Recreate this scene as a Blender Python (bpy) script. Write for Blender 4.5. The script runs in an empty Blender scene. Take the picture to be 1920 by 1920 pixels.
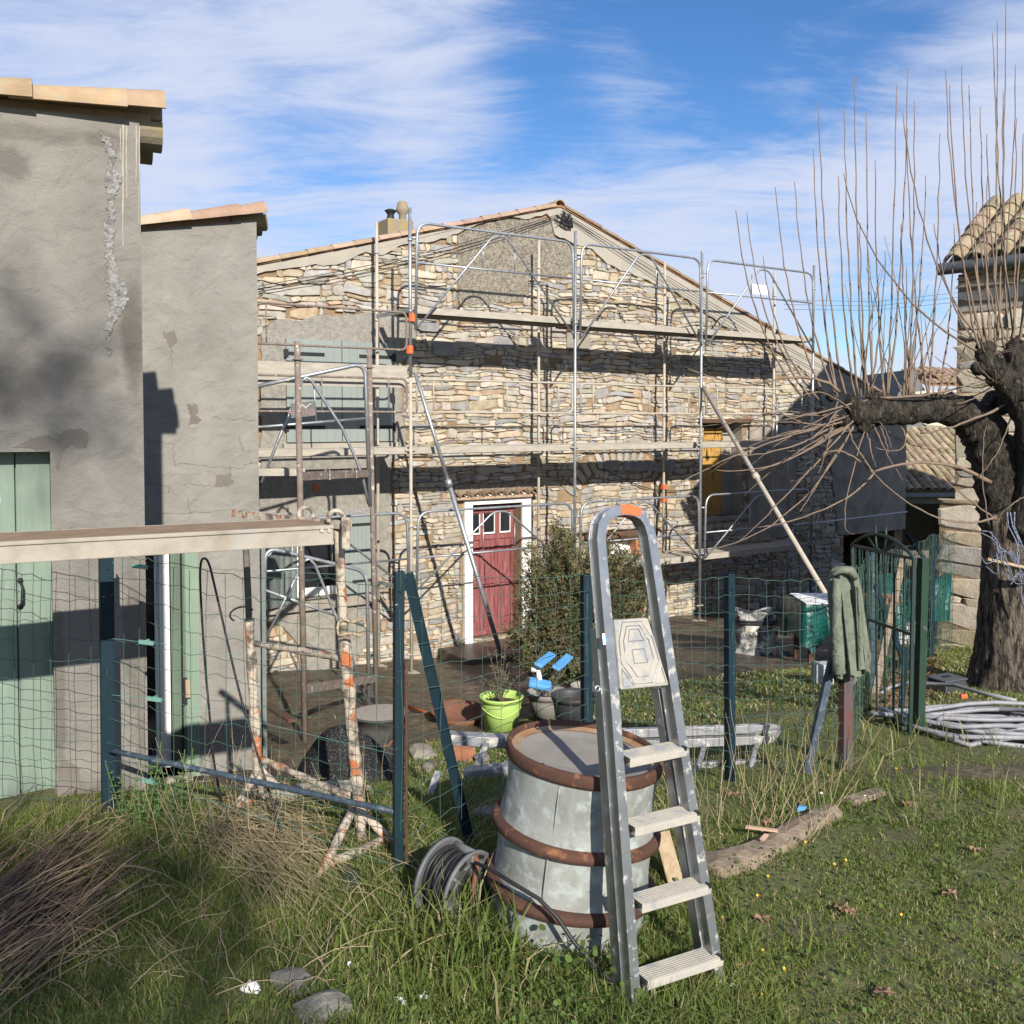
import bpy, bmesh, math, random
import numpy as np
from mathutils import Vector, Matrix
random.seed(7); rng = np.random.default_rng(7)
R = math.radians
C = bpy.context.scene.collection
S = bpy.context.scene

# ------------------------------------------------------------------ camera
F_PX, PITCH, HGT, PY = 1780.0, R(2.0), 1.95, 852.0      # focal length and principal row for a 1920 px frame
cam_d = bpy.data.cameras.new('camera'); cam = bpy.data.objects.new('camera', cam_d); C.objects.link(cam)
cam.location = (0, 0, HGT); cam.rotation_euler = (R(90) - PITCH, 0, 0)
cam_d.sensor_width = 36; cam_d.lens = F_PX / 1920 * 36; cam_d.shift_y = -(960 - PY) / 1920
cam_d.clip_start = 0.05; cam_d.clip_end = 2000
S.camera = cam

# ------------------------------------------------------------------ light
SUN_AZ, SUN_EL = R(18.5), R(28.0)       # light travels towards -x,+y
sun_d = bpy.data.lights.new('sun', 'SUN'); sun = bpy.data.objects.new('sun', sun_d); C.objects.link(sun)
sun_d.energy = 4.7; sun_d.angle = R(0.55); sun_d.color = (1.0, 0.94, 0.85)
ld = Vector((-math.sin(SUN_AZ) * math.cos(SUN_EL), math.cos(SUN_AZ) * math.cos(SUN_EL), -math.sin(SUN_EL)))
sun.rotation_euler = ld.to_track_quat('-Z', 'Y').to_euler(); sun.location = (6, -15, 12)
S.view_settings.view_transform = 'Standard'; S.view_settings.look = 'None'
S.view_settings.gamma = 1; S.view_settings.exposure = 0.62
w = bpy.data.worlds.new('World'); S.world = w; w.use_nodes = True
nt = w.node_tree; nt.nodes.clear()
def N(nt, typ, **kw):
    n = nt.nodes.new(typ)
    for k, v in kw.items():
        if k == 'inp':
            for a, b in v.items(): n.inputs[a].default_value = b
        else: setattr(n, k, v)
    return n
def Lk(nt, a, b): nt.links.new(a, b)
sky = N(nt, 'ShaderNodeTexSky', sky_type='NISHITA', sun_disc=False, sun_elevation=SUN_EL, sun_rotation=math.pi - SUN_AZ, altitude=200, air_density=1.0, dust_density=0.3, ozone_density=3.0)
tc = N(nt, 'ShaderNodeTexCoord'); sep = N(nt, 'ShaderNodeSeparateXYZ'); Lk(nt, tc.outputs['Generated'], sep.inputs[0])
def mth(op, a, b=None, clamp=False):
    n = N(nt, 'ShaderNodeMath', operation=op, use_clamp=clamp)
    for i, v in enumerate((a, b)):
        if v is None: continue
        if isinstance(v, (int, float)): n.inputs[i].default_value = v
        else: Lk(nt, v, n.inputs[i])
    return n.outputs[0]
zz = mth('ADD', mth('MAXIMUM', sep.outputs[2], 0.0), 0.12)
cx = mth('DIVIDE', sep.outputs[0], zz); cy = mth('DIVIDE', sep.outputs[1], zz)
comb = N(nt, 'ShaderNodeCombineXYZ'); Lk(nt, cx, comb.inputs[0]); Lk(nt, cy, comb.inputs[1])
mp = N(nt, 'ShaderNodeMapping'); mp.inputs['Rotation'].default_value = (0, 0, R(-24)); mp.inputs['Scale'].default_value = (0.75, 1.5, 1); mp.inputs['Location'].default_value = (3.1, 0.4, 0)
Lk(nt, comb.outputs[0], mp.inputs[0])
n1 = N(nt, 'ShaderNodeTexNoise', inp={'Scale': 1.5, 'Detail': 12.0, 'Roughness': 0.66, 'Distortion': 0.9}); Lk(nt, mp.outputs[0], n1.inputs[0])
mp2 = N(nt, 'ShaderNodeMapping'); mp2.inputs['Rotation'].default_value = (0, 0, R(32)); mp2.inputs['Scale'].default_value = (0.85, 2.3, 1)
Lk(nt, comb.outputs[0], mp2.inputs[0])
n2 = N(nt, 'ShaderNodeTexNoise', inp={'Scale': 2.4, 'Detail': 13.0, 'Roughness': 0.68, 'Distortion': 1.4}); Lk(nt, mp2.outputs[0], n2.inputs[0])
fac = mth('ADD', mth('MULTIPLY', n1.outputs[0], 0.7), mth('MULTIPLY', n2.outputs[0], 0.42))
hz = N(nt, 'ShaderNodeMapRange', interpolation_type='SMOOTHSTEP', inp={1: .34, 2: .04, 3: 0.0, 4: .16}); Lk(nt, sep.outputs[2], hz.inputs[0]); fac = mth('ADD', fac, hz.outputs[0])
def skydir(x, y):
    u = (x - 960) / F_PX; v = (PY - y) / F_PX
    return Vector((u, math.cos(PITCH) + v * math.sin(PITCH), -math.sin(PITCH) + v * math.cos(PITCH))).normalized()
def bank(x, y, rad, amt):       # a bank of thicker (or thinner) cirrus round one direction of the sky
    global fac
    d = skydir(x, y); dt = N(nt, 'ShaderNodeVectorMath', operation='DOT_PRODUCT'); dt.inputs[1].default_value = d
    Lk(nt, tc.outputs['Generated'], dt.inputs[0])
    m = N(nt, 'ShaderNodeMapRange', interpolation_type='SMOOTHSTEP'); m.inputs[1].default_value = math.cos(R(rad)); m.inputs[2].default_value = 1.0
    m.inputs[3].default_value = 0; m.inputs[4].default_value = amt; Lk(nt, dt.outputs['Value'], m.inputs[0])
    fac = mth('ADD', fac, m.outputs[0])
for b in ((250, 150, 20, .15), (760, 90, 9, .10), (1500, 60, 11, -.20), (1180, 90, 10, -.19), (1350, 320, 12, .15), (1800, 330, 9, .16), (600, 310, 7, -.10), (930, 265, 6, -.08), (900, 400, 9, .10), (1660, 600, 5, -.22), (1700, 700, 4, .1), (1830, 40, 8, .10), (1250, 200, 5, .05), (1780, 650, 2.2, .18)):
    bank(*b)
cr = N(nt, 'ShaderNodeMapRange', interpolation_type='SMOOTHSTEP'); cr.inputs[1].default_value = 0.40; cr.inputs[2].default_value = 0.84; Lk(nt, fac, cr.inputs[0])
CLOUD_COL, SKY_STR = (3.45, 3.75, 4.65, 1), 0.13
mx = N(nt, 'ShaderNodeMix', data_type='RGBA'); Lk(nt, mth('MULTIPLY', cr.outputs[0], 0.92), mx.inputs[0])
hs = N(nt, 'ShaderNodeHueSaturation', inp={'Saturation': 1.18, 'Value': 0.72}); Lk(nt, sky.outputs[0], hs.inputs['Color'])
tn = N(nt, 'ShaderNodeMix', data_type='RGBA', blend_type='MULTIPLY'); tn.inputs[0].default_value = 1; Lk(nt, hs.outputs[0], tn.inputs[6]); tn.inputs[7].default_value = (.80, .88, 1.02, 1)
Lk(nt, tn.outputs[2], mx.inputs[6]); mx.inputs[7].default_value = CLOUD_COL
bg = N(nt, 'ShaderNodeBackground', inp={'Strength': SKY_STR}); Lk(nt, mx.outputs[2], bg.inputs[0])
wo = N(nt, 'ShaderNodeOutputWorld'); Lk(nt, bg.outputs[0], wo.inputs[0])

# ------------------------------------------------------------------ helpers
EYE = Vector((0, 0, HGT))
def ray(x, y):
    u = (x - 960) / F_PX; v = (PY - y) / F_PX
    return Vector((u, math.cos(PITCH) + v * math.sin(PITCH), -math.sin(PITCH) + v * math.cos(PITCH)))
def at(x, y, Y):
    r = ray(x, y); return EYE + r * (Y / r.y)
def sst(a, b, x):
    t = min(1, max(0, (x - a) / (b - a))); return t * t * (3 - 2 * t)
def gz(X, Y):                                   # height of the terrain
    k = sst(-0.9, 2.0, X - 0.10 * (Y - 5))
    sl = max(0, Y - 4.75); left = -0.98 * sst(0.1, 2.3, sl) - 0.105 * max(0, sl - 2.2)
    right = -0.09 * max(0, Y - 4.9) - 0.05 * max(0, Y - 6.5)
    z = left * (1 - k) + right * k
    z = max(z, -1.95 + 0.02 * math.sin(X))
    z += 0.05 * math.exp(-((X + 0.9) ** 2 + (Y - 2.9) ** 2) / 0.8)
    z += 0.018 * math.sin(X * 2.1 + 1) * math.sin(Y * 1.7) + 0.012 * math.sin(X * 5.3 + Y * 4.1)
    if Y > 40: z += (Y - 40) * 0.0
    return z
def G(x, y):                                     # where a picture ray meets the terrain
    r = ray(x, y); k = 1.5
    while k < 60:
        p = EYE + r * k
        if p.z < gz(p.x, p.y): break
        k += 0.02
    return Vector((p.x, p.y, gz(p.x, p.y)))
def smooth(P_, sub=5):
    P_ = [Vector(p) for p in P_]; out = []
    for i in range(len(P_) - 1):
        a0, a1, a2, a3 = P_[max(i - 1, 0)], P_[i], P_[i + 1], P_[min(i + 2, len(P_) - 1)]
        for k in range(sub):
            s = k / sub; out.append(.5 * ((2 * a1) + (a2 - a0) * s + (2 * a0 - 5 * a1 + 4 * a2 - a3) * s * s + (3 * a1 - a0 - 3 * a2 + a3) * s ** 3))
    return out + [P_[-1]]
class Fr:                                        # an upright plane: t along it, z up, w out of it towards the viewer
    def __init__(s, ox, oy, deg):
        s.o = Vector((ox, oy, 0)); s.a = R(deg); s.d = Vector((math.cos(s.a), math.sin(s.a), 0)); s.n = Vector((math.sin(s.a), -math.cos(s.a), 0))
    def W(s, t, z, w=0): return s.o + s.d * t + s.n * w + Vector((0, 0, z))
    def hit(s, x, y, w=0):
        r = ray(x, y); k = s.n.dot(s.o + s.n * w - EYE) / s.n.dot(r); p = EYE + r * k
        return (p - s.o).dot(s.d), p.z
    def H(s, x, y, w=0): t, z = s.hit(x, y, w); return s.W(t, z, w)
class MB:
    def __init__(s): s.v = []; s.f = []; s.c = []; s.sharp = False
    def add(s, vs, fs, col=None):
        o = len(s.v); s.v += [tuple(p) for p in vs]; s.f += [tuple(i + o for i in f) for f in fs]
        s.c += [col or (1, 1, 1)] * len(vs)
    def hexa(s, P, col=None):                    # 8 corners: bottom 4 then top 4
        s.add(P, [(0, 3, 2, 1), (4, 5, 6, 7), (0, 1, 5, 4), (1, 2, 6, 5), (2, 3, 7, 6), (3, 0, 4, 7)], col)
    def fbox(s, F, t0, t1, z0, z1, w0, w1, col=None):
        s.hexa([F.W(t0, z0, w1), F.W(t1, z0, w1), F.W(t1, z0, w0), F.W(t0, z0, w0), F.W(t0, z1, w1), F.W(t1, z1, w1), F.W(t1, z1, w0), F.W(t0, z1, w0)], col)
    def bar(s, a, b, u, wa, wb, col=None):       # square bar from a to b, u = reference direction of width wa
        a = Vector(a); b = Vector(b); d = (b - a).normalized(); u = Vector(u); u = (u - d * u.dot(d)).normalized(); v = d.cross(u)
        P = []
        for c in (a, b):
            P += [c - u * wa / 2 - v * wb / 2, c + u * wa / 2 - v * wb / 2, c + u * wa / 2 + v * wb / 2, c - u * wa / 2 + v * wb / 2]
        s.hexa(P, col)
    def tube(s, pts, r, n=8, col=None, cap=True, jit=0):
        pts = [Vector(p) for p in pts]; m = len(pts)
        rs = r if isinstance(r, (list, tuple)) else [r] * m
        d0 = (pts[1] - pts[0]).normalized(); u = d0.orthogonal().normalized(); vs = []
        for i in range(m):
            d = (pts[min(i + 1, m - 1)] - pts[max(i - 1, 0)]).normalized()
            u = (u - d * u.dot(d)); u = u.normalized() if u.length > 1e-6 else d.orthogonal().normalized(); v = d.cross(u)
            for k in range(n):
                a = 2 * math.pi * k / n; rr = rs[i] * (1 + (random.uniform(-jit, jit) if jit else 0))
                vs.append(pts[i] + (u * math.cos(a) + v * math.sin(a)) * rr)
        fs = [(i * n + k, i * n + (k + 1) % n, (i + 1) * n + (k + 1) % n, (i + 1) * n + k) for i in range(m - 1) for k in range(n)]
        if cap: fs += [tuple(range(n))[::-1], tuple(range((m - 1) * n, m * n))]
        s.add(vs, fs, col)
    def lathe(s, o, axis, prof, n=32, col=None, closed=False, sx=None):   # prof: (radius, height along axis)
        o = Vector(o); axis = Vector(axis).normalized(); u = axis.orthogonal().normalized() if sx is None else Vector(sx); v = axis.cross(u)
        vs = [o + axis * h + (u * math.cos(2 * math.pi * k / n) + v * math.sin(2 * math.pi * k / n)) * r for r, h in prof for k in range(n)]
        m = len(prof); rg = range(m if closed else m - 1)
        s.add(vs, [(i * n + k, i * n + (k + 1) % n, ((i + 1) % m) * n + (k + 1) % n, ((i + 1) % m) * n + k) for i in rg for k in range(n)], col)
    def sweep(s, pts, side, wa, wb, col=None):   # flat bar along a path lying in the plane square to 'side'
        pts = [Vector(p) for p in pts]; m = len(pts); side = Vector(side).normalized(); vs = []
        for i in range(m):
            d = (pts[min(i + 1, m - 1)] - pts[max(i - 1, 0)]).normalized(); q = d.cross(side).normalized()
            vs += [pts[i] - q * wa / 2 - side * wb / 2, pts[i] + q * wa / 2 - side * wb / 2, pts[i] + q * wa / 2 + side * wb / 2, pts[i] - q * wa / 2 + side * wb / 2]
        fs = [(i * 4 + k, i * 4 + (k + 1) % 4, i * 4 + 4 + (k + 1) % 4, i * 4 + 4 + k) for i in range(m - 1) for k in range(4)] + [(3, 2, 1, 0), (m * 4 - 4, m * 4 - 3, m * 4 - 2, m * 4 - 1)]
        s.add(vs, fs, col)
    def rock(s, c, rx, ry, rz, col=None, jit=.22, seed=None):
        rr = random.Random(seed if seed is not None else random.random()); n, m = 9, 6; vs = []; c = Vector(c); a0 = rr.random() * 3
        for i in range(m + 1):
            ph = math.pi * i / m
            for k in range(n):
                a = 2 * math.pi * k / n; j = 1 + rr.uniform(-jit, jit); x = math.sin(ph) * math.cos(a) * rx * j; y = math.sin(ph) * math.sin(a) * ry * j
                vs.append(c + Vector((x * math.cos(a0) - y * math.sin(a0), x * math.sin(a0) + y * math.cos(a0), math.cos(ph) * rz * (1 + rr.uniform(-jit, jit) * .5))))
        s.add(vs, [(i * n + k, (i + 1) * n + k, (i + 1) * n + (k + 1) % n, i * n + (k + 1) % n) for i in range(m) for k in range(n)], col)
    def build(s, name, m, root=None, smooth=False, bev=0, kids=None):
        me = bpy.data.meshes.new(name); vs = [Vector(p) for p in s.v]
        if root is not None:
            M = TM[root.name].inverted(); vs = [M @ p for p in vs]
        me.from_pydata(vs, [], s.f); me.update()
        ca = me.color_attributes.new('Col', 'FLOAT_COLOR', 'POINT')
        ca.data.foreach_set('color', np.array([list(c) + [1] for c in s.c], dtype=np.float32).ravel())
        bm = bmesh.new(); bm.from_mesh(me); bmesh.ops.recalc_face_normals(bm, faces=bm.faces); bm.to_mesh(me); bm.free()
        if smooth: me.polygons.foreach_set('use_smooth', [True] * len(me.polygons))
        me.materials.append(m)
        o = bpy.data.objects.new(name, me); C.objects.link(o)
        if root is not None: o.parent = root; TM[o.name] = TM[root.name]
        else: TM[o.name] = Matrix()
        if bev:
            b = o.modifiers.new('bevel', 'BEVEL'); b.width = bev; b.segments = 2; b.limit_method = 'ANGLE'
        if smooth == 2:
            e = o.modifiers.new('edges', 'EDGE_SPLIT'); e.split_angle = R(38)
        return o
TM = {}
def root(name, label, cat, loc, deg=0, group=None):
    o = bpy.data.objects.new(name, None); C.objects.link(o); o.location = loc; o.rotation_euler = (0, 0, R(deg)); o.empty_display_size = 0.1
    TM[o.name] = Matrix.Translation(Vector(loc)) @ Matrix.Rotation(R(deg), 4, 'Z')
    return tag(o, label, cat, group)
def tag(o, label=None, cat=None, group=None, kind=None):
    for k, v in (('label', label), ('category', cat), ('group', group), ('kind', kind)):
        if v: o[k] = v
    return o
def nmesh(name, V, Fq, cols, m, ft=None):       # numpy mesh: V (n,3), quads Fq (m,4) and/or triangles ft (k,3)
    me = bpy.data.meshes.new(name); nq = 0 if Fq is None else len(Fq); n3 = 0 if ft is None else len(ft)
    me.vertices.add(len(V)); me.vertices.foreach_set('co', V.astype(np.float32).ravel())
    loops = []; tot = []
    if nq: loops.append(Fq.ravel()); tot += [4] * nq
    if n3: loops.append(ft.ravel()); tot += [3] * n3
    loops = np.concatenate(loops).astype(np.int32); tot = np.array(tot, dtype=np.int32)
    me.loops.add(len(loops)); me.loops.foreach_set('vertex_index', loops)
    me.polygons.add(len(tot)); me.polygons.foreach_set('loop_start', np.concatenate([[0], np.cumsum(tot)[:-1]]).astype(np.int32))
    me.update(calc_edges=True); me.validate()
    ca = me.color_attributes.new('Col', 'FLOAT_COLOR', 'POINT')
    ca.data.foreach_set('color', np.concatenate([cols, np.ones((len(V), 1))], axis=1).astype(np.float32).ravel())
    me.materials.append(m); o = bpy.data.objects.new(name, me); C.objects.link(o); TM[o.name] = Matrix()
    return o

# ------------------------------------------------------------------ materials
def mat(name, c1, c2=None, rough=.8, metal=0, scale=6, lo=.35, hi=.65, bump=.25, bscale=60, bdist=.01, attr=False, detail=6, spec=.35, c3=None, s3=40, l3=.6, h3=.66, m3=None, r3=None, stretch=None, trans=0, coat=0, dist=0, bump2=None):
    m = bpy.data.materials.new(name); m.use_nodes = True; t = m.node_tree; b = t.nodes['Principled BSDF']
    b.inputs['Roughness'].default_value = rough; b.inputs['Metallic'].default_value = metal; b.inputs['Specular IOR Level'].default_value = spec
    tc = N(t, 'ShaderNodeTexCoord'); vec = tc.outputs['Object']
    if stretch:
        mp = N(t, 'ShaderNodeMapping'); mp.inputs['Scale'].default_value = stretch; Lk(t, vec, mp.inputs[0]); vec = mp.outputs[0]
    n1 = N(t, 'ShaderNodeTexNoise', inp={'Scale': scale, 'Detail': detail, 'Roughness': .6, 'Distortion': dist}); Lk(t, vec, n1.inputs[0])
    r1 = N(t, 'ShaderNodeMapRange', inp={1: lo, 2: hi}); Lk(t, n1.outputs[0], r1.inputs[0])
    mx = N(t, 'ShaderNodeMix', data_type='RGBA'); Lk(t, r1.outputs[0], mx.inputs[0])
    mx.inputs[6].default_value = (*c1, 1); mx.inputs[7].default_value = (*(c2 or [x * .75 for x in c1]), 1); out = mx.outputs[2]
    if attr:
        a = N(t, 'ShaderNodeAttribute', attribute_name='Col'); mm = N(t, 'ShaderNodeMix', data_type='RGBA', blend_type='MULTIPLY'); mm.inputs[0].default_value = 1
        Lk(t, out, mm.inputs[6]); Lk(t, a.outputs['Color'], mm.inputs[7]); out = mm.outputs[2]
    if c3:
        n3 = N(t, 'ShaderNodeTexNoise', inp={'Scale': s3, 'Detail': 5, 'Roughness': .6}); Lk(t, vec, n3.inputs[0])
        r3n = N(t, 'ShaderNodeMapRange', inp={1: l3, 2: h3}); Lk(t, n3.outputs[0], r3n.inputs[0])
        m3n = N(t, 'ShaderNodeMix', data_type='RGBA'); Lk(t, r3n.outputs[0], m3n.inputs[0]); Lk(t, out, m3n.inputs[6]); m3n.inputs[7].default_value = (*c3, 1); out = m3n.outputs[2]
        if metal:
            k = N(t, 'ShaderNodeMapRange', inp={1: 0, 2: 1, 3: metal, 4: 0}); Lk(t, r3n.outputs[0], k.inputs[0]); Lk(t, k.outputs[0], b.inputs['Metallic'])
            k = N(t, 'ShaderNodeMapRange', inp={1: 0, 2: 1, 3: rough, 4: .9}); Lk(t, r3n.outputs[0], k.inputs[0]); Lk(t, k.outputs[0], b.inputs['Roughness'])
    Lk(t, out, b.inputs['Base Color'])
    if bump:
        nb = N(t, 'ShaderNodeTexNoise', inp={'Scale': bscale, 'Detail': 5, 'Roughness': .65}); Lk(t, vec, nb.inputs[0])
        bp = N(t, 'ShaderNodeBump', inp={'Strength': bump, 'Distance': bdist}); Lk(t, nb.outputs[0], bp.inputs['Height']); Lk(t, bp.outputs[0], b.inputs['Normal'])
        if bump2:
            n5 = N(t, 'ShaderNodeTexNoise', inp={'Scale': bump2[0], 'Detail': 8, 'Roughness': .55, 'Distortion': .4}); Lk(t, vec, n5.inputs[0]); b2 = N(t, 'ShaderNodeBump', inp={'Strength': 1.0, 'Distance': bump2[1]}); Lk(t, n5.outputs[0], b2.inputs['Height']); Lk(t, b2.outputs[0], bp.inputs['Normal'])
    if trans:
        b.inputs['Transmission Weight'].default_value = trans
    return m
M = {}
M['stone'] = mat('stone', (1, 1, 1), (.74, .70, .66), rough=.92, scale=9, bump=.5, bscale=34, bdist=.02, attr=True)
M['mortar'] = mat('earth_mortar', (.33, .22, .13), (.20, .15, .10), rough=.95, scale=5, bump=.9, bscale=40, bdist=.03)
M['render_smooth'] = mat('smooth_render', (.37, .335, .275), (.30, .28, .24), rough=.95, scale=2.2, bump=.3, bscale=90)
M['render_rough'] = mat('rough_render', (.36, .335, .285), (.25, .235, .205), rough=.97, scale=14, bump=1.0, bscale=55, bdist=.03, detail=9)
M['render_coarse'] = mat('coarse_mortar_patch', (.40, .355, .28), (.19, .165, .13), rough=.97, scale=26, lo=.42, hi=.6, bump=1.0, bscale=38, bdist=.06, detail=9, dist=.8)
M['grey_wall'] = mat('cement_render', (.25, .234, .206), (.172, .161, .142), rough=.95, scale=2.1, lo=.32, hi=.70, bump=1.0, bscale=150, bdist=.006, detail=13, c3=(.165, .148, .125), s3=2.0, l3=.55, h3=.85, bump2=(7, .03))
M['grey_wall_pale'] = mat('pale_cement_render', (.275, .262, .232), (.20, .190, .168), rough=.95, scale=2.3, lo=.32, hi=.70, bump=1.0, bscale=150, bdist=.006, detail=13, c3=(.19, .175, .15), s3=2.4, l3=.58, h3=.88, bump2=(7, .03))
M['shed_render'] = mat('shade_toned_brown_render', (.33, .29, .235), (.20, .18, .15), rough=.95, scale=3.2, lo=.36, hi=.66, bump=.6, bscale=80, detail=10, bump2=(6, .03))  # browner copy of the smooth render, toned for the facade's shaded right end
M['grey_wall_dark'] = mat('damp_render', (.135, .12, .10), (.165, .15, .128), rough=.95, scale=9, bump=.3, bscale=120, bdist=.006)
M['plaster'] = mat('broken_plaster', (.44, .43, .405), (.22, .21, .195), rough=.95, scale=40, lo=.4, hi=.62, bump=1, bscale=90, bdist=.03)
M['crack'] = mat('crack', (.10, .09, .075), rough=1, bump=0)
M['tile'] = mat('clay_tile', (.42, .305, .205), (.33, .225, .15), rough=.9, scale=7, bump=.3, bscale=60, attr=True, c3=(.30, .27, .20), s3=12, l3=.55, h3=.72)
M['tile_pink'] = mat('pink_tile', (.36, .20, .14), (.42, .30, .22), rough=.9, scale=3, bump=.3, bscale=60, attr=True)
M['tile_mossy'] = mat('mossy_tile', (.36, .27, .18), (.24, .22, .12), rough=.95, scale=8, bump=.5, bscale=50, attr=True)
M['tile_old'] = mat('old_lichen_tile', (.44, .36, .24), (.32, .23, .15), rough=.95, scale=8, bump=.5, bscale=50, attr=True, c3=(.33, .33, .20), s3=9, l3=.52, h3=.66)
M['lid_rust'] = mat('lid_rust_stain', (.25, .14, .07), (.30, .235, .17), rough=.9, scale=9, lo=.4, hi=.62, bump=.3)
M['dark'] = mat('dark_interior', (.012, .012, .013), rough=1, bump=0)  # near-black colour stands in for unlit depth behind openings and in holes
M['green_door'] = mat('pale_green_paint', (.185, .245, .19), (.15, .195, .156), rough=.6, scale=3, bump=.5, bscale=14, bdist=.004, stretch=(9, 9, .8), c3=(.36, .39, .36), s3=5, l3=.66, h3=.72)
M['green_shut'] = mat('green_shutter_paint', (.20, .275, .205), (.17, .235, .178), rough=.55, scale=4, bump=.05)
M['grey_shut'] = mat('grey_shutter_paint', (.235, .265, .245), (.215, .245, .228), rough=.5, scale=3, bump=.05)
M['white'] = mat('white_paint', (.80, .79, .76), (.72, .71, .68), rough=.6, scale=5, bump=.08)
M['white_dirty'] = mat('white_limewash', (.80, .785, .75), (.62, .58, .50), rough=.85, scale=4, lo=.5, hi=.8, bump=.3, bscale=50)
M['red_door'] = mat('faded_red_paint', (.195, .050, .052), (.28, .12, .115), rough=.6, scale=5, lo=.4, hi=.7, bump=.2, bscale=20, stretch=(6, 6, .6), bdist=.004)
M['yellow'] = mat('yellow_paint', (.45, .265, .06), (.40, .21, .05), rough=.65, scale=4, bump=.3, bscale=20, stretch=(6, 6, 1), bdist=.004, c3=(.03, .025, .02), s3=3.2, l3=.60, h3=.64)
M['glass'] = mat('dark_glass', (.02, .022, .025), rough=.12, bump=0, spec=.6)
M['iron'] = mat('black_iron', (.02, .02, .022), rough=.6, bump=.1)
M['galv'] = mat('galvanised_tube', (.42, .44, .46), (.33, .35, .37), rough=.48, metal=.75, scale=9, bump=.1, c3=(.50, .46, .38), s3=22, l3=.62, h3=.70)
M['galv_dusty'] = mat('dusty_tube', (.46, .40, .31), (.36, .33, .29), rough=.8, metal=.1, scale=6, bump=.25, bscale=80, bdist=.004)
M['rusty_tube'] = mat('rusty_tube', (.165, .125, .105), (.23, .19, .16), rough=.85, metal=.1, scale=12, bump=.4, bscale=90, bdist=.004, c3=(.45, .40, .33), s3=14, l3=.60, h3=.66)
M['deck'] = mat('deck_edge', (.40, .36, .295), (.30, .275, .23), rough=.8, metal=.0, scale=5, bump=.2, stretch=(1, 1, 4))
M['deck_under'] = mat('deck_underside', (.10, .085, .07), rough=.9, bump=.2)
M['orange'] = mat('orange_tape', (.75, .14, .04), (.65, .12, .04), rough=.6, bump=.2)
M['trestle'] = mat('mortar_caked_steel', (.45, .39, .305), (.15, .12, .10), rough=.95, scale=16, lo=.48, hi=.60, bump=.9, bscale=45, bdist=.012, detail=8, c3=(.42, .14, .055), s3=11, l3=.57, h3=.62)
M['trestle_steel'] = mat('stained_steel', (.10, .085, .08), (.17, .14, .12), rough=.8, scale=16, bump=.4)
M['plank_face'] = mat('cement_stained_metal', (.34, .305, .25), (.235, .20, .155), rough=.85, scale=7, lo=.45, hi=.75, bump=.4, bscale=50, bdist=.006, c3=(.30, .29, .265), s3=5, l3=.58, h3=.72)
M['plank_top'] = mat('muddy_plywood', (.27, .185, .115), (.20, .14, .09), rough=.95, scale=9, bump=.5, bscale=70, bdist=.006)
M['fence_blue'] = mat('dark_blue_green_paint', (.007, .020, .029), (.010, .026, .036), rough=.55, spec=.2, scale=8, bump=.15, c3=(.20, .24, .28), s3=30, l3=.68, h3=.72)
M['fence_side'] = mat('worn_blue_paint', (.025, .042, .062), (.05, .07, .09), rough=.55, scale=25, bump=.15, c3=(.13, .145, .16), s3=18, l3=.57, h3=.68)
M['post_rust'] = mat('rusting_blue_post', (.07, .075, .09), (.12, .045, .03), rough=.7, scale=7, bump=.2)
M['wire'] = mat('green_plastic_wire', (.035, .075, .058), (.05, .10, .08), rough=.5, bump=0)
M['clip'] = mat('green_tensioner', (.16, .33, .27), rough=.5, bump=.1)
M['rebar'] = mat('rebar_rust', (.10, .045, .028), (.06, .03, .02), rough=.9, scale=30, bump=.4)
M['alu'] = mat('splattered_aluminium', (.44, .455, .47), (.33, .34, .35), rough=.38, metal=.9, scale=9, bump=.12, bscale=40, bdist=.003, c3=(.40, .37, .31), s3=27, l3=.565, h3=.70, detail=12)
M['alu_caked'] = mat('cement_caked_aluminium', (.40, .37, .31), (.32, .305, .275), rough=.9, metal=0, scale=15, bump=.5, bscale=60, bdist=.005, c3=(.27, .275, .285), s3=15, l3=.56, h3=.62)
M['alu_old'] = mat('weathered_aluminium', (.36, .36, .375), (.27, .27, .275), rough=.5, metal=.45, scale=8, bump=.1, c3=(.50, .47, .40), s3=14, l3=.56, h3=.64)
M['rubber'] = mat('black_rubber', (.018, .018, .018), rough=.8, bump=.1)
M['drum'] = mat('chalky_grey_drum', (.275, .282, .26), (.185, .19, .175), rough=.8, scale=6.5, lo=.36, hi=.64, bump=.35, bscale=40, bdist=.004, detail=12, c3=(.34, .38, .36), s3=18, l3=.50, h3=.66, dist=.9)
M['drum_lid'] = mat('dusty_drum_lid', (.265, .245, .215), (.20, .18, .155), rough=.85, scale=4, bump=.25, bscale=40, c3=(.40, .27, .15), s3=4, l3=.62, h3=.75)
M['rust'] = mat('rusty_hoop', (.085, .040, .026), (.060, .030, .021), rough=.85, scale=14, bump=.5, bscale=70, bdist=.003, c3=(.24, .105, .045), s3=18, l3=.58, h3=.72)
M['reel'] = mat('grey_plastic', (.145, .148, .15), (.10, .103, .106), rough=.6, scale=10, bump=.15)
M['cable'] = mat('black_cable', (.016, .016, .017), (.028, .028, .028), rough=.5, scale=20, bump=.1)
M['wood_old'] = mat('weathered_wood', (.30, .235, .17), (.185, .14, .10), rough=.92, scale=5, bump=.9, bscale=16, bdist=.012, stretch=(1.2, 7, 7), detail=8)
M['wood'] = mat('pale_wood', (.40, .31, .20), (.28, .20, .12), rough=.85, scale=6, bump=.4, bscale=18, stretch=(7, 7, 1), bdist=.005)
M['wood_red'] = mat('raw_batten', (.55, .38, .26), (.50, .32, .22), rough=.8, scale=6, bump=.2)
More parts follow.
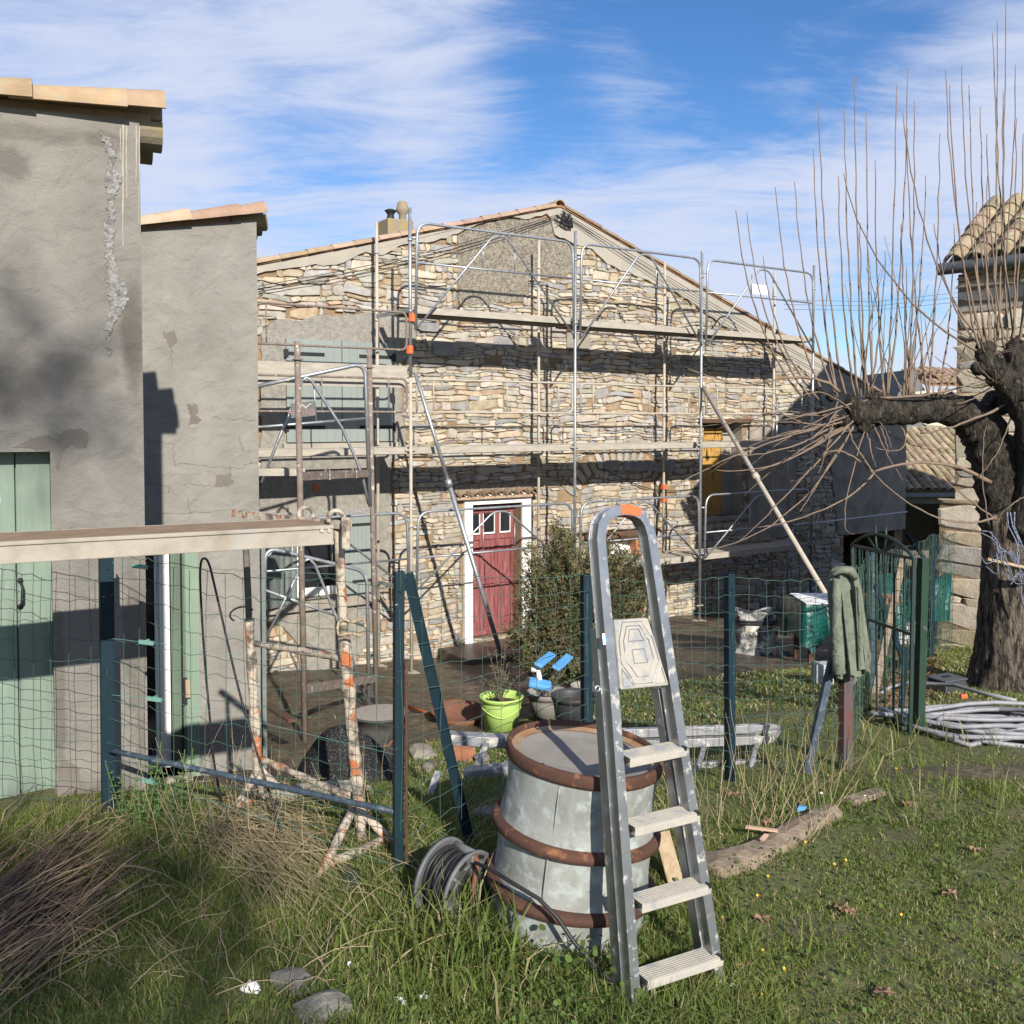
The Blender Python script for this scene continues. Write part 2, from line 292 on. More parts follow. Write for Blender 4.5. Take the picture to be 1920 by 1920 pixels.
M['lintel'] = mat('dark_oak_lintel', (.12, .065, .035), (.07, .04, .025), rough=.85, scale=5, bump=.7, bscale=14, stretch=(1, 8, 8), bdist=.01)
M['lime_pot'] = mat('lime_green_plastic', (.41, .58, .16), (.37, .53, .145), rough=.4, scale=3, bump=0)
M['grey_pot'] = mat('grey_pot_plastic', (.26, .24, .22), (.22, .20, .19), rough=.6, bump=.05)
M['black_pot'] = mat('black_pot_plastic', (.030, .031, .034), (.045, .045, .048), rough=.5, bump=.05)
M['soil'] = mat('soil', (.07, .05, .035), rough=1, bump=.8)
M['blue'] = mat('sky_blue_plastic', (.10, .32, .62), (.09, .28, .56), rough=.45, bump=0)
M['leaf'] = mat('leaf', (1, 1, 1), (.8, .8, .8), rough=.7, scale=12, bump=0, attr=True, spec=.25)
def stains_and_shade(m, spots, col):                       # damp marks, plus soft tree shade put into the wall colour, at given places
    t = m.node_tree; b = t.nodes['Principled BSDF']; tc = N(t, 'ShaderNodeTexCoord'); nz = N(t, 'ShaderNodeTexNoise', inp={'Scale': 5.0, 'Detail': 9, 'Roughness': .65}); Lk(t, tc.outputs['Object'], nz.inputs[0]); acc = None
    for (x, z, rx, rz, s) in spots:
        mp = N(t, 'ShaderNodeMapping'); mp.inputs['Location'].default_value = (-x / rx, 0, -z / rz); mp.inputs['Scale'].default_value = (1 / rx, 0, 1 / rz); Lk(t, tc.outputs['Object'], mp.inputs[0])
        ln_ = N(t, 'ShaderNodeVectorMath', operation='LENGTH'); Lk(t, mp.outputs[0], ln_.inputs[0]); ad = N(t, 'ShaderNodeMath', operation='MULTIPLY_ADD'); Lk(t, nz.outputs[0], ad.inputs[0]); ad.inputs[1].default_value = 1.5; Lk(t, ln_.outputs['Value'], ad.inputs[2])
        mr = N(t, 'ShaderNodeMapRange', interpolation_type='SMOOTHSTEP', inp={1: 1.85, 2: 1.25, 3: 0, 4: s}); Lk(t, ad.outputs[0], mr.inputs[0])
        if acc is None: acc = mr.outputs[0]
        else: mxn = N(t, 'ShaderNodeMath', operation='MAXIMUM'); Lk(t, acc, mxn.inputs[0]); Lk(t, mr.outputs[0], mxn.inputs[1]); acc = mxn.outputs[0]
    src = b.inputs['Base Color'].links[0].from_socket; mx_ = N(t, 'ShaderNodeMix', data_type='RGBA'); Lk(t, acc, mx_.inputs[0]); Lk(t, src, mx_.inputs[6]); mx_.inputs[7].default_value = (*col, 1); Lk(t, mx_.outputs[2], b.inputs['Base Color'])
def leafy(m, k, gain):                            # thin leaves let some sun through
    t = m.node_tree; b = t.nodes['Principled BSDF']; o = t.nodes['Material Output']; tr = N(t, 'ShaderNodeBsdfTranslucent'); src = b.inputs['Base Color'].links[0].from_socket
    g_ = N(t, 'ShaderNodeMix', data_type='RGBA', blend_type='MULTIPLY'); g_.inputs[0].default_value = 1; Lk(t, src, g_.inputs[6]); g_.inputs[7].default_value = (gain, gain * 1.02, gain * .6, 1); Lk(t, g_.outputs[2], tr.inputs[0])
    ms = N(t, 'ShaderNodeMixShader'); ms.inputs[0].default_value = k; Lk(t, b.outputs[0], ms.inputs[1]); Lk(t, tr.outputs[0], ms.inputs[2]); Lk(t, ms.outputs[0], o.inputs['Surface'])
leafy(M['leaf'], .35, 1.6)
M['bark_thin'] = mat('shoot_bark', (.215, .155, .11), (.16, .12, .09), rough=.85, scale=25, bump=.2)
M['twig'] = mat('twig', (.16, .12, .085), rough=.9, bump=0)
M['bark'] = mat('rough_bark', (.08, .068, .05), (.016, .013, .010), rough=.95, scale=15, lo=.4, hi=.60, bump=1, bscale=26, bdist=.09, c3=(.17, .15, .115), s3=20, l3=.58, h3=.68, stretch=(1.6, 1.6, .5), detail=9, dist=.4)
M['bark_trunk'] = mat('furrowed_bark', (.205, .17, .13), (.035, .028, .022), rough=.95, scale=17, lo=.42, hi=.58, bump=1, bscale=24, bdist=.10, stretch=(1.7, 1.7, .42), detail=8, dist=.5)
M['tarp'] = mat('dusty_black_tarp', (.010, .0095, .009), (.016, .0155, .015), rough=.8, scale=5, bump=.5, bscale=14, bdist=.02, c3=(.20, .195, .19), s3=110, l3=.57, h3=.70)
M['bucket'] = mat('dusty_bucket', (.035, .034, .033), (.075, .07, .065), rough=.7, scale=6, bump=.3)
M['cement_top'] = mat('dried_cement', (.33, .29, .25), (.26, .23, .20), rough=.95, scale=20, bump=.6)
M['rust_pan'] = mat('rusty_sheet', (.19, .085, .05), (.13, .06, .035), rough=.85, scale=8, bump=.3)
M['orange_handle'] = mat('orange_handle', (.55, .13, .035), rough=.6, bump=.1)
M['concrete'] = mat('concrete', (.30, .27, .22), (.22, .195, .16), rough=.95, scale=8, bump=.6, bscale=40)
M['wet_slab'] = mat('wet_slab', (.13, .10, .075), (.09, .07, .055), rough=.45, scale=5, bump=.2)
M['brick'] = mat('terracotta_brick', (.42, .19, .10), (.35, .15, .08), rough=.9, scale=8, bump=.4)
M['sage_cloth'] = mat('sage_cloth', (.175, .195, .145), (.12, .135, .10), rough=.95, scale=13, lo=.38, hi=.62, bump=.8, bscale=22, bdist=.03, detail=9)
M['green_sheet'] = mat('green_plastic_sheet', (.006, .058, .050), (.010, .085, .072), rough=.25, scale=4, bump=.6, bscale=6, bdist=.05)
M['sack'] = mat('torn_bag_plastic', (.34, .33, .31), (.09, .09, .09), rough=.45, scale=7, lo=.45, hi=.55, bump=.8, bscale=10, bdist=.04, c3=(.50, .46, .38), s3=6, l3=.56, h3=.60)
M['gate_green'] = mat('green_gate_paint', (.017, .038, .029), (.014, .032, .024), rough=.5, scale=12, bump=.1)
M['post_green'] = mat('green_post_paint', (.021, .047, .029), (.018, .04, .025), rough=.5, scale=8, bump=.1, c3=(.10, .11, .12), s3=9, l3=.60, h3=.7)
M['hose'] = mat('grey_hose', (.27, .27, .285), (.21, .21, .22), rough=.5, scale=18, bump=.05)
M['rope'] = mat('blue_white_rope', (.04, .065, .15), (.25, .265, .30), rough=.7, scale=60, bump=.2)
M['gutter'] = mat('grey_gutter', (.075, .082, .088), (.06, .066, .072), rough=.45, bump=.05)
M['zinc'] = mat('zinc_gutter', (.22, .24, .24), (.17, .19, .19), rough=.5, bump=.05)
M['chimney'] = mat('lichen_concrete', (.24, .20, .145), (.30, .235, .07), rough=.95, scale=6, lo=.45, hi=.7, bump=.5, bscale=40)
M['pebble'] = mat('pebbledash', (.10, .105, .105), (.20, .20, .195), rough=.95, scale=45, bump=.8)
M['sign'] = mat('sign_plate', (.16, .15, .145), (.12, .115, .11), rough=.6, bump=.1)
M['sign_red'] = mat('sign_letter', (.34, .20, .19), rough=.7, bump=0)
M['sign_white'] = mat('sign_bird', (.42, .41, .39), rough=.7, bump=0)
M['blockwork'] = mat('breeze_block', (.42, .42, .41), (.34, .34, .33), rough=.9, scale=8, bump=.3)
M['dry'] = mat('dry_straw', (1, 1, 1), (.8, .78, .75), rough=.85, scale=15, bump=0, attr=True)
M['petal_y'] = mat('yellow_petal', (.72, .42, .03), rough=.6, bump=0)
M['petal_w'] = mat('white_petal', (.78, .76, .80), rough=.6, bump=0)
M['dead_leaf'] = mat('dead_leaf', (.27, .165, .10), (.20, .12, .075), rough=.85, scale=20, bump=.3)
M['rock'] = mat('grey_rock', (.26, .245, .21), (.11, .095, .075), rough=.95, scale=9, bump=.7, bscale=30)
M['nest'] = mat('black_mesh', (.022, .021, .020), (.04, .038, .034), rough=.8, scale=60, bump=.9, bscale=120, bdist=.006)
M['pvc'] = mat('grey_downpipe', (.17, .19, .18), rough=.5, bump=.05)

# ------------------------------------------------------------------ masonry
PAL = [((.465, .41, .31), 4.5), ((.43, .365, .26), 2.4), ((.50, .455, .37), 3.4), ((.43, .41, .36), 4), ((.36, .35, .325), 3), ((.30, .30, .30), 1.3), ((.40, .37, .315), 3), ((.40, .31, .21), .9)]
PAL_L = [((.56, .49, .36), 4), ((.60, .54, .43), 4), ((.50, .42, .28), 2), ((.47, .45, .40), 1.6), ((.39, .36, .31), .8)]
def pick(pal, rr):
    s = rr.random() * sum(p[1] for p in pal)
    for c, q in pal:
        s -= q
        if s <= 0: break
    k = rr.uniform(.85, 1.12); return tuple(min(.8, x * k * rr.uniform(.97, 1.03)) for x in c)
def stone(mb, Fm, t0, t1, z0, z1, rr, warp, w0, pal, dep=.03):
    g = .003; t0 += g; t1 -= g; z0 += g * .7; z1 -= g * .7; ct, cz = (t0 + t1) / 2, (z0 + z1) / 2; a, b = (t1 - t0) / 2, (z1 - z0) / 2
    if a < .012 or b < .008: return
    n = rr.choice((6, 7, 7, 8, 9)); ring = []; e = rr.uniform(.25, .62); tl = rr.uniform(-.22, .22) * min(1, b / a * 2.2); wg = rr.uniform(-.30, .30); a0 = rr.uniform(0, 1)
    for k in range(n):
        an = 2 * math.pi * (k + a0 + rr.uniform(-.3, .3)) / n; c, s_ = math.cos(an), math.sin(an)
        q = rr.uniform(.86, 1.16)
        x = a * math.copysign(abs(c) ** e, c) * q; y = b * math.copysign(abs(s_) ** e, s_) * q
        y *= 1 + wg * x / a; ring.append((x - tl * y, y + tl * x * b / a))
    d = dep * rr.uniform(.4, 1.25); fx, fy = rr.uniform(-.35, .35) * d, rr.uniform(-.35, .35) * d; ins = rr.uniform(.84, .94)
    vs = []
    for sc, ww in ((1, w0 - .04), (1.0, w0 + d * .45), (ins, w0 + d)):
        for x, y in ring:
            T, Z = ct + x * sc, cz + y * sc; dt, dz = warp(T, Z)
            vs.append(Fm.W(T + dt, Z + dz, ww + (fx * x / a + fy * y / b if ww > w0 else 0)))
    dt, dz = warp(ct, cz); vs.append(Fm.W(ct + dt, cz + dz, w0 + d * rr.uniform(1.0, 1.25)))
    fs = [(i * n + k, i * n + (k + 1) % n, i * n + n + (k + 1) % n, i * n + n + k) for i in range(2) for k in range(n)] + [(2 * n + k, 2 * n + (k + 1) % n, 3 * n) for k in range(n)]
    mb.add(vs, fs, pick(pal, rr))
def rubble(mb, Fm, t0, t1, z0, z1, ok, seed, band=(.26, .46), seg=(.45, 1.5), ch=(.028, .12), ln=(.08, .46), pal=PAL, w0=0, wamp=.026, dep=.032, flush=False):
    rr = random.Random(seed); ph = [rr.uniform(0, 6) for _ in range(6)]
    def warp(t, z): return (wamp * .5 * math.sin(z * 3.1 + t * 1.3 + ph[0]), wamp * (math.sin(t * 2.3 + ph[1]) + .6 * math.sin(t * 5.1 + z * 2 + ph[2]) + .4 * math.sin(t * 9.7 + z * 5 + ph[3])))
    z = z0
    while z < z1:
        H = min(rr.uniform(*band), z1 - z + .02); t = t0 - (0 if flush else rr.uniform(0, .5))
        while t < t1:
            Ls = rr.uniform(*seg); y = z + rr.uniform(-.03, .03) * 0
            while y < z + H - .012:
                h = rr.uniform(*ch) if rr.random() > .12 else ch[1] * rr.uniform(1.0, 1.5)
                if z + H - (y + h) < ch[0] * .7: h = z + H - y
                x = t
                while x < t + Ls - .01:
                    l = rr.uniform(*ln) * (0.55 + 0.75 * min(1, h / .12))
                    if t + Ls - (x + l) < ln[0] * .6: l = t + Ls - x
                    free = lambda x_, l_: ok(x_ + l_ / 2, y + h / 2) and ok(x_ + l_ * .12, y + h / 2) and ok(x_ + l_ * .88, y + h / 2)
                    if not free(x, l):
                        m_ = max(2, int(l / .09))
                        for s_ in range(m_):
                            if free(x + l * s_ / m_, l / m_): stone(mb, Fm, x + l * s_ / m_, x + l * (s_ + 1) / m_, y, y + h, rr, warp, w0, pal, dep)
                    else:
                        if h > .09 and rr.random() < .22:
                            k = rr.uniform(.35, .65); stone(mb, Fm, x, x + l, y, y + h * k, rr, warp, w0, pal, dep); stone(mb, Fm, x, x + l, y + h * k, y + h, rr, warp, w0, pal, dep)
                        else: stone(mb, Fm, x, x + l, y, y + h, rr, warp, w0, pal, dep)
                    x += l
                y += h
            t += Ls
        z += H
def inpoly(t, z, P):
    c = False; j = len(P) - 1
    for i in range(len(P)):
        if (P[i][1] > z) != (P[j][1] > z) and t < (P[j][0] - P[i][0]) * (z - P[i][1]) / (P[j][1] - P[i][1]) + P[i][0]: c = not c
        j = i
    return c
def ragged(P, amp, step=.08, seed=1, keep=()):
    rr = random.Random(seed); out = []
    for i in range(len(P)):
        a, b = P[i], P[(i + 1) % len(P)]; L = math.dist(a, b); n = max(1, int(L / step)) if i not in keep else 1
        for k in range(n):
            q = k / n; j = amp if (k or i not in keep) else 0
            out.append((a[0] + (b[0] - a[0]) * q + rr.uniform(-j, j) * (k > 0), a[1] + (b[1] - a[1]) * q + rr.uniform(-j, j) * (k > 0)))
    return out
def sheet(mb, Fm, P, w0, w1):                  # a slab with outline P (t,z), from w0 to w1
    n = len(P); vs = [Fm.W(t, z, w0) for t, z in P] + [Fm.W(t, z, w1) for t, z in P]
    mb.add(vs, [tuple(range(n, 2 * n))] + [(k, (k + 1) % n, n + (k + 1) % n, n + k) for k in range(n)])
def tile(mb, p, d, up, L=.48, r0=.10, r1=.078, th=.016, col=None, n=8):  # half-round tile from p along d (wide end at p)
    d = Vector(d).normalized(); up = Vector(up); up = (up - d * up.dot(d)).normalized(); s = d.cross(up); vs = []
    for q, rad in ((0, r0), (1, r1)):
        for o in (0, th):
            for k in range(n + 1):
                a = math.pi * k / n; vs.append(Vector(p) + d * (L * q) + (s * math.cos(a) + up * math.sin(a)) * (rad - o))
    m = n + 1; fs = []
    for k in range(n):
        fs += [(k, k + 1, 2 * m + k + 1, 2 * m + k), (m + k, 3 * m + k, 3 * m + k + 1, m + k + 1), (k, m + k, m + k + 1, k + 1), (2 * m + k, 2 * m + k + 1, 3 * m + k + 1, 3 * m + k)]
    fs += [(0, 2 * m, 3 * m, m), (n, m + n, 3 * m + n, 2 * m + n)]
    mb.add(vs, fs, col)
def tcol(rr, lo=.8, hi=1.15): k = rr.uniform(lo, hi); return (k, k * rr.uniform(.92, 1.06), k * rr.uniform(.88, 1.1))
# ------------------------------------------------------------------ terrain
def axis(lo, hi, f0, f1, st):
    a = list(np.arange(f0, f1 + 1e-6, st)); q = st; x = f1
    while x < hi: q *= 1.25; x += q; a.append(x)
    q = st; x = f0; b = []
    while x > lo: q *= 1.25; x -= q; b.append(x)
    return np.array(b[::-1] + a)
mud_px = [(470, 1492), (560, 1478), (640, 1470), (735, 1425), (830, 1385), (905, 1375), (1000, 1345), (1120, 1300), (1215, 1285), (1330, 1272), (1450, 1258), (1530, 1250), (1640, 1236), (1720, 1215)]
MUD = [(G(x, y).x, G(x, y).y) for x, y in mud_px] + [(12, 24), (-8, 16), (-5, 9), (-3.2, 6.6)]
def mudf(X, Y):
    if inpoly(X, Y, MUD): return 1.0
    return max(0, .95 * math.exp(-((X - 2.65) ** 2 / .6 + (Y - 5.30) ** 2 / .05)), .55 * math.exp(-((X - 1.9) ** 2 / .35 + (Y - 8.6) ** 2 / .5)), .45 * math.exp(-((X - 2.0) ** 2 / .6 + (Y - 7.0) ** 2 / .12)), .6 * math.exp(-((X - 1.10) ** 2 / .05 + (Y - 3.55) ** 2 / .03)), .6 * math.exp(-((X - 1.85) ** 2 / .08 + (Y - 4.4) ** 2 / .03)), .55 * math.exp(-((X - .72) ** 2 / .03 + (Y - 3.4) ** 2 / .02)), .5 * math.exp(-((X - 1.6) ** 2 / .06 + (Y - 3.2) ** 2 / .02)))
xs = axis(-160, 160, -4.5, 6.5, .09); ys = axis(-120, 220, 1.4, 13.0, .09)
V = np.array([(x, y, gz(x, y)) for y in ys for x in xs]); nx, ny = len(xs), len(ys)
rg = np.random.default_rng(3); V[:, 2] += rg.normal(0, .006, len(V)) * ((np.abs(V[:, 0]) < 7) & (V[:, 1] > 1) & (V[:, 1] < 14))
idx = np.arange(nx * ny).reshape(ny, nx)
Q = np.stack([idx[:-1, :-1], idx[:-1, 1:], idx[1:, 1:], idx[1:, :-1]], -1).reshape(-1, 4)
near = [(i, mudf(V[i, 0], V[i, 1])) if -8 < V[i, 0] < 13 and 1 < V[i, 1] < 25 else (i, 0) for i in range(len(V))]
mf = np.array([m for _, m in near]); colg = np.stack([mf, mf, mf], -1)
gm = bpy.data.materials.new('ground'); gm.use_nodes = True; t = gm.node_tree; b = t.nodes['Principled BSDF']; b.inputs['Roughness'].default_value = .95; b.inputs['Specular IOR Level'].default_value = .4
tc = N(t, 'ShaderNodeTexCoord'); a = N(t, 'ShaderNodeAttribute', attribute_name='Col')
na = N(t, 'ShaderNodeTexNoise', inp={'Scale': 3.0, 'Detail': 9, 'Roughness': .7}); Lk(t, tc.outputs['Object'], na.inputs[0])
nb = N(t, 'ShaderNodeTexNoise', inp={'Scale': 22.0, 'Detail': 6, 'Roughness': .7}); Lk(t, tc.outputs['Object'], nb.inputs[0])
def mix(t, f, c1, c2):
    m = N(t, 'ShaderNodeMix', data_type='RGBA'); Lk(t, f, m.inputs[0])
    for i, c in ((6, c1), (7, c2)):
        if isinstance(c, tuple): m.inputs[i].default_value = (*c, 1)
        else: Lk(t, c, m.inputs[i])
    return m.outputs[2]
def rmp(t, f, lo, hi):
    m = N(t, 'ShaderNodeMapRange', inp={1: lo, 2: hi}); Lk(t, f, m.inputs[0]); return m.outputs[0]
turf = mix(t, rmp(t, nb.outputs[0], .38, .62), (.075, .098, .028), (.15, .135, .06))
turf = mix(t, rmp(t, na.outputs[0], .54, .74), turf, (.14, .11, .065))
mudc = mix(t, rmp(t, na.outputs[0], .35, .62), (.165, .125, .08), (.085, .068, .04))
nk = N(t, 'ShaderNodeTexNoise', inp={'Scale': 9.0, 'Detail': 10, 'Roughness': .75, 'Distortion': .6}); Lk(t, tc.outputs['Object'], nk.inputs[0]); mudc = mix(t, rmp(t, nk.outputs[0], .50, .62), mudc, (.048, .040, .024)); mudc = mix(t, rmp(t, nk.outputs[0], .47, .36), mudc, (.22, .18, .125))
mudc = mix(t, rmp(t, nb.outputs[0], .50, .72), mudc, (.135, .12, .055))
nw = N(t, 'ShaderNodeTexNoise', inp={'Scale': 1.1, 'Detail': 7, 'Roughness': .6}); Lk(t, tc.outputs['Object'], nw.inputs[0]); mudc = mix(t, rmp(t, nw.outputs[0], .46, .60), mudc, (.06, .045, .032))
rw = N(t, 'ShaderNodeMapRange', inp={1: .46, 2: .62, 3: .75, 4: .16}); Lk(t, nw.outputs[0], rw.inputs[0])
rm = N(t, 'ShaderNodeMix'); Lk(t, a.outputs['Fac'], rm.inputs[0]); rm.inputs[2].default_value = .95; Lk(t, rw.outputs[0], rm.inputs[3]); Lk(t, rm.outputs[0], b.inputs['Roughness'])
ad = N(t, 'ShaderNodeMath', operation='ADD'); Lk(t, a.outputs['Fac'], ad.inputs[0])
sb = N(t, 'ShaderNodeMath', operation='MULTIPLY_ADD'); Lk(t, nb.outputs[0], sb.inputs[0]); sb.inputs[1].default_value = .9; sb.inputs[2].default_value = -.45; Lk(t, sb.outputs[0], ad.inputs[1])
Lk(t, mix(t, rmp(t, ad.outputs[0], .35, .65), turf, mudc), b.inputs['Base Color'])
bp = N(t, 'ShaderNodeBump', inp={'Strength': .8, 'Distance': .03}); Lk(t, nb.outputs[0], bp.inputs['Height']); Lk(t, bp.outputs[0], b.inputs['Normal'])
g = nmesh('ground', V, Q, colg, gm); tag(g, kind='structure'); g.data.polygons.foreach_set('use_smooth', [True] * len(g.data.polygons))

# ------------------------------------------------------------------ main stone house
FA = Fr(.3155, 16.146, 33.2)
P = lambda x, y, w=0: FA.hit(x, y, w)
tl, zl = P(485, 497); tp, zp = P(1047, 389); tr, zr = P(1697, 768)
sl_l = (zp - zl) / (tp - tl); sl_r = (zr - zp) / (tr - tp)
def roofz(t): return zp - (tp - t) * sl_l if t < tp else zp + (t - tp) * sl_r
T0, T1 = -7.5, tr; ZB = -2.6
house = root('stone_house', 'long stone farmhouse with a gable end behind scaffolding and a red front door', 'house', FA.W(0, -1.7), 33.2)
def rect(x0, y0, x1, y1, xm=None): t0 = P(x0, (y0 + y1) / 2)[0]; t1 = P(x1, (y0 + y1) / 2)[0]; xm = xm or (x0 + x1) / 2; return (t0, t1, P(xm, y1)[1], P(xm, y0)[1])
O_door = rect(884, 944, 977, 1196); O_win = rect(553, 972, 641, 1120); O_yel = rect(1317, 793, 1392, 968, 1345); O_hid = rect(1132, 1012, 1198, 1196); O_gar = rect(1580, 997, 1692, 1235, 1640)
OPEN = [O_door, O_win, O_yel, O_hid, O_gar]
pp = lambda L, w=0: [P(x, y, w) for x, y in L]
lb = [(484, 513), (510, 508), (579, 498), (628, 497), (658, 485), (684, 473), (704, 479), (727, 473), (743, 463), (785, 455), (812, 453), (856, 439), (895, 420), (940, 407), (980, 412), (1022, 401)]
rb = [(1030, 410), (1037, 440), (1072, 457), (1107, 467), (1135, 495), (1195, 520), (1265, 548), (1312, 582), (1356, 613), (1400, 628), (1426, 642), (1455, 660), (1481, 676), (1505, 694)]
Zl = pp(lb); Zr = pp(rb); Pe = 1.0
verge_l = [(T0, roofz(T0) - .15)] + [(t, roofz(t) - .01) for t in np.linspace(T0, tp - .25, 8)] + Zl[::-1] + [(T0, roofz(T0) - .4)]
verge_r = [(tp - .25, roofz(tp - .25) - .01), (tp, zp - .01)] + [(t, roofz(t) - .01) for t in np.linspace(tp + .3, T1 - .01, 10)] + [(T1 - .01, O_gar[3]), (O_gar[0] - .0, O_gar[3])] + pp([(1568, 1000), (1560, 900), (1548, 800), (1535, 735), (1518, 712)]) + Zr[::-1] + [Zl[-1]]
leftr = pp([(487, 625), (520, 598), (563, 601), (591, 592), (710, 588), (773, 592), (777, 641), (753, 677), (751, 779), (762, 810), (757, 856), (731, 868), (729, 950), (733, 1050), (722, 1075), (695, 1090), (690, 1200), (650, 1262), (560, 1256), (556, 1205), (530, 1175), (487, 1160)])
coarse = pp([(858, 443), (895, 425), (940, 411), (1000, 412), (1033, 414), (1040, 445), (1066, 462), (1078, 500), (1068, 510), (1050, 522), (990, 524), (985, 566), (940, 566), (910, 576), (858, 576)])
shade_r = pp([(1404, 800), (1450, 795), (1488, 800), (1492, 900), (1488, 1005), (1404, 1012), (1400, 900)])
ZONES = [verge_l, verge_r, leftr, coarse, shade_r]
arch_c = P(1160, 985); arch_r = 1.28
def inrect(t, z, q, m=0): return q[0] - m < t < q[1] + m and q[2] - m < z < q[3] + m
lint_t = rect(850, 908, 1000, 930)
def ok(t, z):
    if math.sin(t * 2.7 + 1.3 * math.sin(z * 3.1)) * math.sin(z * 4.3 + 1.7 * math.sin(t * 1.9)) > .95: return False
    if z > roofz(t) - .06 or t > T1 - .05: return False
    for q in OPEN:
        if inrect(t, z, q, .0): return False
    if inrect(t, z, (O_door[0] - .16, O_door[1] + .2, O_door[2], O_door[3] + .2)) or inrect(t, z, lint_t): return False
    if inrect(t, z, (O_hid[0] - .5, O_hid[1] + .42, O_hid[3], O_hid[3] + .16)): return False
    for zn in ZONES:
        if inpoly(t, z, zn): return False
    r = math.hypot(t - arch_c[0], z - arch_c[1])
    if abs(r - arch_r) < .19 and z > arch_c[1] + .5: return False
    return True
mb = MB(); rubble(mb, FA, T0, T1, ZB, zp, ok, 11)
rr = random.Random(5)
for k in range(17):                              # relieving arch of stones set on edge
    an = R(28) + (math.pi - R(56)) * (k + .5) / 17; c = (arch_c[0] + arch_r * math.cos(an), arch_c[1] + arch_r * math.sin(an)); n = 8; ring = []
    for j in range(n):
        q = 2 * math.pi * j / n; x = .17 * math.copysign(abs(math.cos(q)) ** .5, math.cos(q)) * rr.uniform(.85, 1.1); y = .062 * math.copysign(abs(math.sin(q)) ** .5, math.sin(q)) * rr.uniform(.8, 1.05)
        ring.append((c[0] + x * math.cos(an) - y * math.sin(an), c[1] + x * math.sin(an) + y * math.cos(an)))
    vs = [FA.W(a, b_, -.03) for a, b_ in ring] + [FA.W(c[0] + (a - c[0]) * .92, c[1] + (b_ - c[1]) * .92, .03) for a, b_ in ring]
    mb.add(vs, [(j, (j + 1) % n, n + (j + 1) % n, n + j) for j in range(n)] + [tuple(range(n, 2 * n))], pick(PAL, rr))
# bigger blocks: string of grey slabs and the leaning grey block on the left
for (x0, y0, x1, y1) in ((806, 640, 858, 668), (778, 604, 822, 622), (1128, 862, 1160, 882), (1166, 864, 1215, 884), (1218, 866, 1262, 884)):
    q = rect(x0, y0, x1, y1); n = 9; ring = []
    for j in range(n):
        an = 2 * math.pi * (j + rr.uniform(-.2, .2)) / n; ring.append(((q[0] + q[1]) / 2 + (q[1] - q[0]) / 2 * math.copysign(abs(math.cos(an)) ** .5, math.cos(an)) * rr.uniform(.9, 1.05), (q[2] + q[3]) / 2 + (q[3] - q[2]) / 2 * math.copysign(abs(math.sin(an)) ** .5, math.sin(an)) * rr.uniform(.9, 1.05)))
    vs = [FA.W(a, b_, 0) for a, b_ in ring] + [FA.W(a, b_, .07) for a, b_ in ring]
    mb.add(vs, [(j, (j + 1) % n, n + (j + 1) % n, n + j) for j in range(n)] + [tuple(range(n, 2 * n))], (.27, .27, .265))
stw = mb.build('stonework', M['stone'], house)
# wall core with the openings left out
mb = MB(); tt = sorted(set([T0, T1, tp] + [q[i] for q in OPEN for i in (0, 1)] + list(np.linspace(T0, T1, 36)))); zs = sorted(set([ZB] + [q[i] for q in OPEN for i in (2, 3)] + list(np.linspace(ZB, zp, 22))))
for i in range(len(tt) - 1):
    for j in range(len(zs) - 1):
        a, c, d, e = tt[i], tt[i + 1], zs[j], zs[j + 1]; m_ = ((a + c) / 2, (d + e) / 2)
        if any(inrect(*m_, q) for q in OPEN): continue
        za, zc = min(e, roofz(a) - .02), min(e, roofz(c) - .02)
        if za <= d and zc <= d: continue
        mb.add([FA.W(a, min(d, za), 0), FA.W(c, min(d, zc), 0), FA.W(c, max(zc, min(d, zc)), 0), FA.W(a, max(za, min(d, za)), 0)], [(0, 1, 2, 3)])
for q in OPEN:                                   # reveals
    for (a, b_) in (((q[0], q[2]), (q[0], q[3])), ((q[0], q[3]), (q[1], q[3])), ((q[1], q[3]), (q[1], q[2])), ((q[1], q[2]), (q[0], q[2]))):
        mb.add([FA.W(*a, 0), FA.W(*b_, 0), FA.W(*b_, -.45), FA.W(*a, -.45)], [(0, 1, 2, 3)])
mb.fbox(FA, T0, T0 + .3, ZB, roofz(T0) - .1, -9, -.02); mb.fbox(FA, T1 - .3, T1 - .003, ZB, roofz(T1) - .1, -9, -.02); mb.fbox(FA, T0, T1, ZB, roofz(T1), -9.3, -9)
mb.build('wall_core', M['mortar'], house)
mb = MB()
for q in OPEN: mb = MB(); mb.fbox(FA, q[0] - .3, q[1] + .3, q[2] - .3, q[3] + .3, -1.6, -1.55); mb.build('dark_room_sheet', M['dark'], house)
mb = MB(); sheet(mb, FA, ragged(verge_l, .02, .1, 3, keep=range(0, 9)), -.01, .045); sheet(mb, FA, ragged(verge_r, .02, .1, 4, keep=range(0, 13)), -.01, .05)
mb.build('smooth_render', M['render_smooth'], house)
def clip(P_, ax_, v, keep_lo):                    # part of an outline on one side of a straight cut
    out = []
    for i in range(len(P_)):
        a, c = P_[i], P_[(i + 1) % len(P_)]; ia, ic = ((a[ax_] <= v) == keep_lo), ((c[ax_] <= v) == keep_lo)
        if ia: out.append(a)
        if ia != ic: s = (v - a[ax_]) / (c[ax_] - a[ax_]); out.append((a[0] + (c[0] - a[0]) * s, a[1] + (c[1] - a[1]) * s))
    return out
mb = MB(); lr_ = ragged(leftr, .025, .1, 5); q = O_win
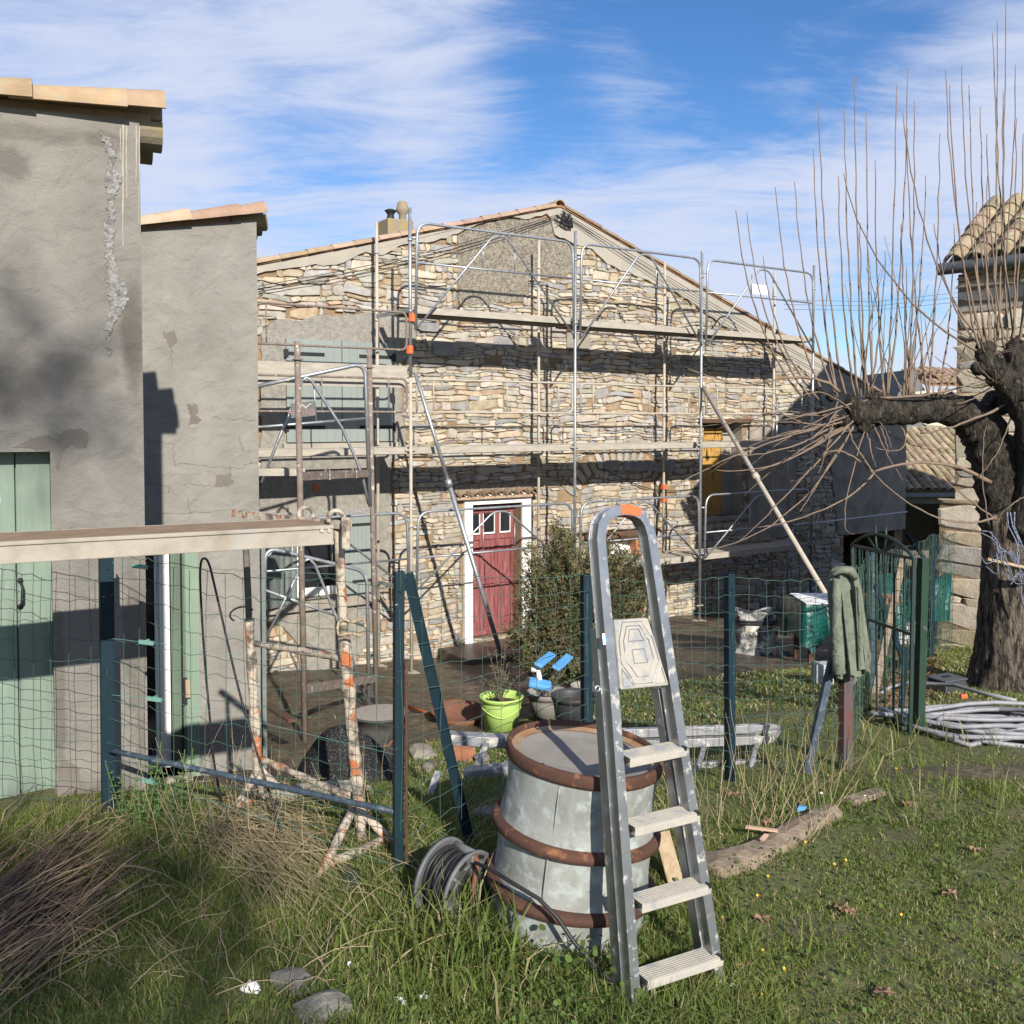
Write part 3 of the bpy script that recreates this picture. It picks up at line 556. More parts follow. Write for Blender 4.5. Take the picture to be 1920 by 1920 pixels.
sheet(mb, FA, clip(lr_, 1, q[3], False), -.01, .04); sheet(mb, FA, clip(lr_, 1, q[2], True), -.01, .04); md_ = clip(clip(lr_, 1, q[3], True), 1, q[2], False); sheet(mb, FA, clip(md_, 0, q[0], True), -.01, .04); sheet(mb, FA, clip(md_, 0, q[1], False), -.01, .04)
mb.build('rough_render', M['render_rough'], house)
mb = MB(); sheet(mb, FA, ragged(coarse, .03, .08, 6), -.01, .02); mb.build('mortar_patch', M['render_coarse'], house)
mb = MB(); wg_ = [(T1 - .012, O_gar[3] + .002), (O_gar[0] + .01, O_gar[3] + .002)] + pp([(1570, 1000), (1562, 900), (1550, 800), (1540, 745), (1560, 728), (1620, 752), (1660, 775)]) + [(T1 - .012, P(1697, 800)[1])]; sheet(mb, FA, ragged(wg_, .015, .1, 18, keep=(0, 1)), .045, .056); mb.build('shade_toned_render', M['shed_render'], house)  # overlay puts the shaded tone of this end into the render colour
mb = MB(); sheet(mb, FA, ragged(shade_r, .02, .1, 8), -.01, .03); mb.build('grey_infill', M['shed_render'], house)
# roof
mb = MB()
ov = .07
for sgn, t_a, t_b in ((1, T0 - .2, tp), (-1, T1 + .25, tp)):
    za, zb = roofz(t_a), roofz(t_b); q = [(t_a, za), (t_b, zb)]
    mb.add([FA.W(t_a, za, ov), FA.W(t_b, zb, ov), FA.W(t_b, zb, -9.4), FA.W(t_a, za, -9.4), FA.W(t_a, za + .03, ov), FA.W(t_b, zb + .03, ov), FA.W(t_b, zb + .03, -9.4), FA.W(t_a, za + .03, -9.4)], [(0, 1, 2, 3), (7, 6, 5, 4), (0, 4, 5, 1), (1, 5, 6, 2), (2, 6, 7, 3), (3, 7, 4, 0)], (.8, .62, .5))
rf = mb.build('roof', M['tile_pink'], house)
mb = MB(); rr = random.Random(9)
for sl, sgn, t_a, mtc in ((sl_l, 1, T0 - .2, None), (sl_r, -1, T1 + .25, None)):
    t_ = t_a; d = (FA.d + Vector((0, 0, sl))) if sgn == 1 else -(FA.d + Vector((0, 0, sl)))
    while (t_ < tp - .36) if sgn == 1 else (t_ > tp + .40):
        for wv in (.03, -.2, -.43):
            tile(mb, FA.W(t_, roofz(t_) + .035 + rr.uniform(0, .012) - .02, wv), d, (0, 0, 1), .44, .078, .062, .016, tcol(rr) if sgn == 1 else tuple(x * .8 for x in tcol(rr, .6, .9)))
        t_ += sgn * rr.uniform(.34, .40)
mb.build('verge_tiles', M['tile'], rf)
mb = MB()
for k in range(20): tile(mb, FA.W(tp, zp + .01, .06 - k * .42), -FA.n, (0, 0, 1), .46, .12, .10, .018, tcol(rr))
mb.build('ridge_tiles', M['tile'], rf)
ch = at(752, 424, 18.0); FC = Fr(ch.x, ch.y, 33.2); mb = MB(); mb.fbox(FC, -.27, .27, ch.z - 1.1, ch.z + .13, -.45, 0); chm = mb.build('chimney', M['chimney'], house, bev=.02)
mb = MB(); b0 = FC.W(-.12, ch.z + .13, -.2); mb.lathe(b0, (0, 0, 1), [(.085, 0), (.07, .06), (.06, .1), (.10, .16), (.12, .18), (.05, .21), (0, .215)], 12); mb.build('chimney_pot', M['iron'], chm, True)
mb = MB(); b0 = FC.W(.13, ch.z + .13, -.2); mb.lathe(b0, (0, 0, 1), [(.07, 0), (.07, .14), (.13, .20), (.12, .24), (.09, .36), (.07, .38), (0, .38)], 12); mb.build('chimney_pot', M['chimney'], chm, True)
# red door with its white surround
q = O_door; mb = MB(); ww = .05; o0 = rect(869, 926, 994, 1196)
mb.fbox(FA, o0[0], q[0] + .0, ZB + .6, o0[3], -.02, ww); mb.fbox(FA, q[1], o0[1], ZB + .6, o0[3], -.02, ww); mb.fbox(FA, q[0], q[1], q[3], o0[3], -.02, ww - .003)
mb.fbox(FA, q[1] + .002, q[1] + .01, q[2], q[3], -.26, -.02); 
mb.build('door_surround', M['white_dirty'], house, bev=.012)
door_w = -.24; mb = MB(); dl, dr, db, dt = q[0], q[1], q[2] + .02, q[3]
mb.fbox(FA, dl, dr, db, dt - .14, door_w - .05, door_w)
W_ = dr - dl; bays = [(dl + .06 * W_, dl + .30 * W_), (dl + .36 * W_, dl + .60 * W_), (dl + .70 * W_, dl + .92 * W_)]
for x0 in (dl, dl + .31 * W_, dl + .61 * W_, dl + .66 * W_, dr - .07 * W_): mb.fbox(FA, x0, x0 + .045 * W_, db, dt - .14, door_w, door_w + .022)
for z_ in (db, db + .86, db + .94, dt - .62, dt - .17): mb.fbox(FA, dl, dr, z_, z_ + .075, door_w, door_w + .026)
for a, c in bays:
    mb.fbox(FA, a + .03, c - .03, db + .13, db + .80, door_w, door_w + .016)
dor = mb.build('door', M['red_door'], house, bev=.006)
for a, c in bays:
    mb = MB(); mb.fbox(FA, a + .006, c - .006, dt - .50, dt - .185, door_w + .001, door_w + .012); mb.build('glass_pane', M['glass'], dor)
    mb = MB()
    for (x0, x1, y0, y1) in ((a, c, dt - .525, dt - .50), (a, a + .012, dt - .50, dt - .18), (c - .012, c, dt - .50, dt - .18)): mb.fbox(FA, x0, x1, y0, y1, door_w + .002, door_w + .03)
    mb.build('pane_bead', M['white'], dor)
mb = MB(); mb.fbox(FA, dl, dr, dt - .14, dt, door_w - .05, door_w - .01); mb.build('transom', M['red_door'], dor)
mb = MB(); sl0 = P(1040, 1215)[0]; mb.fbox(FA, o0[0] - .5, sl0 + .9, ZB, q[2] - .01, .05, 1.0); mb.build('door_step', M['wet_slab'], house, bev=.02)
# tile canopy over the red door
mb = MB(); rr = random.Random(21); x0, x1 = lint_t[0], lint_t[1]
for k in range(7):
    t_ = x0 + (k + .5) * (x1 - x0) / 7; tile(mb, FA.W(t_, lint_t[2] + .02 + rr.uniform(-.01, .01), .17), -FA.n + Vector((0, 0, .35)), (0, 0, 1), .22, .085, .075, .015, tcol(rr, .55, .8))
mb.fbox(FA, x0, x1, lint_t[2] - .03, lint_t[2] + .012, -.01, .13); mb.build('door_canopy', M['tile'], house)
mb = MB(); sheet(mb, FA, ragged([(x0, lint_t[2] + .09), (x1, lint_t[2] + .09), (x1, lint_t[3] + .02), (x0, lint_t[3] + .02)], .02, .1, 2), -.01, .05); mb.build('canopy_mortar', M['render_coarse'], house)
# shutters of the upper left window
def planks(mb, Fm, t0, t1, z0, z1, w0, w1, n, gap=.004):
    for k in range(n): mb.fbox(Fm, t0 + (t1 - t0) * k / n + gap / 2, t0 + (t1 - t0) * (k + 1) / n - gap / 2, z0, z1, w0, w1)
    mb.fbox(Fm, t0 + .002, t1 - .002, z0 + .002, z1 - .002, w0, w1 - .006)
q = rect(534, 640, 735, 828); uw = root
win = MB(); win.fbox(FA, q[0] - .06, q[1] + .06, q[2] - .10, q[2] - .02, .03, .12); wb = win.build('window', M['render_smooth'], house)
mid = (q[0] + q[1]) / 2
for a, c, hx in ((q[0], mid - .004, q[0]), (mid + .004, q[1], q[1])):
    mb = MB(); planks(mb, FA, a, c, q[2], q[3], .03, .075, 7); sh = mb.build('shutter', M['grey_shut'], wb)
    for z_ in (P(640, 801)[1], P(640, 667)[1]):
        mb = MB(); L = (c - a) * .68
        mb.fbox(FA, hx if hx == a else hx - L, hx + L if hx == a else hx, z_ - .025, z_ + .025, .077, .085); mb.fbox(FA, hx - .03, hx + .03, z_ - .06, z_ + .06, .05, .086)
        mb.build('strap_hinge', M['iron'], sh)
# lower left window
q = O_win; mb = MB(); fw = -.12
mb.fbox(FA, q[0], q[0] + .10, q[2], q[3], fw - .06, fw); mb.fbox(FA, q[1] - .03, q[1], q[2], q[3], fw - .06, fw); mb.fbox(FA, q[0] + .10, q[1] - .03, q[2], q[2] + .13, fw - .06, fw); mb.fbox(FA, q[0] + .10, q[1] - .03, q[3] - .08, q[3], fw - .06, fw)
wf = mb.build('window', M['white'], house, bev=.006)
mb = MB(); mb.fbox(FA, q[0] + .1, q[1] - .03, q[2] + .13, q[3] - .08, fw - .05, fw - .04); mb.build('pane', M['glass'], wf)
mb = MB(); a = P(495, 1140)[0]; c = P(703, 1140)[0]; mb.fbox(FA, a, c, q[2] - .16, q[2] - .02, -.1, .13); mb.build('sill', M['concrete'], wf, bev=.01)
mb = MB(); mb.fbox(FA, P(500, 955)[0], P(692, 955)[0], q[3] + .01, q[3] + .12, .02, .075); mb.build('lintel', M['plaster'], wf, bev=.01)
a, c = q[1] + .01, P(690, 1050)[0]; mb = MB(); planks(mb, FA, a, c, q[2] - .04, q[3] + .0, .045, .09, 6); sh = mb.build('shutter', M['grey_shut'], wf)
for z_ in (q[2] + .2, q[3] - .12):
    mb = MB(); mb.fbox(FA, c - .30, c + .04, z_ - .02, z_ + .02, .092, .10); mb.fbox(FA, c, c + .05, z_ - .07, z_ + .02, .06, .101); mb.build('strap_hinge', M['iron'], sh)
mb = MB(); hA = FA.W(q[0] - .01, 0, .03); FS = Fr(hA.x, hA.y, 33.2 + 180 + 22); planks(mb, FS, 0, .62, q[2] - .04, q[3], -.045, 0, 6); sh = mb.build('shutter', M['grey_shut'], wf)
mb = MB(); mb.fbox(FS, .04, .36, q[2] + .18, q[2] + .22, .0, .01); mb.build('strap_hinge', M['iron'], sh)
mb = MB(); FS2 = FS.W(.62, 0, 0); FS3 = Fr(FS2.x, FS2.y, 33.2 + 180 - 40); planks(mb, FS3, 0, .3, q[2] - .04, q[3], -.045, 0, 3); mb.build('shutter', M['grey_shut'], wf)
# yellow shutter
q = O_yel; mb = MB(); c = P(1362, 880)[0] + .12; planks(mb, FA, q[0], c, q[2], q[3] - .1, -.28, -.24, 4, .012)
for z_ in (q[2] + .15, q[2] + .95, q[3] - .35): mb.fbox(FA, q[0], c, z_, z_ + .09, -.24, -.215)
yel = mb.build('shutter', M['yellow'], house)
mb = MB(); mb.fbox(FA, q[1] - .012, q[1] - .002, q[2], q[3], -.42, -.005); mb.fbox(FA, c, q[1] - .013, q[2], q[3], -.42, -.3); mb.build('window_reveal', M['render_smooth'], house)
mb = MB(); mb.fbox(FA, q[0] - .15, q[1] + .15, q[2] - .09, q[2] - .0, -.1, .09); mb.build('sill', M['concrete'], house, bev=.01)
mb = MB(); mb.fbox(FA, q[0] - .15, q[1] + .2, q[3] + .002, q[3] + .08, -.2, .07); mb.build('lintel', M['lintel'], house)
# pale door behind the shrub, oak lintel and brick jamb
q = O_hid; mb = MB(); planks(mb, FA, q[0], q[1] - .1, q[2], q[3], -.2, -.15, 5)
for z_ in (q[2] + .25, q[2] + 1.0, q[3] - .3): mb.fbox(FA, q[0], q[1] - .1, z_, z_ + .1, -.15, -.125)
mb.build('door', M['white'], house)
mb = MB(); mb.fbox(FA, q[1] - .1, q[1] + .12, q[2], q[3], -.15, .035); mb.build('brick_jamb', M['brick'], house)
mb = MB(); mb.tube([FA.W(q[0] - .45 + i * (q[1] - q[0] + .82) / 8, q[3] + .1 + .012 * math.sin(i * 2.1), .03) for i in range(9)], [.085, .1, .09, .095, .085, .1, .09, .085, .08], 9, jit=.08); mb.build('lintel', M['lintel'], house, True)
# blocked brick niche under the top deck
q = rect(1060, 622, 1102, 656); mb = MB(); mb.fbox(FA, q[0], q[1], q[2], q[3], -.01, .05); mb.build('niche', M['concrete'], house)
q2 = rect(1060, 606, 1102, 622); mb = MB(); mb.fbox(FA, q2[0], q2[1], q[3], q2[3], -.01, .06); mb.build('niche_brick', M['brick'], house)
# cables stapled along the gable
mb = MB()
for k in range(3):
    a, c = P(480, 538 + k * 5), P(1040, 404 + k * 3); mb.tube([FA.W(a[0] + (c[0] - a[0]) * s, a[1] + (c[1] - a[1]) * s - .10 * math.sin(math.pi * s) * (1 + .25 * k), .09) for s in np.linspace(0, 1, 14)], .0055, 5)
for k in range(3):
    a, c = P(1062, 408 + k * 3), P(1700, 775 + k * 14); mb.tube([FA.W(a[0] + (c[0] - a[0]) * s, a[1] + (c[1] - a[1]) * s - .10 * math.sin(math.pi * s) * (1 + k * .4), .10) for s in np.linspace(0, 1, 14)], .0055, 5)
rr = random.Random(2); kc = P(1048, 405)
for k in range(11): 
    pts = [(kc[0] + rr.uniform(-.16, .2), kc[1] + rr.uniform(-.2, .07)) for _ in range(4)]; mb.tube([FA.W(*p_, .10 + rr.uniform(0, .06)) for p_ in pts], rr.choice((.005, .006, .02)), 5)
a, c = P(1125, 878), P(1316, 912); mb.tube([FA.W(a[0] + (c[0] - a[0]) * s, a[1] + (c[1] - a[1]) * s - .22 * math.sin(math.pi * s), .07) for s in np.linspace(0, 1, 12)], .008, 5)
mb.build('cable', M['iron'], house)
mb = MB(); z_ = P(590, 914)[1]; t_ = P(590, 914)[0]; mb.fbox(FA, t_ - .03, t_ + .03, z_ - .05, z_ + .05, .035, .075); mb.build('wall_socket', M['orange'], house)

# ------------------------------------------------------------------ grey outbuilding on the left
class SkewFr(Fr):                                 # the outbuilding's side wall runs off at an angle, so its plan is a parallelogram
    k = .70
    def W(s, t, z, w=0): return Fr.W(s, t + s.k * min(w + .36, 0), z, w)
    def hit(s, x, y, w=0): t, z = Fr.hit(s, x, y, w); return t - s.k * min(w + .36, 0), z
NW = SkewFr(-1.94, 5.0, 25); qn = NW.hit
t0_, z0_ = qn(0, 200); t1_, z1_ = qn(268, 226); nsl = (z1_ - z0_) / (t1_ - t0_)
def nroof(t): return z1_ + nsl * (t - t1_)
NWs = lambda x, y: (qn(x, y)[0] + .6, qn(x, y)[1])
stains_and_shade(M['grey_wall'], [(*NWs(250, 640), .07, .35, .8), (*NWs(20, 305), .09, .11, .55), (*NWs(250, 1200), .06, .5, .55), (*NWs(180, 1500), .30, .16, .6), (*NWs(112, 1300), .035, .5, .6), (*NWs(190, 262), .12, .05, .6), (*NWs(60, 250), .3, .06, .45), (*NWs(140, 700), .25, .12, .35), (*NWs(20, 720), .15, .2, .35)], (.105, .092, .076))  # upper-left spot and mid-height smudges put soft tree shade into the colour
shed = root('rendered_outbuilding', 'tall grey cement rendered outbuilding with a pale green plank door', 'building', NW.W(-.6, 0), 25)
do = (-1.6, qn(98, 1100)[0], -.35, qn(60, 847)[1])
mb = MB(); D = 2.3; TL = -5
tt = sorted([TL, do[0], do[1], -.35, -.2, 0]); 
for i in range(len(tt) - 1):
    a, c = tt[i], tt[i + 1]
    if a >= do[0] - 1e-6 and c <= do[1] + 1e-6: mb.hexa([NW.W(a, do[3], 0), NW.W(c, do[3], 0), NW.W(c, do[3], -.35), NW.W(a, do[3], -.35), NW.W(a, nroof(a), 0), NW.W(c, nroof(c), 0), NW.W(c, nroof(c), -.35), NW.W(a, nroof(a), -.35)])
    else: mb.hexa([NW.W(a, -1.5, 0), NW.W(c, -1.5, 0), NW.W(c, -1.5, -.35), NW.W(a, -1.5, -.35), NW.W(a, nroof(a), 0), NW.W(c, nroof(c), 0), NW.W(c, nroof(c), -.35), NW.W(a, nroof(a), -.35)])
mb.fbox(NW, -.35, -.002, -1.6, nroof(0) - .05, -D, -.353); mb.fbox(NW, TL, -.36, -1.6, nroof(TL) - .3, -D - .3, -D)
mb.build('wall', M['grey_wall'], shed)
mb = MB(); mb.hexa([NW.W(a, nroof(a) + o, w_) for o in (.004, .05) for a, w_ in ((TL, -.05), (.06, -.05), (.06, -D), (TL, -D))])
rf = mb.build('roof', M['tile'], shed)
mb = MB(); rr = random.Random(3); dn = (NW.d + Vector((0, 0, nsl)))
cuts = [qn(308, 212)[0], qn(237, 196)[0], qn(62, 172)[0], qn(-120, 150)[0]]
for row in range(8):
    for k, t_ in enumerate(cuts + [cuts[-1] - .45 * j for j in range(1, 6)]):
        tile(mb, NW.W(t_ + .0, nroof(t_) + .03 + .012 * (k == 0), -.005 - row * .25), -dn, (0, 0, 1), .54, .122, .084, .018, tcol(rr, .82, 1.1), 14)
mb.build('roof_tile', M['tile'], rf)
mb = MB()
for row in range(2): tile(mb, NW.W(.115, nroof(.1) + .0, -.13 - row * .27), -dn, (0, 0, -1), .36, .125, .11, .03, (.35, .33, .3), 10)
mb.build('eave_tile', M['chimney'], rf)
mb = MB(); wd = -.13; rr = random.Random(8); n = 7; zt, dz = do[3], qn(50, 1537)[1]
for k in range(n):
    a = do[0] + (do[1] - do[0]) * k / n; c = do[0] + (do[1] - do[0]) * (k + 1) / n; zb = dz + rr.uniform(-.02, .02) + .03 * (k == n - 1)
    mb.fbox(NW, a + .0035, c - .0035, zb, zt, wd - .035, wd + rr.uniform(-.003, .003))
mb.fbox(NW, do[0], do[1], dz + .1, zt, wd - .05, wd - .03); gd = mb.build('door', M['green_door'], shed, bev=.004)
mb = MB(); h = [qn(38, 1088, wd), qn(43, 1100, wd), qn(43, 1125, wd), qn(38, 1137, wd)]; mb.tube([NW.W(*h[0], wd + .008), NW.W(h[0][0] + .004, h[0][1] - .01, wd + .03), NW.W(*h[1], wd + .045), NW.W(*h[2], wd + .045), NW.W(h[3][0] + .004, h[3][1] + .01, wd + .03), NW.W(*h[3], wd + .008)], .007, 8)
for e in (h[0], h[3]): mb.tube([NW.W(*e, wd + .001), NW.W(*e, wd + .012)], .014, 10)
mb.build('handle', M['iron'], gd, True)
mb = MB(); h = qn(67, 1040, wd); mb.fbox(NW, h[0] - .012, h[0] + .014, h[1] - .015, h[1] + .015, wd, wd + .03); mb.build('bolt', M['iron'], gd)
mb = MB(); mb.fbox(NW, do[0] - .2, do[1] + .0, -1.4, do[3], -1.2, -1.15); mb.build('dark_room_sheet', M['dark'], shed)
def patch(Fm, pts, w, rt, name, m, amp=.01, step=.03, seed=1):
    mb = MB(); sheet(mb, Fm, ragged([Fm.hit(x, y) for x, y in pts], amp, step, seed), w * .2, w); return mb.build(name, m, rt)
patch(NW, [(190, 250), (208, 262), (216, 290), (212, 318), (230, 330), (224, 352), (212, 375), (214, 420), (212, 470), (218, 500), (236, 530), (242, 560), (228, 592), (212, 605), (205, 640), (208, 668), (202, 665), (198, 610), (206, 580), (200, 520), (196, 440), (202, 370), (196, 335), (206, 300), (196, 275)], .006, shed, 'plaster_crack', M['plaster'], .010, .011)
patch(NW, [(24, 838), (60, 820), (92, 815), (108, 825), (118, 808), (150, 803), (165, 812), (163, 838), (148, 842), (132, 832), (118, 848), (108, 880), (102, 845)], .003, shed, 'damp_patch', M['grey_wall_dark'], .006, .011)
patch(NW, [(107, 1440), (122, 1425), (150, 1440), (150, 1475), (128, 1490), (125, 1520), (106, 1510)], .003, shed, 'damp_patch', M['grey_wall_dark'], .007, .012)
patch(NW, [(262, 1050), (272, 1030), (271, 1420), (255, 1440), (258, 1360), (250, 1300), (262, 1200)], .003, shed, 'damp_patch', M['grey_wall_dark'], .007, .012)
patch(NW, [(192, 262), (205, 258), (222, 262), (216, 300), (206, 320), (226, 330), (222, 345), (200, 350), (196, 330), (204, 300), (206, 285)], .004, shed, 'damp_patch', M['grey_wall_dark'], .004, .02, 4)
rr = random.Random(44)
for xx, y0, yy, wd_ in ((231, 234, 462, 2.2), (238, 236, 372, 1.4), (226, 240, 300, 1.2), (256, 236, 345, 1.3), (262, 238, 420, 1.0)):
    L_ = []; R_ = []; xo = xx
    for k in range(13):
        y = y0 + (yy - y0) * k / 12; xo += rr.uniform(-.7, .7); h_ = wd_ * (1 - .6 * k / 12) * rr.uniform(.6, 1.3); L_.append((xo - h_, y)); R_.append((xo + h_, y))
    patch(NW, L_ + R_[::-1], .0025, shed, 'lime_run', M['render_smooth'], .0006, .05, xx)

# ------------------------------------------------------------------ second grey building
SW = Fr(-2.19, 8.2, 25); qs = SW.hit
ta, za = qs(271, 432); tb, zb = qs(484, 411); ssl = (zb - za) / (tb - ta)
def sroof(t): return zb + ssl * (t - tb)
wing = root('rendered_wing', 'lower grey rendered wing with cracked cement and an open green shutter', 'building', SW.W(-.6, -1.1), 25)
do = (qs(245, 1200)[0], qs(345, 1200)[0], -1.02, qs(300, 1004)[1])
mb = MB(); TL = -4.5; D = 4.2; tt = [TL, do[0], do[1], -.3, 0]
for i in range(4):
    a, c = tt[i], tt[i + 1]; zlo = do[3] if i == 1 else -2
    mb.hexa([SW.W(a, zlo, 0), SW.W(c, zlo, 0), SW.W(c, zlo, -.35), SW.W(a, zlo, -.35), SW.W(a, sroof(a), 0), SW.W(c, sroof(c), 0), SW.W(c, sroof(c), -.35), SW.W(a, sroof(a), -.35)])
mb.fbox(SW, -.3, -.002, -2, sroof(0) - .05, -D, -.353); mb.fbox(SW, TL, -.31, -2, sroof(TL) - .1, -D - .3, -D); mb.fbox(SW, do[0], do[1], -2, do[2], -.3, .04)
mb.build('wall', M['grey_wall_pale'], wing)
mb = MB(); mb.hexa([SW.W(a, sroof(a) + o, w_) for o in (.004, .05) for a, w_ in ((TL, -.05), (.07, -.05), (.07, -D), (TL, -D))]); rf = mb.build('roof', M['tile'], wing)
mb = MB(); rr = random.Random(4); dn = (SW.d + Vector((0, 0, ssl))); cuts = [qs(498, 405)[0], qs(449, 403)[0], qs(357, 408)[0], qs(262, 420)[0], qs(170, 430)[0]]
for row in range(10):
    for k, t_ in enumerate(cuts): tile(mb, SW.W(t_, sroof(t_) + .035, -row * .25), -dn, (0, 0, 1), .52, .112, .076, .018, tcol(rr, .82, 1.1), 14)
mb.build('roof_tile', M['tile'], rf)
mb = MB()
for row in range(3): tile(mb, SW.W(.09, sroof(.1) + .04, -.14 - row * .25), -dn, (0, 0, -1), .3, .125, .11, .028, (.45, .43, .36), 10)
mb.build('eave_tile', M['chimney'], rf)
mb = MB(); x0, x1 = qs(290, 1200, -.18)[0], qs(319, 1200, -.18)[0]; mb.fbox(SW, x0, x1, do[2], do[3], -.24, -.18); mb.fbox(SW, x0 + .035, x1 - .035, do[2] + .05, do[3] - .05, -.185, -.165); mb.fbox(SW, do[0], x0, do[2], do[2] + .11, -.24, -.18)
fd = mb.build('french_door', M['white'], wing, bev=.006)
mb = MB(); mb.fbox(SW, do[0], x0, do[2] + .11, do[3], -.23, -.22); mb.build('glass_pane', M['glass'], fd)
mb = MB(); mb.fbox(SW, do[0] - .2, do[1] - .002, do[2] - .1, do[3], -1.4, -1.35); mb.build('dark_room_sheet', M['dark'], wing)
mb = MB(); h = SW.W(qs(346, 1200)[0], 0, .03); f = SW.W(qs(320, 1200, -.2)[0], 0, -.16); FH = Fr(f.x, f.y, math.degrees(math.atan2(h.y - f.y, h.x - f.x))); L = (h - f).length; planks(mb, FH, 0, L, do[2] + .02, do[3] - .02, -.03, 0, 8); sh = mb.build('shutter', M['green_shut'], wing)
mb = MB(); planks(mb, SW, qs(347, 1200)[0], qs(372, 1200)[0], do[2] - .03, do[3] + .02, .01, .045, 4); sh2 = mb.build('shutter', M['green_shut'], wing)
mb = MB(); h = qs(346, 1290); mb.fbox(SW, h[0] - .015, h[0] + .015, h[1] - .12, h[1] + .1, .045, .07); mb.tube([SW.W(h[0] - .02, do[2] + .1, .03), SW.W(h[0] - .02, do[3] - .1, .03)], .009, 6); mb.build('latch', M['iron'], sh2)
mb = MB(); mb.fbox(SW, h[0] + .0, h[0] + .035, h[1] - .06, h[1] + .09, .072, .09); mb.build('lock_plate', M['wood'], sh2)
mb = MB(); mb.fbox(SW, do[0], do[1] + .05, do[2] - .08, do[2] - .0, -.2, .1); mb.build('threshold', M['concrete'], wing)
for k, pts in enumerate(([(350, 757), (358, 760), (370, 758), (372, 768), (366, 778), (378, 788), (372, 795), (352, 795), (358, 780)], [(404, 892), (430, 888), (438, 906), (415, 914), (402, 910)], [(305, 625), (325, 618), (332, 640), (318, 650)])):
    patch(SW, pts, .003, wing, 'damp_patch', M['grey_wall_dark'], .012, .018, k + 20)
mb = MB(); rr = random.Random(6)
for (x0, y0, x1, y1) in ((275, 826, 325, 832), (325, 830, 328, 872), (325, 870, 460, 878), (430, 876, 433, 892), (280, 907, 316, 912), (316, 910, 318, 925), (345, 908, 405, 912), (285, 965, 470, 955), (352, 930, 356, 965), (400, 782, 480, 790), (448, 820, 455, 845), (320, 640, 322, 690), (460, 870, 482, 866)):
    a, c = qs(x0, y0), qs(x1, y1); n = 12; pts = [(a[0] + (c[0] - a[0]) * i / n + rr.uniform(-.012, .012), a[1] + (c[1] - a[1]) * i / n + rr.uniform(-.012, .012)) for i in range(n + 1)]
    for i in range(n):
        p0, p1 = pts[i], pts[i + 1]; dx, dz = p1[0] - p0[0], p1[1] - p0[1]; l = math.hypot(dx, dz) + 1e-6; q_ = rr.uniform(.0007, .002); nx_, nz_ = -dz / l * q_, dx / l * q_
        mb.add([SW.W(p0[0] - nx_, p0[1] - nz_, .0015), SW.W(p1[0] - nx_, p1[1] - nz_, .0015), SW.W(p1[0] + nx_, p1[1] + nz_, .0015), SW.W(p0[0] + nx_, p0[1] + nz_, .0015)], [(0, 1, 2, 3)])
mb.build('crack', M['crack'], wing)
mb = MB(); x_ = qs(493, 1150, .0)[0]; mb.fbox(SW, .02, .055, -1.1, qs(493, 1012)[1], -.1, -.03); mb.build('corner_bead', M['pvc'], wing)

# ------------------------------------------------------------------ right hand house
Xc = (1793 - 960) / F_PX * 12.0; FT = Fr(Xc, 12.0, -47.0)
tower = root('stone_barn', 'pale stone barn with clay roof tiles and a grey gutter beside the pollarded tree', 'house', FT.W(.5, -.9), -47.0)
ez = FT.hit(1797, 508)[1]; TS = .69
mb = MB(); rubble(mb, FT, .0, 5.5, -1.3, ez - .02, lambda t, z: True, 31, (.3, .5), (.5, 1.4), (.09, .24), (.2, .8), PAL_L, .02, .012, .03, True)
rubble(mb, FT, -.14, 2.5, -1.3, .95, lambda t, z: True, 32, (.3, .5), (.5, 1.2), (.12, .3), (.25, .8), PAL_L, .12, .012, .03, True); mb.build('stonework', M['stone'], tower)
mb = MB(); mb.fbox(FT, 0, 5.5, -1.6, ez - .05, -.45, .022); mb.fbox(FT, -.14, 2.5, -1.6, .93, -.4, .125)
mb.hexa([FT.W(0.003, -1.6, -.45), FT.W(.45, -1.6, -.45), FT.W(.45, -1.6, -1.3), FT.W(.003, -1.6, -1.3), FT.W(.003, ez + .15, -.45), FT.W(.45, ez + .15, -.45), FT.W(.45, ez + .15 + TS * .85 - .1, -1.3), FT.W(.003, ez + .15 + TS * .85 - .1, -1.3)])
for d0, d1, h0, h1 in ((1.3, 4.0, 1.3, 4.0), (4.0, 8.0, 4.0, 0.5)): mb.hexa([FT.W(a_, -1.6, -d_) for a_, d_ in ((.55, d0), (5.5, d0), (5.5, d1), (.55, d1))] + [FT.W(a_, ez + TS * h_, -d_) for a_, d_, h_ in ((.55, d0, h0), (5.5, d0, h0), (5.5, d1, h1), (.55, d1, h1))])  # unseen taller mass, added and shaped to throw the facade's slanting shadow
mb.build('wall', M['mortar'], tower)
def tile_roof(mb, o, ed, ud, W_, Lr, pitch, L, rr, r=.1, lo=.75, hi=1.15):
    ed = Vector(ed).normalized(); ud = Vector(ud).normalized(); up = Vector((0, 0, 1)); n = int(W_ / pitch); m = max(1, int(Lr / L))
    for i in range(n):
        for j in range(m): tile(mb, Vector(o) + ed * (i + .5) * pitch + ud * (j * L) + Vector((0, 0, .05 + rr.uniform(-.008, .012))) + ed * rr.uniform(-.01, .01), ud, up, L * 1.22, r, r * .82, .018, tcol(rr, lo, hi), 7)
mb = MB(); rr = random.Random(12); ud = (-FT.n + Vector((0, 0, TS))).normalized(); o = FT.W(-.12, ez + .02, .22); Lr = 1.62
mb.hexa([FT.W(-.10, ez, .2), FT.W(5.6, ez, .2), FT.W(5.6, ez + TS * 1.45, -1.25), FT.W(-.10, ez + TS * 1.45, -1.25), FT.W(-.10, ez + .03, .2), FT.W(5.6, ez + .03, .2), FT.W(5.6, ez + TS * 1.45 + .03, -1.25), FT.W(-.10, ez + TS * 1.45 + .03, -1.25)])
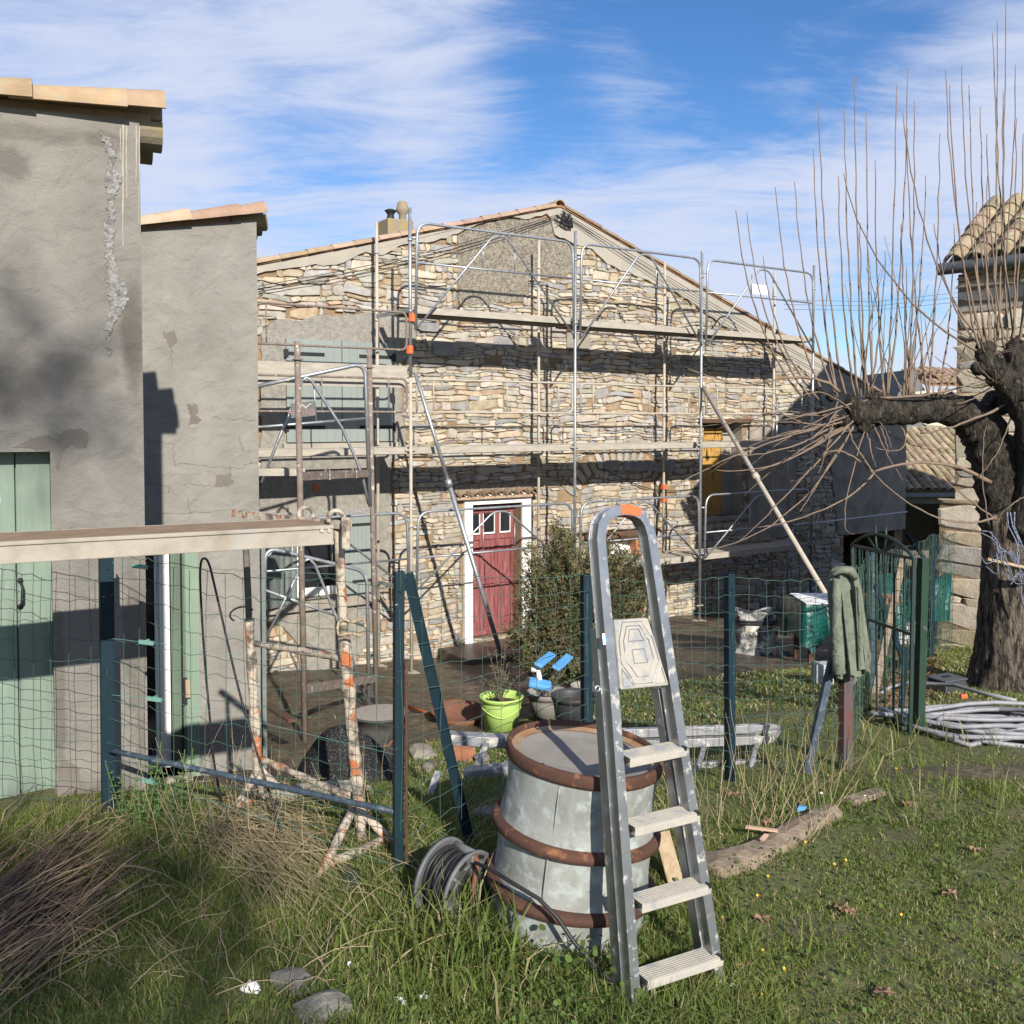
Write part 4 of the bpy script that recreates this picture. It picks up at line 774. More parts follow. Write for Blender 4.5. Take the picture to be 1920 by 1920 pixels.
for d0, d1, h0, h1 in ((1.1, 4.0, 1.25, 4.05), (4.0, 8.2, 4.05, .35)): mb.hexa([FT.W(a_, ez + TS * h_ + .02 + o_, -d_) for o_ in (0, .05) for a_, d_, h_ in ((.5, d0, h0), (5.6, d0, h0), (5.6, d1, h1), (.5, d1, h1))])  # roof slabs over the unseen added mass, shaped for the same cast shadow
rf = mb.build('roof', M['tile_mossy'], tower)
mb = MB(); tile_roof(mb, o, FT.d, ud, 5.6, Lr, .27, .27, rr, .125, .5, .85); mb.build('roof_tile', M['tile_old'], rf)
mb = MB(); gp = [FT.W(t_, ez + .0, .30) for t_ in (-.13, 5.6)]
for a in range(1): mb.lathe(gp[0], FT.d, [(.075, 0), (.075, 5.8), (.06, 5.8), (.06, .02), (.0, .02)], 14)
mb.build('gutter', M['gutter'], tower, True)

# ------------------------------------------------------------------ open porch beyond the house
FP = Fr((1697 - 960) / F_PX * 22.7, 22.7, 6); pz = FP.hit(1740, 928)[1]
porch = root('open_porch', 'dark open porch under a mossy clay tile roof between farmhouse and barn', 'porch', FP.W(.6, -2.2), 6)
mb = MB(); rr = random.Random(14); ud = Vector((-FP.n.x, -FP.n.y, .58)).normalized(); o = FP.W(-1.6, pz + .06, .15)
mb.hexa([FP.W(-1.6, pz + .03, .1), FP.W(3.2, pz + .03, .1), FP.W(3.2, pz + .03 + .58 * 2.7, -2.6), FP.W(-1.6, pz + .03 + .58 * 2.7, -2.6), FP.W(-1.6, pz + .06, .1), FP.W(3.2, pz + .06, .1), FP.W(3.2, pz + .06 + .58 * 2.7, -2.6), FP.W(-1.6, pz + .06 + .58 * 2.7, -2.6)])
rf = mb.build('roof', M['tile_mossy'], porch); mb = MB(); tile_roof(mb, o, FP.d, ud, 4.8, 3.0, .2, .26, rr, .098, .5, 1.1); mb.build('roof_tile', M['tile_old'], rf)
mb = MB(); mb.fbox(FP, -1.6, 3.2, pz - .04, pz + .05, .12, .26); mb.build('gutter', M['zinc'], porch, bev=.02)
mb = MB(); mb.fbox(FP, -1.6, 3.2, pz - .2, pz - .05, 0, .1); mb.build('beam', M['concrete'], porch)
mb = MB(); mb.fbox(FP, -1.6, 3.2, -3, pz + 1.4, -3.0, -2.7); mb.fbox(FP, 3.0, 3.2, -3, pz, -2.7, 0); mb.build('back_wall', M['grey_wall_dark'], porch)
mb = MB(); p0 = FP.H(1700, 1000, -.5); p1 = FP.H(1745, 1065, .4); mb.bar(p0, p1, (1, 0, 0), .07, .07); mb.build('prop', M['fence_side'], porch)

# far house
FF = Fr(0, 30, 0); far = root('distant_house', 'distant stone house with a pebbled gable and tiled roof seen over the porch', 'house', FF.H(1735, 800), 0)
mb = MB(); P2 = lambda x, y: FF.hit(x, y); sheet(mb, FF, [P2(*p) for p in ((1676, 760), (1684, 738), (1712, 692), (1738, 738), (1738, 830), (1676, 830))], -4, .0); mb.build('gable', M['pebble'], far)
mb = MB(); a, c = P2(1738, 733), P2(1860, 810); rubble(mb, FF, a[0], c[0], c[1] - 1, a[1], lambda t, z: True, 41, (.4, .6), (.8, 2), (.16, .35), (.4, 1.2), PAL_L, .02); mb.fbox(FF, a[0], c[0], c[1] - 3, a[1], -.4, .02); mb.build('wall', M['stone'], far)
mb = MB(); rr = random.Random(15); a = P2(1742, 725); c = P2(1722, 686); 
ud = (FF.W(P2(1715, 688)[0], P2(1715, 688)[1], -1.8) - FF.W(a[0], a[1], .2)); ul = ud.length; ud = Vector((0, ud.y, ud.z)); 
tile_roof(mb, FF.W(a[0] - .1, a[1], .2), (1, 0, 0), ud, 2.6, ud.length, .21, .32, rr, .10, .8, 1.2)
p_ = [FF.W(P2(1712, 690)[0], P2(1712, 690)[1], 0)]
tile_roof(mb, FF.W(P2(1722, 704)[0], P2(1722, 704)[1], .05), (1, 0, 0), Vector((0, 1.2, .35)), .9, .8, .21, .32, rr, .10, .8, 1.2)
mb.hexa([FF.W(a[0] - .15, a[1], .2), FF.W(a[0] + 2.6, a[1], .2), FF.W(a[0] + 2.6, a[1], .2) + ud, FF.W(a[0] - .15, a[1], .2) + ud, FF.W(a[0] - .15, a[1] + .04, .2), FF.W(a[0] + 2.6, a[1] + .04, .2), FF.W(a[0] + 2.6, a[1] + .04, .2) + ud, FF.W(a[0] - .15, a[1] + .04, .2) + ud], (.8, .7, .6))
mb.build('roof', M['tile'], far)
mb = MB()
for k in range(3): mb.tube([at(1470, 562 + k * 9, 45) + Vector((0, 0, 0)), at(1640, 566 + k * 8, 45), at(1800, 548 + k * 9, 45)], .012, 4)
tag(mb.build('overhead_wire', M['iron']), 'thin overhead wires crossing the sky beyond the barn', 'wire')
# ------------------------------------------------------------------ facade scaffold
WO, WI = 1.25, .35
scaf = root('scaffold', 'galvanised frame scaffold standing along the stone gable wall', 'scaffold', FA.W(3, -1.9, .8), 33.2)
txs = [P(770, 800, WO)[0], P(1078, 800, WO)[0], P(1314, 800, WO)[0], P(1523, 800, WO)[0]]; tx0 = txs[0] - 3.0
txi = [P(708, 800, WI)[0], P(1010, 800, WI)[0], P(1245, 800, WI)[0], P(1450, 800, WI)[0]]
otop = [P(770, 390, WO)[1], P(1078, 433, WO)[1], P(1314, 470, WO)[1], P(1523, 497, WO)[1]]; itop = [P(708, 417, WI)[1], P(1010, 451, WI)[1], P(1245, 490, WI)[1], P(1450, 512, WI)[1]]
def collar(mb, Fm, t, z, w, r=.036, h=.03): mb.tube([Fm.W(t, z - h / 2, w), Fm.W(t, z + h / 2, w)], r, 10)
def gnd(Fm, t, w): p = Fm.W(t, 0, w); return gz(p.x, p.y)
for tx, tops, ww, mm in ((txs, otop, WO, 'galv'), (txi, itop, WI, 'galv_dusty')):
    for t_, zt in zip(tx, tops):
        zg = gnd(FA, t_, ww); mb = MB(); brk = P(770, 708, WO)[1]
        lower = mm == 'galv'
        mb.tube([FA.W(t_, brk if lower and t_ < 0 else zg, ww), FA.W(t_, zt, ww)], .024, 10)
        for z_ in np.arange(zt - .45, brk, -1.0): collar(mb, FA, t_, z_, ww)
        st = mb.build('standard', M[mm], scaf, True)
        if lower and t_ < 0: mb = MB(); mb.tube([FA.W(t_, zg, ww), FA.W(t_, brk, ww)], .0245, 10); collar(mb, FA, t_, (zg + brk) / 2, ww); mb.build('lower_tube', M['galv_dusty'], st, True)
        mb = MB(); mb.fbox(FA, t_ - .09, t_ + .09, zg - .01, zg + .012, ww - .09, ww + .09); mb.tube([FA.W(t_, zg, ww), FA.W(t_, zg + .3, ww)], .019, 8); mb.fbox(FA, t_ - .07, t_ + .07, zg + .27, zg + .285, ww - .02, ww + .02); mb.build('base_jack', M['galv_dusty'], st)
zT = P(1078, 597, WO)[1]; zM = P(1078, 834, WO)[1]; zB = P(1270, 1046, WO)[1]
def deck(a, c, z, m='deck'):
    mb = MB(); mb.fbox(FA, a + .05, c - .05, z - .085, z, WI + .34, WO - .06); mb.fbox(FA, a + .04, c - .04, z - .09, z + .006, WO - .06, WO - .03); mb.fbox(FA, a + .04, c - .04, z - .09, z + .006, WI + .31, WI + .34)
    mb.fbox(FA, a + .0, a + .08, z - .05, z - .02, WI, WO); mb.fbox(FA, c - .08, c, z - .05, z - .02, WI, WO)
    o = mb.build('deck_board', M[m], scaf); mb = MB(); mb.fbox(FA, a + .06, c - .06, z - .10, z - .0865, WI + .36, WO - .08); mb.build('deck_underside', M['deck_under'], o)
bays = [(tx0, txs[0]), (txs[0], txs[1]), (txs[1], txs[2]), (txs[2], txs[3])]
for k, (a, c) in enumerate(bays):
    if k: deck(a, c, zT - .02 * (k > 1))
    deck(a, c, zM)
    if k > 1: deck(a, c, zB)
for i, (t_a, t_b) in enumerate(zip(txs, txi)):  # transoms
    for z_ in (zT - .06, zM - .06, zB - .06): mb = MB(); mb.bar(FA.W(t_a, z_, WO), FA.W(t_a + (t_b - t_a), z_, WI), (0, 0, 1), .05, .04); mb.build('transom', M['galv'], scaf)
def arcpath(pts, r, n=5):                        # polyline with rounded corners, in (t,z)
    out = [pts[0]]
    for i in range(1, len(pts) - 1):
        p = Vector((*pts[i], 0)); a = (Vector((*pts[i - 1], 0)) - p); c = (Vector((*pts[i + 1], 0)) - p); ra = min(r, a.length * .45, c.length * .45); A = p + a.normalized() * ra; B = p + c.normalized() * ra
        for k in range(n + 1):
            s = k / n; q = A * (1 - s) ** 2 + p * 2 * s * (1 - s) + B * s * s; out.append((q.x, q.y))
    return out + [pts[-1]]
def vguard(a, c, z0, z1, zm, mm='galv', plate=False):
    mb = MB(); w_ = WO + .05; e = .09; a2, c2 = a + e, c - e
    mb.tube([FA.W(t_, z_, w_) for t_, z_ in arcpath([(a2 - .03, z0), (a2, z1), (c2, z1), (c2 + .03, z0)], .2)], .020, 8)
    mb.tube([FA.W(a2, zm, w_), FA.W(c2, zm, w_)], .015, 8)
    mid = (a2 + c2) / 2
    mb.tube([FA.W(t_, z_, w_ + .03) for t_, z_ in arcpath([(a2 - .02, z0 + .03), (mid - .12, z1 - .06), (mid + .12, z1 - .06), (c2 + .02, z0 + .03)], .14)], .016, 8)
    for q in (-.28, .28): mb.tube([FA.W(mid + q, zm, w_), FA.W(mid + q, zm + .40, w_)], .009, 6)
    for t_ in (a2, c2):
        for z_ in (z0 + .1, z1 - .22): mb.tube([FA.W(t_, z_, w_), FA.W(a if t_ == a2 else c, z_, WO)], .018, 6)
    return mb.build('guardrail', M[mm], scaf, True)
zt1 = P(930, 436, WO + .05)[1]; zt0 = P(776, 618, WO + .05)[1]; ztm = P(925, 507, WO + .05)[1]
for a, c in bays[1:]: vg = vguard(a, c, zt0, zt1, ztm)
zb1 = P(955, 950, WO + .05)[1]; zbm = P(955, 1031, WO + .05)[1]; zb0 = P(1078, 1075, WO + .05)[1]
for a, c in bays: vguard(a, c, zb0, zb1, zbm)
def rguard(a, c, z0, z1, ups):
    mb = MB(); w_ = WO + .04; mb.tube([FA.W(t_, z_, w_) for t_, z_ in arcpath([(a + .08, z0), (a + .08, z1), (c - .08, z1), (c - .08, z0), (a + .08, z0)], .1)], .016, 7)
    for u in ups: mb.tube([FA.W(a + (c - a) * u, z0, w_), FA.W(a + (c - a) * u, z1, w_)], .011, 6)
    mb.build('guardrail', M['rusty_tube'] if a < txs[0] else M['galv_dusty'], scaf, True)
zr1, zr0 = P(1000, 717, WO)[1], P(1000, 774, WO)[1]
for a, c in bays: rguard(a, c, zr0, zr1, (.12, .55, .88))
rguard(tx0, txs[0], P(765, 657, WO)[1], P(765, 587, WO)[1], (.30, .83))
mb = MB(); q = [FA.hit(*p_, WO - .1) for p_ in ((470, 655), (763, 686), (763, 727), (470, 705))]; zz0, zz1 = q[2][1], q[1][1]
mb.fbox(FA, tx0, q[1][0], zz0, zz1, WO - .12, WO - .09); mb.build('protection_board', M['deck'], scaf)
fp = P(1424, 543, WO + .03); mb = MB(); mb.fbox(FA, fp[0] - .22, fp[0] + .22, fp[1] - .085, fp[1] + .085, WO + .02, WO + .03); mb.build('blank_plate', M['white'], scaf)
for (x, y) in ((771, 596), (767, 656)):
    h = P(x, y, WO); mb = MB(); mb.tube([FA.W(txs[0] + (.02 if y < 620 else -.02), h[1] - .055, WO + .02), FA.W(txs[0] + (.02 if y < 620 else -.02), h[1] + .055, WO + .02)], .052, 8); mb.build('orange_tape', M['orange'], scaf)
for x, y in ((1242, 913), (1243, 937)):
    h = P(x, y, WI); mb = MB(); mb.fbox(FA, txi[2] - .045, txi[2] + .045, h[1] - .04, h[1] + .04, WI - .03, WI + .04); mb.build('orange_tape', M['orange'], scaf)
pa = FA.W(txs[0] + .05, P(775, 700, WO)[1], WO + .05); pb = G(950, 1262)
mb = MB(); md = pa.lerp(pb, .36); mb.tube([pa, md.lerp(pb, .05)], .027, 10); mb.lathe(md, (pb - pa), [(.0, -.05), (.05, -.05), (.05, .06), (0, .06)], 10); mb.tube([md, pb], .034, 10); mb.build('raking_prop', M['galv'], scaf, True)
pa = FA.W(txs[2], P(1313, 727, WO)[1], WO + .05); pb = G(1612, 1222)
mb = MB(); md = pa.lerp(pb, .42); mb.tube([pa, pb], .036, 10); mb.lathe(md, (pb - pa), [(.0, -.05), (.055, -.05), (.055, .06), (0, .06)], 10); mb.build('raking_prop', M['galv_dusty'], scaf, True)
# shaded end of the scaffold: two short guard tubes
for (pts, r) in (([(1530, 1100), (1478, 1130), (1475, 1020), (1490, 985), (1700, 960)], .02), ([(1490, 830), (1478, 850), (1478, 960)], .016), ([(1457, 740), (1456, 870), (1468, 865)], .016)):
    mb = MB(); mb.tube([FA.H(x, y, WO - .3) for x, y in pts], r, 8); mb.build('guard_tube', M['galv'], scaf, True)

# ------------------------------------------------------------------ rusty frame tower at the left
p1, p2 = G(572, 1392), G(706, 1322); FM = Fr(p2.x, p2.y, 33.2); q = FM.hit
frame = root('scaffold_tower', 'rusty brown scaffold frame with curved guard rails in front of the shuttered windows', 'scaffold', p2, 33.2)
for (xa, xb, yt, pg) in ((557, 572, 640, p1), (692, 706, 655, p2)):
    Y = pg.y; top = at(xa, yt, Y); mb = MB(); lo = pg.copy(); br = lo.lerp(top, .62)
    mb.tube([lo, top], .030, 10); mb.lathe(at(xa + 1, yt + 33, Y), (0, 0, 1), [(.0, -.012), (.05, -.012), (.05, .0), (.0, .0)], 12); mb.build('post', M['rusty_tube'], frame, True)
for (ya, yb) in ((893, 887), (1292, 1272)):
    k = (ya - 640) / (1392 - 640); a = at(557 + 15 * k, ya, p1.y); c = at(692 + 14 * (yb - 655) / 667, yb, p2.y); mb = MB(); mb.bar(a, c, (0, 0, 1), .085, .04)
    for s in ((.30, .68) if ya < 1000 else ()):
        c_ = a.lerp(c, s); mb.tube([c_ + Vector((0, -.03, -.05)), c_ + Vector((.01, -.035, .04)), c_ + Vector((.03, 0, .075)), c_ + Vector((.05, .03, .04)), c_ + Vector((.05, .03, -.05))], .010, 6)
    mb.build('crossbar', M['rusty_tube'], frame)
def fpath(pts, r, w, m, name='guardrail'):
    mb = MB(); loc = arcpath([q(x, y, w) for x, y in pts], .16); mb.tube([FM.W(*p_, w) for p_ in loc], r, 9); return mb, loc
mb, _ = fpath([(470, 727), (684, 681), (694, 950)], .023, .1, 0)
mb.tube([FM.H(470, 802, .1), FM.H(683, 785, .1)], .016, 8); mb.tube([FM.H(*p_, .13) for p_ in ((566, 716), (574, 708), (584, 714), (640, 800), (668, 862), (680, 895), (691, 945))], .017, 8); mb.tube([FM.H(*p_, .13) for p_ in ((566, 716), (530, 805), (490, 905))], .017, 8)
mb.tube([FM.H(588, 712, .1), FM.H(593, 790, .1)], .010, 6); gA = mb.build('guardrail', M['galv'], frame, True)
mb, _ = fpath([(496, 1120), (497, 1026), (688, 1072), (692, 1330)], .022, .06, 0)
mb.tube([FM.H(496, 1106, .06), FM.H(690, 1176, .06)], .016, 8); mb.tube([FM.H(*p_, .09) for p_ in ((570, 1052), (580, 1048), (590, 1058), (640, 1180), (690, 1318))], .017, 8); mb.tube([FM.H(*p_, .09) for p_ in ((570, 1052), (497, 1200))], .017, 8)
mb.build('guardrail', M['galv'], frame, True)
mb = MB(); a = FM.H(430, 884, -.05); c = FM.H(560, 884, -.05); mb.bar(a, c, (0, 0, 1), .08, .4); mb.build('deck_board', M['deck'], frame)
# sign plate on the guard rail
ps = [q(545, 757, .16), q(590, 752, .16), q(592, 779, .16), q(546, 784, .16)]; mb = MB(); sheet(mb, FM, ps, .150, .158); sg = mb.build('sign_plate', M['sign'], gA)
def text_mesh(s, size, ext=.002):
    c = bpy.data.curves.new('lettering', 'FONT'); c.body = s; c.size = size; c.extrude = ext; c.align_x = 'RIGHT'; o = bpy.data.objects.new('lettering', c); C.objects.link(o)
    me = bpy.data.meshes.new_from_object(o.evaluated_get(bpy.context.evaluated_depsgraph_get())); bpy.data.objects.remove(o); bpy.data.curves.remove(c); return me
me = text_mesh('ALTRAD', .085); me.materials.clear(); me.materials.append(M['sign_red']); lt = bpy.data.objects.new('lettering', me); C.objects.link(lt); lt.parent = sg
tz = q(590, 778, .16); lt.matrix_world = Matrix.Translation(FM.W(tz[0], tz[1], .1605)) @ Matrix.Rotation(R(33.2), 4, 'Z') @ Matrix.Rotation(R(90), 4, 'X')
lt.matrix_parent_inverse = Matrix(); lt.matrix_local = TM[frame.name].inverted() @ lt.matrix_world
mb = MB(); c = q(573, 761, .16)
for s in (-1, 1): sheet(mb, FM, [(c[0], c[1] - .01), (c[0] + s * .05, c[1] + .03), (c[0] + s * .09, c[1] + .02), (c[0] + s * .05, c[1] + .012), (c[0], c[1] - .03)], .158, .1605)
mb.build('bird_mark', M['sign_white'], sg)

# ------------------------------------------------------------------ masonry trestle and plank
A = G(484, 1500); A = Vector((A.x, A.y, A.z)); B = G(668, 1612)
A = at(486, 1500, 4.85); B = at(690, 1600, 4.26)
tre = root('masonry_trestle', 'mortar caked steel trestle with splayed feet carrying the muddy scaffold plank', 'trestle', (A + B) / 2)
topA, topB = at(460, 1000, 4.85), at(634, 985, 4.26)
kA = at(467, 1160, 4.85); kB = at(646, 1140, 4.26)
def pole(lo, k, top, mat_lo, mat_hi, r0, r1):
    n = 22; mb = MB(); mb.tube([lo.lerp(k, i / n) for i in range(n + 1)], [r0 * random.uniform(.9, 1.18) for _ in range(n + 1)], 9, jit=.10); o = mb.build('leg', M[mat_lo], tre, True); mb = MB(); mb.tube([k.lerp(top, i / 6) for i in range(7)], r1, 9, jit=.05); mb.build('inner_tube', M[mat_hi], o, True)
pole(at(488, 1518, 4.85), kA, topA, 'trestle', 'trestle_steel', .024, .017); pole(at(682, 1608, 4.26), at(645, 1195, 4.26), topB, 'trestle', 'trestle', .026, .022)
for (pa, pb, r) in (((480, 1207, 4.85), (645, 1234, 4.3), .018), ((487, 1422, 4.85), (655, 1494, 4.3), .018)):
    mb = MB(); a, c = at(*pa), at(*pb); mb.tube([a.lerp(c, i / 14) for i in range(15)], [r * random.uniform(.85, 1.25) for _ in range(15)], 8, jit=.12); mb.build('crossbar', M['trestle'], tre, True)
for (pa, pb) in (((484, 1440, 4.85), (447, 1512, 4.6)), ((486, 1442, 4.85), (572, 1524, 4.9)), ((664, 1512, 4.26), (598, 1648, 3.98)), ((668, 1512, 4.26), (778, 1622, 4.2))):
    mb = MB(); a, c = at(*pa), at(*pb); mb.tube([a.lerp(c, i / 8) for i in range(9)], [.019 * random.uniform(.9, 1.2) for _ in range(9)], 8, jit=.1); mb.build('foot', M['trestle'], tre, True)
for (pa, pb) in (((452, 1508, 4.62), (525, 1485, 4.88)), ((620, 1618, 4.04), (722, 1574, 4.22))):
    mb = MB(); mb.bar(at(*pa), at(*pb), (0, 0, 1), .03, .02); mb.build('foot_brace', M['trestle'], tre)
mb = MB(); mb.bar(at(440, 962, 4.75), at(653, 985, 4.2), (0, 0, 1), .035, .04); mb.build('top_bar', M['trestle'], tre)
for x, y, d in ((574, 965, 4.4), (630, 972, 4.2)):
    mb = MB(); c = at(x, y, d); mb.tube([c + Vector((math.cos(a) * .034, .0, math.sin(a) * .034)) for a in np.linspace(-.5, math.pi + .5, 12)], .011, 7); mb.build('hook', M['trestle'], tre, True)
# wire loop round the pole
mb = MB(); c = at(656, 1175, 4.22); mb.tube([c + Vector((math.cos(a) * .062 + .01, -.02 + math.sin(a) * .045, math.sin(a) * .028 + .012 * math.sin(3 * a))) for a in np.linspace(0, 6.0, 22)], .0065, 6)
tag(mb.build('rope_loop', M['wood'], None, True), 'pale rope loop tied round the trestle leg below the plank', 'rope')
mb = MB(); c = at(463, 1150, 4.82); mb.tube([c + Vector((math.cos(a) * .06 - .02, -.02 + math.sin(a) * .04, math.sin(a) * .03)) for a in np.linspace(.6, 4.2, 14)], .005, 6); mb.build('pin', M['trestle_steel'], tre, True)
mb = MB(); c = at(649, 1000, 4.15); mb.bar(c + Vector((0, 0, .07)), c - Vector((0, 0, .065)), (1, 0, 0), .034, .02); mb.build('bracket', M['trestle'], tre)
PL = Fr(-1.93, 3.52, 27); fl = root('scaffold_plank', 'long muddy scaffold plank with a cement stained metal edge, lying on the trestle', 'plank', PL.W(.6, 1.45), 27)
te = PL.hit(624, 990)[0]; ztop = PL.hit(300, 1002)[1]; zbot = PL.hit(300, 1022)[1]; z_e = PL.hit(620, 976)[1]
mb = MB(); mb.fbox(PL, -2.2, te, ztop - .078, ztop - .006, -.004, .012); mb.fbox(PL, -2.2, te, ztop - .012, ztop + .004, -.006, .020); mb.fbox(PL, -2.2, te, ztop - .080, ztop - .066, -.004, .020); mb.fbox(PL, -2.2, te, ztop - .078, ztop, -.372, -.358); mb.build('edge_rail', M['plank_face'], fl, bev=.003)
mb = MB(); mb.fbox(PL, -2.2, te - .01, ztop - .04, ztop - .001, -.357, -.007); mb.build('deck_panel', M['plank_top'], fl)
mb = MB()
for x in (601, 615): h = PL.hit(x, 994); mb.tube([PL.W(h[0], h[1], .012), PL.W(h[0], h[1], .02)], .009, 8)
mb.build('bolt', M['trestle'], fl)

# ------------------------------------------------------------------ near wire fence
fence = root('wire_fence', 'green wire mesh fence on dark blue steel posts running behind the step ladder', 'fence', at(750, 1665, 3.97))
def ppost(x0, y0, x1, y1, Y, wa=.05, deg=33, m='fence_blue', name='post', zb=None):
    a = at(x1, y1, Y); c = at(x0, y0, Y); u = Vector((math.cos(R(deg)), math.sin(R(deg)), 0)); v = Vector((-u.y, u.x, 0)); mb = MB(); a = a - (c - a).normalized() * .15
    mb.bar(a, c, u, wa, .006); mb.bar(a - u * wa / 2 + v * .02, c - u * wa / 2 + v * .02, u, .006, .046); mb.bar(a + u * wa / 2 + v * .02, c + u * wa / 2 + v * .02, u, .006, .046)
    mb.tube([c - Vector((0, 0, .08)) - v * .004, c - Vector((0, 0, .08)) - v * .010], .008, 8)
    return mb.build(name, M[m], fence, bev=.002), a, c
f1 = ppost(200, 1035, 206, 1545, 4.6, .058)[1:]; f2 = ppost(750, 1072, 748, 1665, 3.97, .034, 20)[1:]; f3 = ppost(1102, 1078, 1104, 1420, 4.55, .04, 20)[1:]; f4 = ppost(1372, 1076, 1373, 1475, 5.1, .038, 25)[1:]; f5 = ppost(1592, 1075, 1590, 1445, 5.35, .062, 25, 'post_rust')[1:]
f0 = (at(-260, 1560, 4.9), at(-260, 1030, 4.9))
a, c = at(885, 1600, 4.28), at(764, 1075, 3.99); mb = MB(); mb.bar(a, c, (1, .3, 0), .044, .006); mb.bar(a + Vector((.018, .02, 0)), c + Vector((.018, .02, 0)), (1, .3, 0), .006, .04); mb.build('brace', M['fence_blue'], fence)
a, c = at(1512, 1450, 5.15), at(1560, 1240, 5.32); c = a + (c - a) * 1.55; mb = MB(); mb.bar(a, c, (1, .3, 0), .04, .03); mb.build('brace', M['fence_side'], fence)
a, c = at(207, 1407, 4.58), at(750, 1524, 3.99); mb = MB(); mb.tube([a.lerp(c, i / 10) for i in range(11)], .014, 8, jit=.06); mb.build('bottom_bar', M['fence_side'], fence, True)
def meshpanel(name, pl, pr, nh, vsp, r, rt, m='wire', sag=.02, seed=0, ztl=None, amp=.006):
    (a0, a1), (b0, b1) = pl, pr; rr = random.Random(seed); mb = MB(); L = (b0 - a0).length; nv = int(L / vsp); hs = [i / (nh - 1) for i in range(nh)]
    P_ = lambda s, h: (a0.lerp(b0, s)).lerp(a1.lerp(b1, s), h) + Vector((0, 0, -sag * math.sin(math.pi * s) * h)) + Vector((rr.uniform(-amp, amp) * .6, rr.uniform(-amp, amp), rr.uniform(-amp, amp)))
    ph = [rr.uniform(0, 6) for _ in hs]
    for i, h in enumerate(hs):
        dz = .008 * rr.uniform(-1, 1) * amp / .006; n = nv * 2
        mb.tube([P_(s / n, h) + Vector((0, 0, dz * math.sin(s * .35 + ph[i]) + (.0035 if s % 2 else -.0035))) for s in range(n + 1)], r * (1.25 if i in (0, nh - 1) else 1), 4, cap=False)
    for j in range(nv + 1):
        s = j / nv; bow = rr.uniform(-.3, .3) * vsp * .5; mb.tube([P_(s, h) + (b0 - a0).normalized() * bow * math.sin(math.pi * h) for h in np.linspace(0, 1, 8)], r * .95, 4, cap=False)
    return mb.build(name, M[m], rt)
def top(fp, dz): return (fp[0] + Vector((0, 0, .15)), fp[1] - Vector((0, 0, dz)))
meshpanel('wire_mesh', top(f0, .03), top(f1, .03), 14, .1, .0015, fence, seed=1); meshpanel('wire_mesh', (f1[0] + Vector((0, 0, .15)), f1[1] - Vector((0, 0, .01))), top(f2, .06), 14, .1, .0016, fence, seed=2, sag=.03, amp=.009)
meshpanel('wire_mesh', top(f2, .0), top(f3, .0), 14, .1, .0016, fence, seed=3); meshpanel('wire_mesh', top(f3, .02), top(f4, .02), 13, .1, .0016, fence, seed=4); meshpanel('wire_mesh', top(f4, .02), top(f5, .02), 13, .1, .0016, fence, seed=5)
for (x, y, Y) in ((264, 1061, 4.5), (276, 1203, 4.48), (291, 1309, 4.46), (283, 1463, 4.47)):
    c = at(x, y, Y); mb = MB(); mb.bar(c - Vector((.038, 0, .0)), c + Vector((.038, -.02, -.004)), (0, 0, 1), .018, .012); mb.tube([c + Vector((0, -.012, 0)), c + Vector((0, .012, 0))], .011, 8)
    mb.tube([c + Vector((.038, -.02, 0)), at(745, y + (1090 - y) * 0 + 20 + (y - 1061) * .35, 3.98)], .0008, 4); mb.tube([c - Vector((.038, 0, 0)), at(210, y - 6, 4.6)], .0014, 4); mb.build('tensioner', M['clip'], fence)
mb = MB(); mb.tube([at(762, 1238 + i * 36, 3.95) for i in range(12)] + [at(760, 1662, 3.95)], .007, 7, jit=.06); tag(mb.build('steel_rod', M['rebar'], None, True), 'rusty ribbed steel rod tied upright along a blue fence post', 'rod')
# thin black hoop of flexible conduit at the left
ctl = [(545, 1610, 4.2), (500, 1470, 4.35), (452, 1310, 4.42), (405, 1110, 4.45), (392, 1058, 4.45), (382, 1047, 4.45), (376, 1060, 4.45), (376, 1110, 4.45), (384, 1240, 4.5), (392, 1330, 4.5), (400, 1420, 4.55), (415, 1500, 4.6)]
mb = MB(); mb.tube(smooth([at(*p_) for p_ in [(735, 1772, 3.5), (660, 1712, 3.78), (605, 1680, 3.95), (575, 1650, 4.08)] + ctl]), .0055, 7); tag(mb.build('conduit_hoop', M['cable'], None, True), 'thin black conduit bent into a tall hoop by the wire fence', 'conduit')
# ------------------------------------------------------------------ metal drum
bt = at(1097, 1405, 3.62); ax = Vector((.115, -.02, 1)).normalized()
drum = root('metal_drum', 'chalky grey metal drum with rusty hoops leaning in the grass behind the step ladder', 'drum', bt - ax * .8)
u = ax.orthogonal().normalized()
rr = random.Random(1)
def dent(mb, amp):
    for i, p in enumerate(mb.v):
        p = Vector(p); h = (p - bt).dot(ax); rad = p - bt - ax * h; a = math.atan2(rad.dot(ax.cross(u)), rad.dot(u)); k = 1 + amp * (math.sin(a * 3 + h * 6 + 1) * .6 + math.sin(a * 5 - h * 9) * .4)
        mb.v[i] = tuple(bt + ax * h + rad * k)
tiers = [(-.02, -.285, .292, .298), (-.305, -.53, .305, .318), (-.55, -.83, .305, .268)]
mb = MB(); mb.lathe(bt, ax, [(.288, .0), (.290, -.02), (.289, -.06), (.283, -.13), (.287, -.20), (.298, -.26), (.300, -.275), (.300, -.29), (.296, -.34), (.294, -.41), (.299, -.47), (.303, -.50), (.303, -.51), (.300, -.56), (.290, -.68), (.280, -.84), (.0, -.84)], 56); dent(mb, .012)
mb.build('body', M['drum'], drum, True)
